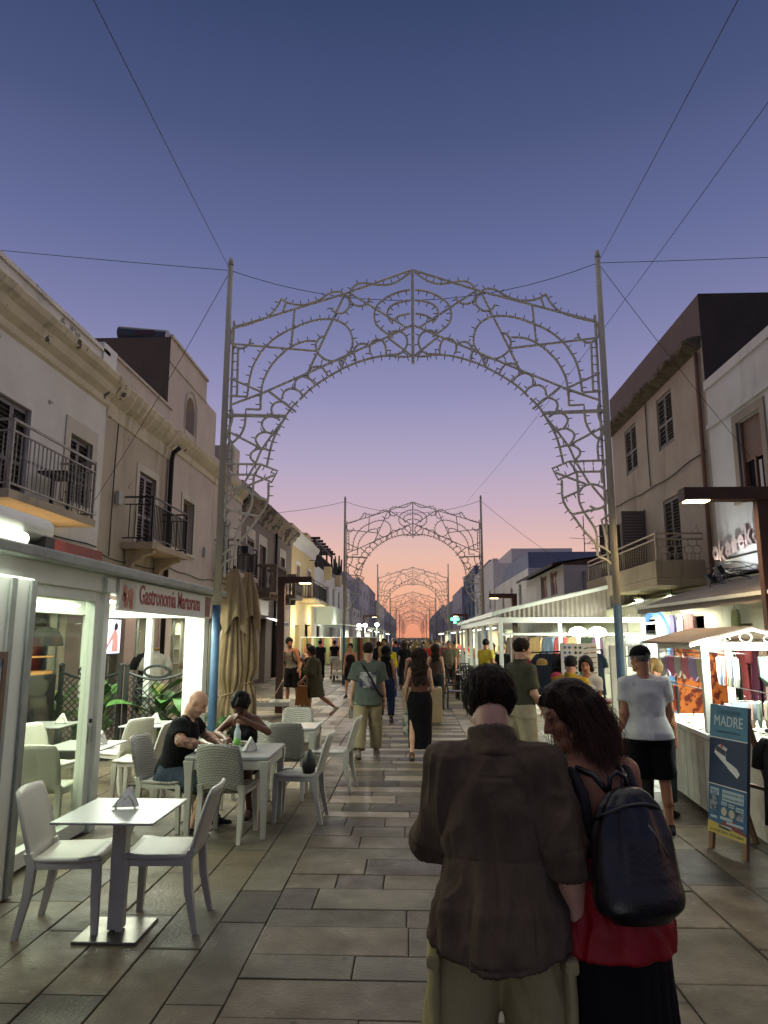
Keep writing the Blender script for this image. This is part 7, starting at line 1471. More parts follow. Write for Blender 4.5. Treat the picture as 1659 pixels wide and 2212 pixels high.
def dress(J, t, c, s, fem, v, b, seed):
    kind, colr = c[0], c[1]; o = c[2] if len(c) > 2 else {}; e = o.get('ease', .018); m = clothm(colr); lo, hi = bounds(J, .32); up, fw, rt, P, Tm = J['up'], J['fw'], J['rt'], J['pelvis'], J['T']; at = lambda u, f=0, r=0: P + up * u * s + fw * f * s + rt * r * s
    ra = (.042 if fem else .052) * s * b; nm = o.get('name') or {'top': 'shirt', 'pants': 'trousers', 'skirt': 'skirt', 'dress': 'dress'}[kind]; S = SDF(lo, hi, o.get('v', v))
    if kind in ('top', 'dress'):
        hem = o.get('hem', -.1); w = o.get('w', 1.); fl = o.get('flare', 0)
        st = [(.50, .09, .07), (.47, .135 if not fem else .118, .085), (.40, .163 if not fem else .14, .112), (.30, .162 if not fem else .138, .117), (.15, .152 if not fem else .126, .11), (.0, .165 if not fem else .174, .125), (-.12, .17, .128)]
        if o.get('tank'): st = [(.47, .085, .07), (.42, .125, .1)] + st[3:]
        hp_ = o.get('hip', 0); st = [(a, (x + e / s + (hp_ if a < .12 else 0)) * w * b, (y_ + e / s + (hp_ if a < .12 else 0)) * w * b) for a, x, y_ in st]
        if hem < -.12: st.append((hem, st[-1][1] + fl, st[-1][2] + fl * .8))
        else: st = [q for q in st if q[0] > hem + .01] + [(hem, np.interp(hem, [q[0] for q in st][::-1], [q[1] for q in st][::-1]) + fl, np.interp(hem, [q[0] for q in st][::-1], [q[2] for q in st][::-1]) + fl)]
        if o.get('crop_top'): st = [q for q in st if q[0] < o['crop_top']] + [(o['crop_top'], np.interp(o['crop_top'], [q[0] for q in st][::-1], [q[1] for q in st][::-1]), np.interp(o['crop_top'], [q[0] for q in st][::-1], [q[2] for q in st][::-1]))]
        if o.get('belly'): S.ell(at(.1, .07), V(.14, .12, .16) * s, .06, Tm)
        st = [tuple(q * s for q in r_) for r_ in st]
        vert = kind == 'dress' and not o.get('follow'); S.loft(P, Tm, st, .01, wob=o.get('wob'))
        if fem and not o.get('crop_top', 1) < .3:
            for a in (-1, 1): S.ell(at(.335, .09, a * .072), V(.064, .056, .062) * s + e * .5, .03, Tm)
        sl = o.get('sleeve', .5)
        if not o.get('tank') and sl > 0:
            if not o.get('crop_top'):
                S.cone(J['sho0'], J['sho1'], .068 * s, .068 * s, .04)
                for a in (-1, 1): S.cone(J['neck'] - up * .06 * s + rt * a * .11 * s, J['neck'] - up * .015 * s + rt * a * .04 * s, o.get('trap', .05) * s, o.get('trap', .05) * s, .03)
            for k in (0, 1):
                A, B, C_ = J['sho%d' % k], J['elb%d' % k], J['wri%d' % k]; l1 = np.linalg.norm(B - A); se = o.get('se', e * .8); r0 = ra * 1.12 + se; r1 = ra * .92 + se * o.get('loose', 1.3); f1 = min(sl, 1) * l1
                S.loft(A, frame(B - A), [(-.03 * s, r0 * .9, r0 * .9), (0, r0 * 1.05, r0 * 1.05), (f1, r1, r1)], .045)
                if sl > 1:
                    l2 = np.linalg.norm(C_ - B); S.ell(B, V(1, 1, 1) * r1 * .97, .02); S.loft(B, frame(C_ - B), [(-.01, r1, r1), ((sl - 1) * l2, r1 * .85, r1 * .85)], .02)
                    if o.get('cuff'): S.loft(B, frame(C_ - B), [((sl - 1) * l2 - .06 * s, r1 * .98, r1 * .98), ((sl - 1) * l2, r1 * 1.02, r1 * 1.02)], .004)
        if 'tail' in o:
            tl_ = o['tail']; S.op(lambda X, Y, Z: ((X - P[0]) * up[0] + (Y - P[1]) * up[1] + (Z - P[2]) * up[2]) - (hem + tl_ * (((X - P[0]) * rt[0] + (Y - P[1]) * rt[1] + (Z - P[2]) * rt[2]) / (.19 * s)) ** 2) * s, lo, at(.1) + .5, .004, 'sub')
        for gr in o.get('grooves', ()):
            for q0, q1 in zip(gr[:-1], gr[1:]): S.cone(at(*q0), at(*q1), .006, .006, .006, 'sub')
        if o.get('collar'):
            nk = J['neck']; nd = norm(J['headc'] - J['Hm'].T @ V(0, .03, .06) * s - nk + up * .06 * s); S.loft(nk - nd * .03 * s, frame(nd, rt), [(-.02 * s, .1 * s, .095 * s), (.03 * s, .082 * s, .082 * s), (.078 * s, .08 * s, .08 * s)], .012)
        if o.get('open'): S.cone(at(.55, .12), at(.38, .16), .05 * s, .01 * s, .02, 'sub')
        S.cone(J['neck'] + up * .02 * s + fw * .03 * s, J['neck'] + up * .2 * s, .062 * s, .06 * s, .006, 'sub') if not o.get('collar') else S.cone(J['neck'] + nd * .0 * s + fw * .01, J['neck'] + nd * .2 * s, .066 * s, .066 * s, .004, 'sub')
        if o.get('straps'):
            for a in (-1, 1): S.cone(at(.36, -.1, a * .09), at(.485, -.03, a * .095), .016 * s, .014 * s, .02); S.cone(at(.485, -.03, a * .095), at(.36, .1, a * .09), .014 * s, .016 * s, .02)
    elif kind == 'pants':
        L_ = o.get('len', 1.9); wst = o.get('waist', .07); ez = e; S.loft(P, np.array([rt, fw, up]), [(-.1 * s, (.172 * b) * s + ez, .12 * b * s + ez), (.0, (.172 if fem else .165) * b * s + ez, .122 * b * s + ez), (wst * s, (.145 if fem else .155) * b * s + ez, .108 * b * s + ez)], .03)
        for k in (0, 1):
            A, B, C_ = J['hip%d' % k], J['knee%d' % k], J['ank%d' % k]; l1 = np.linalg.norm(B - A); l2 = np.linalg.norm(C_ - B); r0 = .088 * s * b + ez; r1 = (.056 * s + ez * o.get('loose', 1.5)); f1 = min(L_, 1) * l1; rr_ = r0 + (r1 - r0) * min(L_, 1)
            S.loft(A, frame(B - A), [(-.05 * s, r0 * .9, r0 * .95), (.1 * s, r0, r0 * 1.05), (f1, rr_, rr_)], .05)
            if L_ > 1:
                r2 = .042 * s + ez * o.get('loose', 1.5) * o.get('hemw', 1.1); S.ell(B, V(1, 1, 1) * r1 * .98, .02); S.loft(B, frame(C_ - B), [(-.01, r1, r1), ((L_ - 1) * l2 * .55, (r1 + r2) / 2, (r1 + r2) / 2 * 1.1), ((L_ - 1) * l2, r2, r2 * 1.08)], .02)
    elif kind == 'skirt':
        z1 = P[2] + o.get('waist', .1) * s; z0 = o.get('hemz', .12); rh = o.get('rh', .2); Ms = np.eye(3); kn = (J['knee0'] + J['knee1']) / 2; an = (J['ank0'] + J['ank1']) / 2
        pr = [(z0, rh, rh * .85, an[0], an[1]), ((z0 + z1) * .45, max(.175, (rh + .19) / 2), .15, kn[0], kn[1]), (P[2] - .06 * s, .19 * s * b + e, .14 * s + e, 0, 0), (P[2] + .02 * s, .178 * s + e, .125 * s + e, 0, 0), (z1, .135 * s + e, .1 * s + e, up[0] * .1, up[1] * .1)]; n_ = o.get('pleats', 9); amp = o.get('amp', .05)
        S.loft(V(0, 0, 0), Ms, pr, .01, wob=lambda a, tt: amp * np.sin(n_ * a + 2.) * np.clip((z1 - tt) / (z1 - z0 + 1e-6), 0, 1))
    for cut in o.get('cuts', ()): S.halfspace(cut[0], cut[1])
    Pm, F = S.mesh(); npmesh(nm, Pm, F, m, t, folds=o.get('folds', .006), seed=seed + len(nm), fs=o.get('fs', (7, 7, 4)))
def do_hair(J, t, hair, s, v, seed):
    kind, hc = hair[0], hair[1]; o = hair[2] if len(hair) > 2 else {}; C, Hm = J['headc'], J['Hm']; W = lambda x, y, z: C + (Hm.T @ V(x, y, z)) * s; th = o.get('th', .014)
    lo = C - .2 * s; hi = C + .2 * s; Ln = o.get('len', 0)
    if Ln: lo = lo - V(.12, .15, Ln * s)
    S = SDF(lo, hi, v); S.ell(W(0, -.016, .035), (V(.078, .099, .09) + th) * s, .01, Hm)
    S.ell(W(0, .1, -.035 if kind != 'buzz' else -.02), V(.082, .075, .1) * s, .012, Hm, 'sub')  # face opening
    S.op(lambda X, Y, Z: ((X - C[0]) * Hm[2, 0] + (Y - C[1]) * Hm[2, 1] + (Z - C[2]) * Hm[2, 2]) / s + o.get('nape', .075) + 0 * X, lo, hi, .004, 'sub') if False else None
    cutz = o.get('nape', .07)
    S.op(lambda X, Y, Z: ((X - C[0]) * Hm[2, 0] + (Y - C[1]) * Hm[2, 1] + (Z - C[2]) * Hm[2, 2]) / s + cutz - .55 * np.clip(((X - C[0]) * Hm[1, 0] + (Y - C[1]) * Hm[1, 1] + (Z - C[2]) * Hm[1, 2]) / s + .03, -1, 1), lo, hi, .01, 'sub')
    if kind == 'long':
        up = J['up']; w = o.get('w', .09); d = o.get('d', .06); back = -J['fw']; base = W(0, -.055, .02); e_ = J['neck'] + back * .075 * s; tip = e_ - V(0, 0, 1) * (Ln - .2) * s + back * .01
        S.cone(W(-.04, -.05, .02), W(.04, -.05, .02), (.062 + th) * s, (.062 + th) * s, .03)
        S.loft(base, frame(e_ - base, Hm[0]), [(-.02, w * .9 * s, d * s), (np.linalg.norm(e_ - base) + .02, w * s, d * .9 * s)], .03); S.loft(e_, frame(tip - e_, Hm[0]), [(-.04, w * s, d * .85 * s), (np.linalg.norm(tip - e_) * .7, w * 1.05 * s, d * .6 * s), (np.linalg.norm(tip - e_), w * .55 * s, d * .35 * s)], .03)
        for a in (-1, 1): S.cone(W(a * .07, .01, .04), W(a * .078, -.02, -.08), .022 * s, .026 * s, .02)
    if kind == 'bob':
        for a in (-1, 1): S.cone(W(a * .065, .0, .04), W(a * .08, -.01, -.08), .03 * s, .034 * s, .03)
        S.cone(W(-.05, -.07, .0), W(.05, -.07, .0), .05 * s, .05 * s, .03); S.cone(W(-.05, -.07, -.07), W(.05, -.07, -.07), .045 * s, .045 * s, .03)
    if kind == 'bun': S.ell(W(*o.get('bun', (0, -.1, .07))), V(.045, .045, .042) * s, .015, Hm)
    if kind == 'tail': S.cone(W(0, -.1, .05), W(0, -.15, -.02), .03 * s, .028 * s, .015); S.cone(W(0, -.15, -.02), W(0, -.14, -.16), .028 * s, .012 * s, .015)
    Pm, F = S.mesh(); npmesh('hair', Pm, F, HAIR[hc], t, folds=o.get('folds', .004), seed=seed + 9, fs=o.get('fs', (45, 45, 14)))
def do_shoes(J, t, c, s, v):
    m = clothm(c) if isinstance(c, str) and c.startswith('#') else c; sandal = False
    for k in (0, 1):
        an = J['ank%d' % k]; f = norm(J['foot%d' % k]); dn = norm(np.cross(np.cross(f, V(0, 0, -1)), f)) if abs(f[2]) > .05 else V(0, 0, -1); lo = an - .22 * s; hi = an + .3 * s; S = SDF(lo, hi, min(v, .012)); h = an + dn * .05 * s
        S.cone(h - f * .035 * s, h + f * .08 * s, .042 * s, .043 * s, .02); S.cone(h + f * .07 * s + dn * .004, h + f * .165 * s + dn * .012 * s, .044 * s, .034 * s, .02); S.cone(an + dn * .005, h, .042 * s, .04 * s, .02); S.halfspace(h + dn * .034 * s, dn); Pm, F = S.mesh(); npmesh('shoe', Pm, F, m, t)
        S = SDF(lo, hi, min(v, .012)); q = h + dn * .03 * s; S.cone(q - f * .04 * s, q + f * .08 * s, .045 * s, .046 * s, .02); S.cone(q + f * .07 * s, q + f * .17 * s, .046 * s, .036 * s, .02); S.halfspace(q + dn * .008 * s, dn); S.halfspace(q - dn * .008 * s, -dn); Pm, F = S.mesh(); npmesh('sole', Pm, F, mat('shoe_sole', '#8f8a80', .8), t)
# ================================================================ the people in the street
SITM = dict(lean=12, hipz=.54)
def tube_part(nm, m, t, pts, r, n=7): return MB().tube([tuple(p) for p in pts], r, n).build(nm, m, t, local=True, smooth=True)
WALK_A = ((16, 3, 6), (-14, 3, 14, 25)); WALK_B = ((-14, 3, 16, 25), (16, 3, 6))
# --- walking pair in mid distance
def x_sage(J, t, s):
    P, up, fw, rt = J['pelvis'], J['up'], J['fw'], J['rt']; at = lambda u, f, r: P + (up * u + fw * f + rt * r) * s; M_st = clothm('#2a2226')
    tube_part('bag_strap', M_st, t, [at(.5, -.07, -.11), at(.43, -.165, -.06), at(.27, -.19, .05), at(.1, -.185, .13), at(.0, -.12, .21), at(-.02, .05, .24)], .018)
    MB().cbox(tuple(at(-.03, .1, .2)), (.16, .1, .18)).build('bag', M_st, t, local=True, bevel=.02)
    pr = MB(); rows = [[tuple(at(u, -.178 - .012 * math.cos(r * 6) - (.3 - u) * .03, r)) for r in np.linspace(-.13, .13, 7)] for u in (.12, .2, .28, .36)]; pr.grid(rows); pr.build('back_print', mat('shirt_print', '#a9aba2', .85, c2='#3a3550', scale=9, contrast=2.5), t, local=True, smooth=True, recalc=False)
    w = J['wri0'] + V(0, .02, -.1) * s; MB().lathe([(.015, 0), (.03, -.03), (.03, -.17), (.02, -.19)], 10, tuple(w)).build('bottle', glassmat('cup_plastic', '#dfe6e2', .4), t, local=True, smooth=True)
person('man walking away in a sage t-shirt with picture print and khaki trousers', -.72, 11.6, 2, 1.76, False, 'fair', .011, dict(lean=3, arms=((-4, 12, 14, 10), (4, 10, 10, 10)), legs=((-10, 4, 12, 20), (14, 3, 4))), [('top', '#5a6258', dict(ease=.042, sleeve=.82, hem=-.15, loose=2.0, w=1.08, folds=.009)), ('pants', '#9d9371', dict(ease=.026, loose=1.7, hemw=1.2, folds=.009))], ('short', 'brown', dict(th=.012)), '#7a746a', seed=11, extra=x_sage)
def x_wskirt(J, t, s):
    w = J['wri0'] + V(0, 0, -.06) * s; MB().box((w[0] - .03, w[1] - .14, w[2] - .46), (w[0] + .1, w[1] + .2, w[2] - .1)).build('tote_bag', mat('tote_canvas', '#b9b9a4', .9, c2='#2f5a44', scale=7, contrast=5, stretch=(1, 1, 2.5)), t, local=True, bevel=.03); tube_part('tote_handle', clothm('#b5b5a0'), t, [w + V(.03, -.08, -.1), w + V(.0, -.03, .02), w + V(.0, .05, .02), w + V(.03, .12, -.1)], .012)
person('woman walking away with long curly dark hair, brown halter top and black skirt', .1, 11.5, -3, 1.66, True, 'fair', .011, dict(lean=2, arms=((10, 14, 22, 20), (8, 10, 40, 50)), legs=((-8, 2, 14, 30), (12, 2, 4))), [('top', '#5f4038', dict(ease=.008, tank=True, hem=.08, folds=.004)), ('skirt', '#121113', dict(hemz=.16, rh=.17, waist=.13, folds=.006, amp=.04))], ('long', 'brown', dict(len=.55, w=.12, d=.08, th=.025, folds=.018, fs=(22, 22, 12))), '#6a4a34', seed=12, extra=x_wskirt)
# --- polo man standing at the right of the walkway, looking right
def x_polo(J, t, s):
    P = J['pelvis']; MB().tube([tuple(P + V(.178 * math.cos(a), .138 * math.sin(a), .055) * s) for a in np.linspace(0, 2 * PI, 25)[:-1]], .018, 6, closed=True).build('belt', M_leather, t, local=True, smooth=True)
person('middle-aged man in olive polo and beige trousers looking to the right', 1.36, 9.3, -62, 1.81, False, 'fair', .011, dict(lean=1, arms=((10, 10, 75, 60), (6, 10, 40, 30)), legs=((0, 5, 2), (2, 5, 2)), head=(4, -12, 0)), [('top', '#4a4a38', dict(ease=.028, sleeve=.85, hem=.03, collar=True, belly=True, folds=.006)), ('pants', '#a39a7c', dict(ease=.022, waist=.06, loose=1.7))], ('short', 'brown', dict(th=.012)), '#3a2a20', seed=13, extra=x_polo, bulk=1.06)
person('man in mustard yellow shirt with short dark hair, back turned, by the clip board', 2.0, 9.4, -25, 1.6, False, 'tan', .012, dict(lean=8, head=(8, 0, 0)), [('top', '#a3862c', dict(ease=.025, sleeve=.6, collar=True)), ('pants', '#2a3a34', dict(ease=.02))], ('short', 'black', dict(th=.01)), seed=14)
person('dark-haired woman in white top raising her hand beside the yellow-shirted man', 2.35, 9.9, 150, 1.58, True, 'tan', .012, dict(lean=4, arms=((8, 8, 20, 10), (35, 25, 115, -15)), head=(6, 10, 0)), [('top', '#b9b6ac', dict(ease=.02, sleeve=.5)), ('skirt', '#3a4038', dict(hemz=.4))], ('bob', 'black', dict(th=.016)), seed=15, curl=(20, 8))
# --- man with cap at the cart
def x_cap(J, t, s):
    C, Hm = J['headc'], J['Hm']; W = lambda x, y, z: C + (Hm.T @ V(x, y, z)) * s; S = SDF(C - .22, C + .25, .008); S.ell(W(0, -.012, .045), V(.09, .11, .092) * s, .01, Hm); q = W(0, 0, .03); S.halfspace(q, -norm(Hm.T @ V(0, -.12, 1))); S.loft(W(0, .06, .04), np.array([Hm[0], Hm[2], Hm[1]]), [(0, .075 * s, .006 * s), (.07 * s, .06 * s, .006 * s), (.1 * s, .035 * s, .005 * s)], .008); Pm, F = S.mesh(); npmesh('cap', Pm, F, clothm('#15161a'), t)
person('man in white t-shirt, black cap and black shorts at the wooden cart', 2.27, 7.25, -6, 1.74, False, 'tan', .010, dict(lean=1, arms=((-6, 8, 16, 10), (12, 12, 28, 35)), legs=((0, 5, 2), (2, 6, 3)), head=(6, 38, 0)), [('top', '#cfcec8', dict(ease=.024, sleeve=.62, hem=-.06, folds=.008, hip=.045)), ('pants', '#131417', dict(len=.93, ease=.034, loose=1.5, folds=.008))], ('buzz', 'grey', dict(th=.004)), '#2a2624', seed=16, extra=x_cap, bulk=1.03)
person('blond woman in dark green trousers and strappy sandals hidden behind the white-shirted man', 2.56, 7.95, -35, 1.62, True, 'tan', .012, dict(lean=10, head=(18, 0, 0)), [('top', '#2e3834', dict(ease=.015, sleeve=.5)), ('pants', '#262b27', dict(ease=.02, loose=1.6, len=1.75))], ('tail', 'blond', dict(th=.014)), '#1a1715', seed=17)
# --- diners
person('bald tattooed man in black t-shirt eating at the white table', -2.42, 7.36, -92, 1.78, False, 'fair', .0105, dict(lean=14, hipz=.53, arms=(('abs', (-.3, .2, .86), (-.14, .42, .79)), ('abs', (.29, .17, .86), (.16, .4, .79))), legs=((86, 8, 95), (80, 10, 100)), head=(20, 0, 0)), [('top', '#161517', dict(ease=.024, sleeve=.7, hem=-.04, belly=True)), ('pants', '#3c4450', dict(ease=.02, len=1.2, loose=1.8))], None, '#2a2a2e', seed=18, beard=(.72, .7, .7), tattoo=True, bulk=1.08, palm=(V(-.3, 0, 1), V(.3, 0, 1)), curl=(38, 38))
def x_glasses(J, t, s):
    C, Hm = J['headc'], J['Hm']; W = lambda x, y, z: C + (Hm.T @ V(x, y, z)) * s
    g = MB()
    for a in (-1, 1): g.tube([tuple(W(a * .034 + .024 * math.cos(q), .105, .006 + .019 * math.sin(q))) for q in np.linspace(0, 2 * PI, 13)[:-1]], .0035, 5, closed=True); g.tube([tuple(W(a * .058, .102, .01)), tuple(W(a * .08, .0, .012))], .003, 5)
    g.tube([tuple(W(-.01, .107, .008)), tuple(W(.01, .107, .008))], .003, 5); g.build('glasses', M_iron, t, local=True)
person('woman with glasses in black tank top eating at the white table', -1.86, 8.14, 176, 1.66, True, 'deep', .0105, dict(lean=16, hipz=.53, arms=(('abs', (-.3, .2, .84), (-.08, .34, .98)), ('abs', (.27, .22, .82), (.1, .42, .8))), legs=((84, 6, 92), (80, 8, 80)), head=(26, 0, 0)), [('top', '#141315', dict(ease=.008, tank=True, straps=True, hem=-.05)), ('pants', '#3a3d48', dict(len=.6, ease=.015))], ('bun', 'black', dict(th=.026, bun=(0, -.03, .14), folds=.012)), '#4a3a30', seed=19, palm=(V(-.2, -.5, .6), V(.3, 0, 1)), curl=(45, 35), extra=x_glasses)
# --- kissing pair and phone woman at left
def x_tank(J, t, s):
    P, up, fw, rt = J['pelvis'], J['up'], J['fw'], J['rt']; at = lambda u, f, r: P + (up * u + fw * f + rt * r) * s; S = SDF(P - .6, P + V(.6, .6, .9), .014); S.ell(at(.3, -.2, 0), V(.15, .09, .21) * s, .02); Pm, F = S.mesh(); npmesh('backpack', Pm, F, M_bkcl, t)
    for a in (-1, 1): tube_part('backpack_strap', M_bkcl, t, [at(.44, -.12, a * .1), at(.5, .0, a * .11), at(.42, .125, a * .12), at(.25, .13, a * .15), at(.1, .0, a * .18)], .022)
    text('shirt_lettering', 'SOULEZ', clothm('#5a2a2a'), t, tuple(at(.33, .152, .13)), (PI / 2, 0, PI), .085, .8, ext=.001, local=True)
person('tall man in grey tank top with backpack leaning to kiss a woman', -3.22, 19.3, 158, 1.84, False, 'tan', .014, dict(lean=8, side=6, arms=((4, 12, 14, 20), (6, 10, 14, 20)), legs=((0, 5, 2), (4, 4, 4)), head=(16, 42, 0)), [('top', '#7c786c', dict(ease=.02, tank=True, straps=True, hem=-.1)), ('pants', '#17161a', dict(len=.95, ease=.03, loose=1.9))], ('short', 'black', dict(th=.014)), '#8a8580', seed=20, extra=x_tank, beard=(.55, .5, .5))
person('woman in long black dress tilting her face up to the man in the tank top', -2.86, 19.25, 60, 1.66, True, 'fair', .014, dict(lean=-3, arms=((12, 8, 20, 20), (10, 8, 20, 20)), head=(-18, 35, 0)), [('top', '#121114', dict(ease=.012, tank=True, straps=True, hem=-.1)), ('pants', '#131215', dict(ease=.02, len=1.6, loose=1.6))], ('tail', 'black', dict(th=.012)), '#3a3030', seed=21)
def x_phone(J, t, s):
    w = J['wri1']; MB().cbox(tuple(w + V(0.0, .02, .1)), (.015, .075, .15), .3, .5).build('phone', mat('phone_pale', '#b5b5b5', .3), t, local=True, bevel=.006)
    w0 = J['wri0']
    for dx, m_, h_ in ((-.05, clothm('#8a5a34'), .42), (.04, clothm('#c9b49a'), .36)): MB().add([tuple(w0 + V(dx + a * .05, b * .15, z)) for z, b_ in ((-.12, .7), (-.12 - h_, 1)) for a, b in ((-1, -b_), (1, -b_), (1, b_), (-1, b_))], [(0, 1, 2, 3), (4, 5, 6, 7), (0, 1, 5, 4), (1, 2, 6, 5), (2, 3, 7, 6), (3, 0, 4, 7)]).build('shopping_bag', m_, t, local=True); tube_part('bag_handle', m_, t, [w0 + V(dx, -.08, -.12), w0 + V(dx, -.03, -.04), w0 + V(dx, .03, -.04), w0 + V(dx, .08, -.12)], .006)
person('woman on the phone in olive shirt dress carrying shopping bags, striding left', -2.28, 16.7, 95, 1.66, True, 'tan', .012, dict(lean=4, arms=((18, 12, 30, 10), (35, 20, 125, 20)), legs=((14, 2, 4), (-24, 2, 30, 45)), head=(14, 10, 0)), [('top', '#4c4632', dict(ease=.05, sleeve=1.3, hem=-.4, flare=.04, w=1.12, folds=.012, loose=2.0, name='shirt_dress'))], ('bob', 'brown', dict(th=.012)), '#b9b4a8', seed=22, extra=x_phone)
# --- middle crowd (walking away unless said)
mid = [
 ('woman with long dark hair and bare arms behind the sage-shirted man', -.62, 16.5, 0, 1.66, True, 'tan', ('long', 'black', dict(len=.5, w=.1, d=.06, th=.02, folds=.012, fs=(24, 24, 12))), [('top', '#1a1a1e', dict(tank=True, straps=True, hem=.05, ease=.008)), ('pants', '#202a44', dict(ease=.02))], WALK_A),
 ('woman in bright yellow top and blue trousers walking away', -.72, 21.5, 2, 1.7, True, 'fair', ('long', 'grey', dict(len=.36, w=.09, th=.015)), [('top', '#b5a41e', dict(sleeve=1.4, ease=.025, hem=-.04)), ('pants', '#23315e', dict(ease=.03, loose=2))], WALK_B),
 ('fair-haired woman with a see-through dark backpack walking away', .02, 16.6, 0, 1.66, True, 'fair', ('bun', 'blond', dict(th=.012, bun=(0, -.09, -.02))), [('top', '#1a1a1e', dict(tank=True, straps=True, hem=-.02, ease=.01)), ('pants', '#111318', dict(ease=.02, len=1.85))], WALK_B),
 ('woman with long brown hair just ahead of the curly-haired woman', .55, 17.8, -2, 1.68, True, 'fair', ('long', 'brown', dict(len=.5, w=.1, th=.02, folds=.01)), [('top', '#4a3a34', dict(tank=True, straps=True, hem=-.02, ease=.01)), ('pants', '#2a2a30', dict(ease=.02))], WALK_A),
 ('man in coral red t-shirt with a black cross strap', .62, 24.5, -4, 1.78, False, 'fair', ('short', 'grey', dict(th=.006)), [('top', '#c0402e', dict(sleeve=.6, ease=.03)), ('pants', '#3a4048', dict(len=.95, ease=.03))], WALK_A),
 ('man in pale patterned shirt and shorts walking toward us', 1.2, 24.2, 175, 1.74, False, 'tan', ('short', 'grey', dict(th=.008)), [('top', '#6a6450', dict(sleeve=.6, ease=.035, collar=True)), ('pants', '#3a3630', dict(len=.95, ease=.035))], WALK_B),
 ('man in yellow t-shirt and white shorts standing by the black tables', 2.02, 20.3, -40, 1.78, False, 'tan', ('short', 'black', dict(th=.012)), [('top', '#b8a83a', dict(sleeve=.6, ease=.025)), ('pants', '#b9b6a8', dict(len=.95, ease=.03))], None),
 ('blond woman in a long black dress near the yellow-shirted man', 2.42, 19.6, -20, 1.66, True, 'fair', ('bun', 'blond', dict(th=.012, bun=(0, -.09, .02))), [('top', '#101114', dict(sleeve=.5, ease=.03, hem=-.1)), ('skirt', '#101114', dict(hemz=.15, rh=.26))], None),
 ('woman in floral top and denim shorts facing us by the pavilion', 2.35, 21.6, 170, 1.68, True, 'fair', ('long', 'brown', dict(len=.3, w=.09)), [('top', mat('floral_cloth', '#4a4638', .9, c2='#a8a08a', scale=25, contrast=2), dict(sleeve=.5, ease=.02, hem=.0)), ('pants', '#3f5a74', dict(len=.45, ease=.02))], None),
 ('person in yellow top standing inside the pavilion', 2.75, 22.4, 150, 1.62, True, 'tan', ('bob', 'black', {}), [('top', '#c2b21e', dict(sleeve=.6, ease=.025)), ('pants', '#23262e', dict(ease=.02))], None),
 ('waitress in dark vest over white top facing us by the blue second arch foot', -1.95, 22.6, 172, 1.64, True, 'tan', ('bun', 'black', dict(bun=(0, -.06, .1))), [('top', '#1c1518', dict(tank=True, straps=True, ease=.018, hem=-.02)), ('skirt', '#141216', dict(hemz=.55, rh=.2))], None),
 ('woman in black top and white shorts looking at the scarves', -3.6, 33, 10, 1.7, True, 'tan', ('tail', 'black', {}), [('top', '#131218', dict(sleeve=.4, ease=.015, hem=.0)), ('pants', '#b5b2ae', dict(len=.5, ease=.03))], None),
 ('dark-dressed person half hidden behind the kissing couple', -4.0, 31, 20, 1.7, False, 'tan', ('short', 'black', {}), [('top', '#15141a', dict(sleeve=.6, ease=.02)), ('pants', '#16161a', dict(ease=.02))], None),
 ('stocky person in black walking away left of the coral red shirt', .1, 24.0, 3, 1.72, False, 'fair', ('short', 'blond', dict(th=.014)), [('top', '#131418', dict(sleeve=.6, ease=.035)), ('pants', '#1a1c22', dict(ease=.025))], WALK_A),
 ('woman in black carrying a white bag beyond the yellow top', -.32, 26.5, 5, 1.68, True, 'fair', ('long', 'brown', dict(len=.35)), [('top', '#15161a', dict(sleeve=.5, ease=.025)), ('pants', '#16171c', dict(ease=.025))], WALK_B),
]
def x_pack(J, t, s):
    P, up, fw = J['pelvis'], J['up'], J['fw']; S = SDF(P - .6, P + V(.6, .6, .9), .016); S.ell(P + (up * .2 - fw * .2) * s, V(.13, .07, .2) * s, .02); Pm, F = S.mesh(); npmesh('backpack', Pm, F, clothm('#3a342f'), t)
    for a in (-1, 1): tube_part('backpack_strap', M_bkcl, t, [P + (up * .3 - fw * .16 + J['rt'] * a * .07) * s, P + (up * .48 - fw * .06 + J['rt'] * a * .1) * s, P + (up * .36 + fw * .12 + J['rt'] * a * .11) * s], .014)
for k, (lab, x, y, f, H_, fem, sk, hr, cl, lg) in enumerate(mid):
    person(lab, x, y, f, H_, fem, sk, .016, dict(lean=3, legs=lg or ((0, 4, 2), (2, 4, 3)), arms=((6, 9, 20, 20), (-4 if lg else 6, 9, 16, 20))), cl, hr, '#3a3430', seed=40 + k, group='people strolling in the street', extra=x_pack if 'backpack' in lab else None)
# --- far crowd
cr = random.Random(21); cc_ = [('#1a1a20', 'black'), ('#5a4a44', 'brown'), ('#8f8a84', 'grey'), ('#2a3a5a', 'navy'), ('#b5b0a8', 'white'), ('#7a2f34', 'dark red'), ('#3f4f44', 'dark green'), ('#a08a5a', 'tan')]
slots = [(-1.5, 30), (-.9, 33), (-.2, 31.5), (.45, 30.5), (1.1, 33), (1.7, 31), (-1.9, 36), (-1.2, 39), (-.5, 37), (.2, 40), (.9, 38), (1.6, 41), (-1.7, 45), (-.8, 48), (.1, 46), (.8, 50), (1.5, 47), (-1.4, 55), (-.4, 58), (.5, 56), (1.4, 60), (-1, 66), (.1, 70), (1.0, 68), (-1.5, 78), (.6, 80), (-.3, 88), (1.3, 90), (-1.1, 28), (-.45, 28.6), (.75, 27.6), (1.45, 28.3), (-.15, 34.5), (.6, 34.2), (-1.6, 33.4), (1.35, 36), (-.9, 42.5), (.5, 43.5), (1.9, 44), (-.2, 52.5), (-1.9, 51), (1.1, 53)]
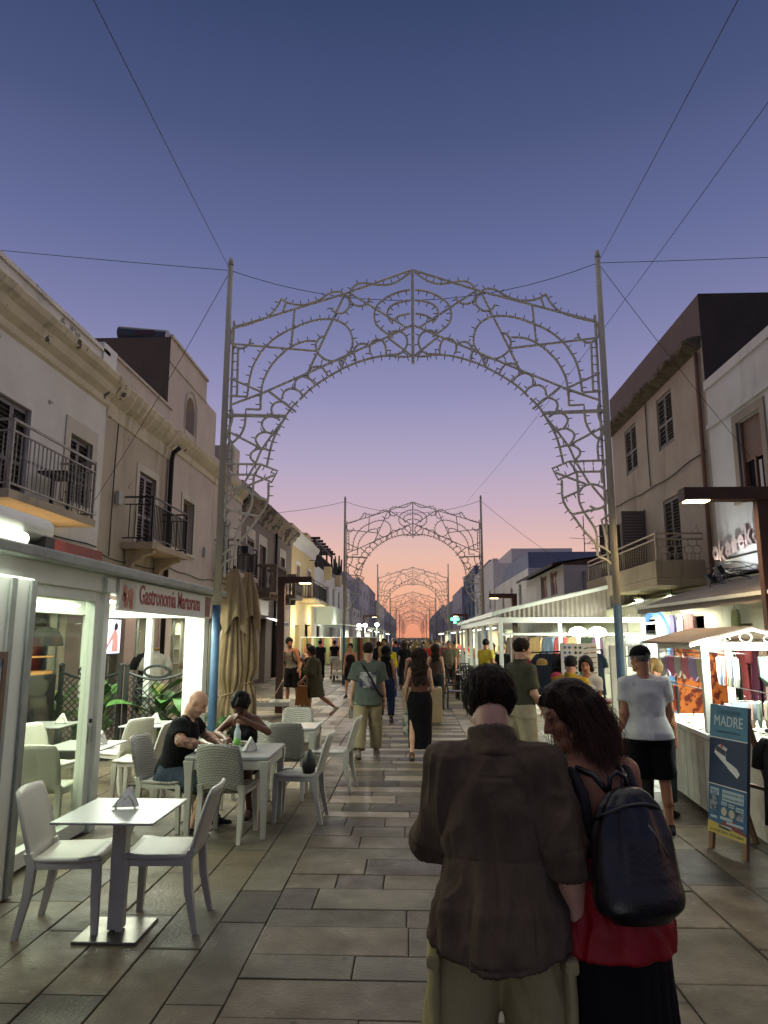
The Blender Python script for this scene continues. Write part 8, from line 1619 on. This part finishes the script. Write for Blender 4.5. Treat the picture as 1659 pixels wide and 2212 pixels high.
for k, (x, y) in enumerate(slots):
    c, cn = cc_[(k * 3 + k // 8) % 8]; fem = k % 2 == 0; away = cr.random() < .65; hc = ['brown', 'black', 'blond', 'grey'][k % 4]; zone = 'just beyond the scarf stall' if y < 36 else 'short of the third arch' if y < 46 else 'under the third arch' if y < 60 else 'deep in the far crowd'; sidew = 'left' if x < -.5 else 'right' if x > .6 else 'middle'
    person('%s-topped %s with %s hair %s, %s side of the street' % (cn, 'woman' if fem else 'man', hc, zone, sidew) if sidew != 'middle' else '%s-topped %s with %s hair %s, mid-street' % (cn, 'woman' if fem else 'man', hc, zone), x + cr.uniform(-.2, .2), y, cr.uniform(-15, 15) + (0 if away else 180), cr.uniform(1.58, 1.82), fem, 'tan' if k % 3 else 'fair', .024 if y < 60 else .032, dict(lean=3, legs=WALK_A if k % 2 else WALK_B, arms=((8, 8, 20, 20), (-6, 8, 16, 20))), [('top', c, dict(sleeve=.6 if k % 3 else 1.5, ease=.03, folds=0)), ('pants', ['#1c1e26', '#3a3a40', '#8a8272', '#2a3348'][k % 4], dict(len=1.9 if k % 3 else 1.0, ease=.03, folds=0))], ('long' if fem else 'short', hc, dict(len=.35, folds=.0) if fem else dict(folds=0)), None, seed=70 + k, group='people strolling in the street')
# ================================================================ the couple in the foreground
M_linen = mat('olive_brown_linen', '#5f5244', .92, c2='#463a2e', scale=9, amt=.45, bump=.9, bscale=16, spec=.1, stretch=(1, 1, .45))
M_cargo = mat('khaki_cargo', '#a3986c', .85, c2='#857b55', scale=6, amt=.4, bump=.8, bscale=14, spec=.15, stretch=(1, 1, .6))
def strands(name, t, m, roots, fn, npt=10, r=.0011):
    """fine hair strands as thin three-sided tubes in one mesh"""
    Vs, Fs = [], []; n0 = 0
    for i, r0 in enumerate(roots):
        pts = np.array(fn(i, r0)); k = len(pts); d = np.gradient(pts, axis=0); d /= np.linalg.norm(d, axis=1, keepdims=True) + 1e-9
        x = np.cross(d, V(.3, .5, .8)); x /= np.linalg.norm(x, axis=1, keepdims=True) + 1e-9; y = np.cross(d, x); rr = r * np.linspace(1, .35, k)[:, None]
        ring = np.stack([pts + rr * (x * math.cos(a) + y * math.sin(a)) for a in (0, 2.094, 4.189)], 1).reshape(-1, 3); Vs.append(ring)
        q = np.arange(k - 1)[:, None] * 3
        for j in range(3): j2 = (j + 1) % 3; Fs.append(n0 + np.concatenate([q + j, q + j2, q + 3 + j2, q + 3 + j], 1))
        n0 += k * 3
    o = npmesh(name, np.concatenate(Vs), np.concatenate(Fs), m, t); o['kind'] = 'stuff'; return o
def x_fman(J, t, s):
    C, Hm = J['headc'], J['Hm']; W = lambda x, y, z: C + (Hm.T @ V(x, y, z)) * s; rs = np.random.RandomState(4)
    roots = []
    while len(roots) < 2600:
        u = rs.normal(size=3); u /= np.linalg.norm(u)
        if u[1] > .45 or u[2] < -.45: continue
        roots.append(u)
    def fn(i, u):
        p = V(0, -.016, .035) + u * V(.088, .108, .1); dn_ = V(u[0] * .2, -.25, -1.) + rs.normal(size=3) * .22; dr = norm(dn_ - u * (dn_ @ u)); L_ = rs.uniform(.04, .075); tt = np.linspace(0, 1, 6)[:, None]; c = rs.normal(size=3) * .006
        Q = p + u * .004 + dr * L_ * tt + u * (.006 * np.sin(tt * 2.8) - .012 * tt * tt) + c * tt * tt * .7; return [W(*q) for q in Q]
    strands('hair_strands', t, HAIR['brown'], roots, fn, r=.0012)
    g = MB(); g.tube([tuple(W(-.082, -.02, .012)), tuple(W(-.083, .05, .014)), tuple(W(-.07, .1, .012))], .0025, 5); g.tube([tuple(W(.082, -.02, .012)), tuple(W(.083, .05, .014)), tuple(W(.07, .1, .012))], .0025, 5)
    for a in (-1, 1): g.tube([tuple(W(a * .036 + .027 * math.cos(q), .11, .004 + .02 * math.sin(q))) for q in np.linspace(0, 2 * PI, 13)[:-1]], .002, 5, closed=True)
    g.build('glasses', M_steel, t, local=True)
    for k, sd_ in ((0, -1), (1, 1)):
        h, kn = J['hip%d' % k], J['knee%d' % k]; c = h * .55 + kn * .45 + V(sd_ * .1, -.02, 0); S = SDF(c - .2, c + .2, .008); S.loft(c, frame(V(0, 0, 1)), [(-.11, .026, .1), (.09, .022, .095), (.1, .018, .09)], .01); Pm, F = S.mesh(); npmesh('cargo_pocket', Pm, F, M_cargo, t, folds=.004)
        fl = c + V(sd_ * .006, 0, .08); MB().cbox(tuple(fl), (.046, .19, .045)).build('pocket_flap', M_cargo, t, local=True, bevel=.012)
    w = J['wri0'] + V(.03, .09, .03); MB().cbox(tuple(w), (.075, .15, .009), .2, .5).build('phone', mat('phone_black', '#101114', .25), t, local=True, bevel=.004)
person('man in olive-brown linen shirt and khaki cargo trousers, back to us in the foreground', .285, 2.62, -3, 1.75, False, 'fair', .0065, dict(lean=10, arms=((20, 10, 70, 25), (-12, 12, 26, 8)), legs=((2, 7, 2), (0, 7, 3)), head=(30, 8, 3), width=1.0), [('top', M_linen, dict(ease=.014, sleeve=1.28, hem=-.17, tail=.05, w=1.0, hip=.038, se=.02, loose=1.25, folds=.02, fs=(9, 9, 2.6), trap=.042, cuff=True, collar=True, grooves=[[(.405, -.105, -.15), (.41, -.122, -.08), (.41, -.128, 0), (.41, -.122, .08), (.405, -.105, .15)], [(.22, -.115, -.09), (.05, -.15, -.095), (-.14, -.165, -.1)], [(.22, -.115, .09), (.05, -.15, .095), (-.14, -.165, .1)], [(-.145, -.165, -.1), (-.15, -.185, 0), (-.145, -.165, .1)]])), ('pants', M_cargo, dict(ease=.02, loose=3.2, hemw=1.3, folds=.011, fs=(8, 8, 3), waist=-.04))], ('short', 'brown', dict(th=.02, folds=.006, nape=.085, fs=(40, 40, 16))), '#3a332a', seed=3, curl=(50, 28), extra=x_fman, hairv=.005)
# --- woman
M_bpl = mat('black_bag_leather', '#121012', .34, c2='#1c1a1c', scale=9, bump=.12, bscale=70, spec=.5)
M_redf = mat('red_nylon', '#a3121a', .55, c2='#7d0c14', scale=6, bump=.15, bscale=60, spec=.35)
M_pleat = mat('black_pleated', '#0c0b0d', .8, c2='#121114', scale=10, bump=.2, bscale=100, spec=.2)
M_curl = mat('hair_curly_brown', '#5c3b2a', .45, c2='#37231a', scale=20, spec=.35)
def x_fwom(J, t, s):
    C, Hm = J['headc'], J['Hm']; W = lambda x, y, z: C + (Hm.T @ V(x, y, z)) * s; rs = np.random.RandomState(8); P, up, fw, rt = J['pelvis'], J['up'], J['fw'], J['rt']; at = lambda u, f=0, r=0: P + (up * u + fw * f + rt * r) * s
    roots = []
    while len(roots) < 6500:
        u = rs.normal(size=3); u /= np.linalg.norm(u)
        if u[1] > (.0 if u[2] < .25 else -.1 + .9 * u[2]) or u[2] < -.4: continue
        roots.append(u)
    back = Hm.T @ V(0, -1, 0)
    def fn(i, u):
        p = V(0, -.02, .035) + u * V(.084, .104, .098); out_ = V(u[0], u[1] * .6 - .35, .1); L_ = rs.uniform(.17, .31) * (1 - .25 * max(0, u[2])); tt = np.linspace(0, 1, 13)[:, None]; vol = rs.uniform(.01, .045) if rs.rand() < .8 else rs.uniform(.04, .08)
        w0 = W(*p); o_ = Hm.T @ out_; fall = norm(V(0, 0, -1) + back * .16 * (1 if u[1] < .1 else .9)); Q = w0 + o_ * vol * np.sin(np.minimum(tt * 1.9, 1.75)) + fall * L_ * tt ** 1.05; ph = rs.uniform(0, 6); f_ = rs.uniform(9, 15); am = rs.uniform(.004, .013)
        a1 = norm(np.cross(fall, V(.2, .9, .1))); a2 = np.cross(fall, a1); Q = Q + am * tt * (a1 * np.sin(f_ * tt + ph) + a2 * np.cos(f_ * tt + ph)) + rs.normal(size=3) * .018 * tt; return Q
    strands('hair_strands', t, M_curl, roots, fn, r=.0012)
    # straps of the top and of the backpack
    for a in (-1, 1):
        tube_part('top_strap', M_bkcl, t, [at(.27, -.125, a * .1), at(.4, -.118, a * .105), at(.47, -.07, a * .112), at(.49, -.01, a * .11), at(.45, .07, a * .105), at(.3, .12, a * .09)], .019)
        tube_part('backpack_strap', M_bpl, t, [at(.4, -.17, a * .03), at(.46, -.13, a * .06), at(.485, -.06, a * .085), at(.495, .02, a * .09), at(.42, .11, a * .1), at(.25, .13, a * .13), at(.12, .03, a * .16), at(.13, -.1, a * .14), at(.14, -.17, a * .1)], .012)
    c = at(.24, -.2); S = SDF(c - .4, c + .4, .007); Mb = frame(norm(up * .9 + V(0, 0, .5)), rt); S.loft(at(.06, -.22), Mb, [(-.05, .09, .055), (-.02, .132, .082), (.08, .148, .09), (.2, .134, .08), (.29, .1, .06), (.33, .065, .042), (.345, .038, .028)], .03, wob=lambda a_, tt: .07 * np.sin(9 * a_ + 1) * np.clip((tt - .05) / .25, 0, 1) + .035 * np.sin(4 * a_ + tt * 11)); S.ell(at(.07, -.22), V(.14, .088, .065), .05); Pm, F = S.mesh(); npmesh('backpack', Pm, F, M_bpl, t, folds=.003, seed=5, fs=(5, 5, 3))
    tube_part('backpack_handle', M_bpl, t, [at(.4, -.19, -.04), at(.45, -.19, -.03), at(.47, -.19, 0), at(.45, -.19, .03), at(.4, -.19, .04)], .008); tube_part('zip_line', M_steel, t, [at(.3, -.312, .02), at(.25, -.32, .05), at(.2, -.326, .07)], .003); fl_ = MB(); fl_.tube([tuple(at(.345 - .02 * math.cos(q * 2), -.215 - .09 * math.sin(q), .13 * math.cos(q))) for q in np.linspace(0, PI, 12)], .007, 6); fl_.build('flap_edge', M_bpl, t, local=True, smooth=True)
    # red jacket tied around the hips
    pz_ = P[2]; S = SDF(P - V(.45, .45, .5), P + V(.45, .45, .35), .008); S.loft(V(0, 0, 0), np.eye(3), [(pz_ - .1, .225, .2, .0, .0), (pz_ - .02, .22, .185), (pz_ + .08, .19, .155), (pz_ + .19, .16, .13, 0, .02)], .01, wob=lambda a_, tt: .035 * np.sin(11 * a_) * np.clip((pz_ + .2 - tt) / .3, 0, 1)); S.loft(V(-.19, .03, pz_ - .03), frame(V(-.2, .02, -1.)), [(0, .1, .07), (.12, .07, .05), (.22, .035, .025)], .04); Pm, F = S.mesh(); npmesh('tied_jacket', Pm, F, M_redf, t, folds=.01, seed=6, fs=(12, 12, 6))
    e = V(-.235, .0, pz_ - .26); MB().tube([tuple(e + V(.0 + .018 * math.cos(q), 0, -.03 + .018 * math.sin(q))) for q in np.linspace(0, 2 * PI, 17)[:-1]], .0022, 6, closed=True).build('cord_ring', M_steel, t, local=True); tube_part('red_cord', M_redf, t, [e + V(.05, -.05, .05), e + V(.07, -.06, -.02), e + V(.09, -.07, -.1), e + V(.07, -.07, -.13), e + V(.06, -.07, -.08), e + V(.055, -.05, .04)], .0025)
person('woman with frizzy dark hair, black backpack and red jacket tied at the waist', .675, 2.70, 15, 1.68, True, 'tan', .0065, dict(lean=10, arms=((22, 10, 70, 30), (12, 12, 62, 45)), legs=((2, 3, 2), (0, 4, 3)), head=(18, 76, 0)), [('top', '#0e0d0f', dict(ease=.007, crop_top=.27, hem=.02, sleeve=0, folds=.003)), ('skirt', M_pleat, dict(hemz=.1, rh=.27, waist=.12, pleats=26, amp=.05, folds=.003, v=.009, ease=.02))], ('bob', 'brown', dict(th=.012, folds=.01, fs=(30, 30, 14))), '#2a2422', seed=4, extra=x_fwom, hairv=.007)
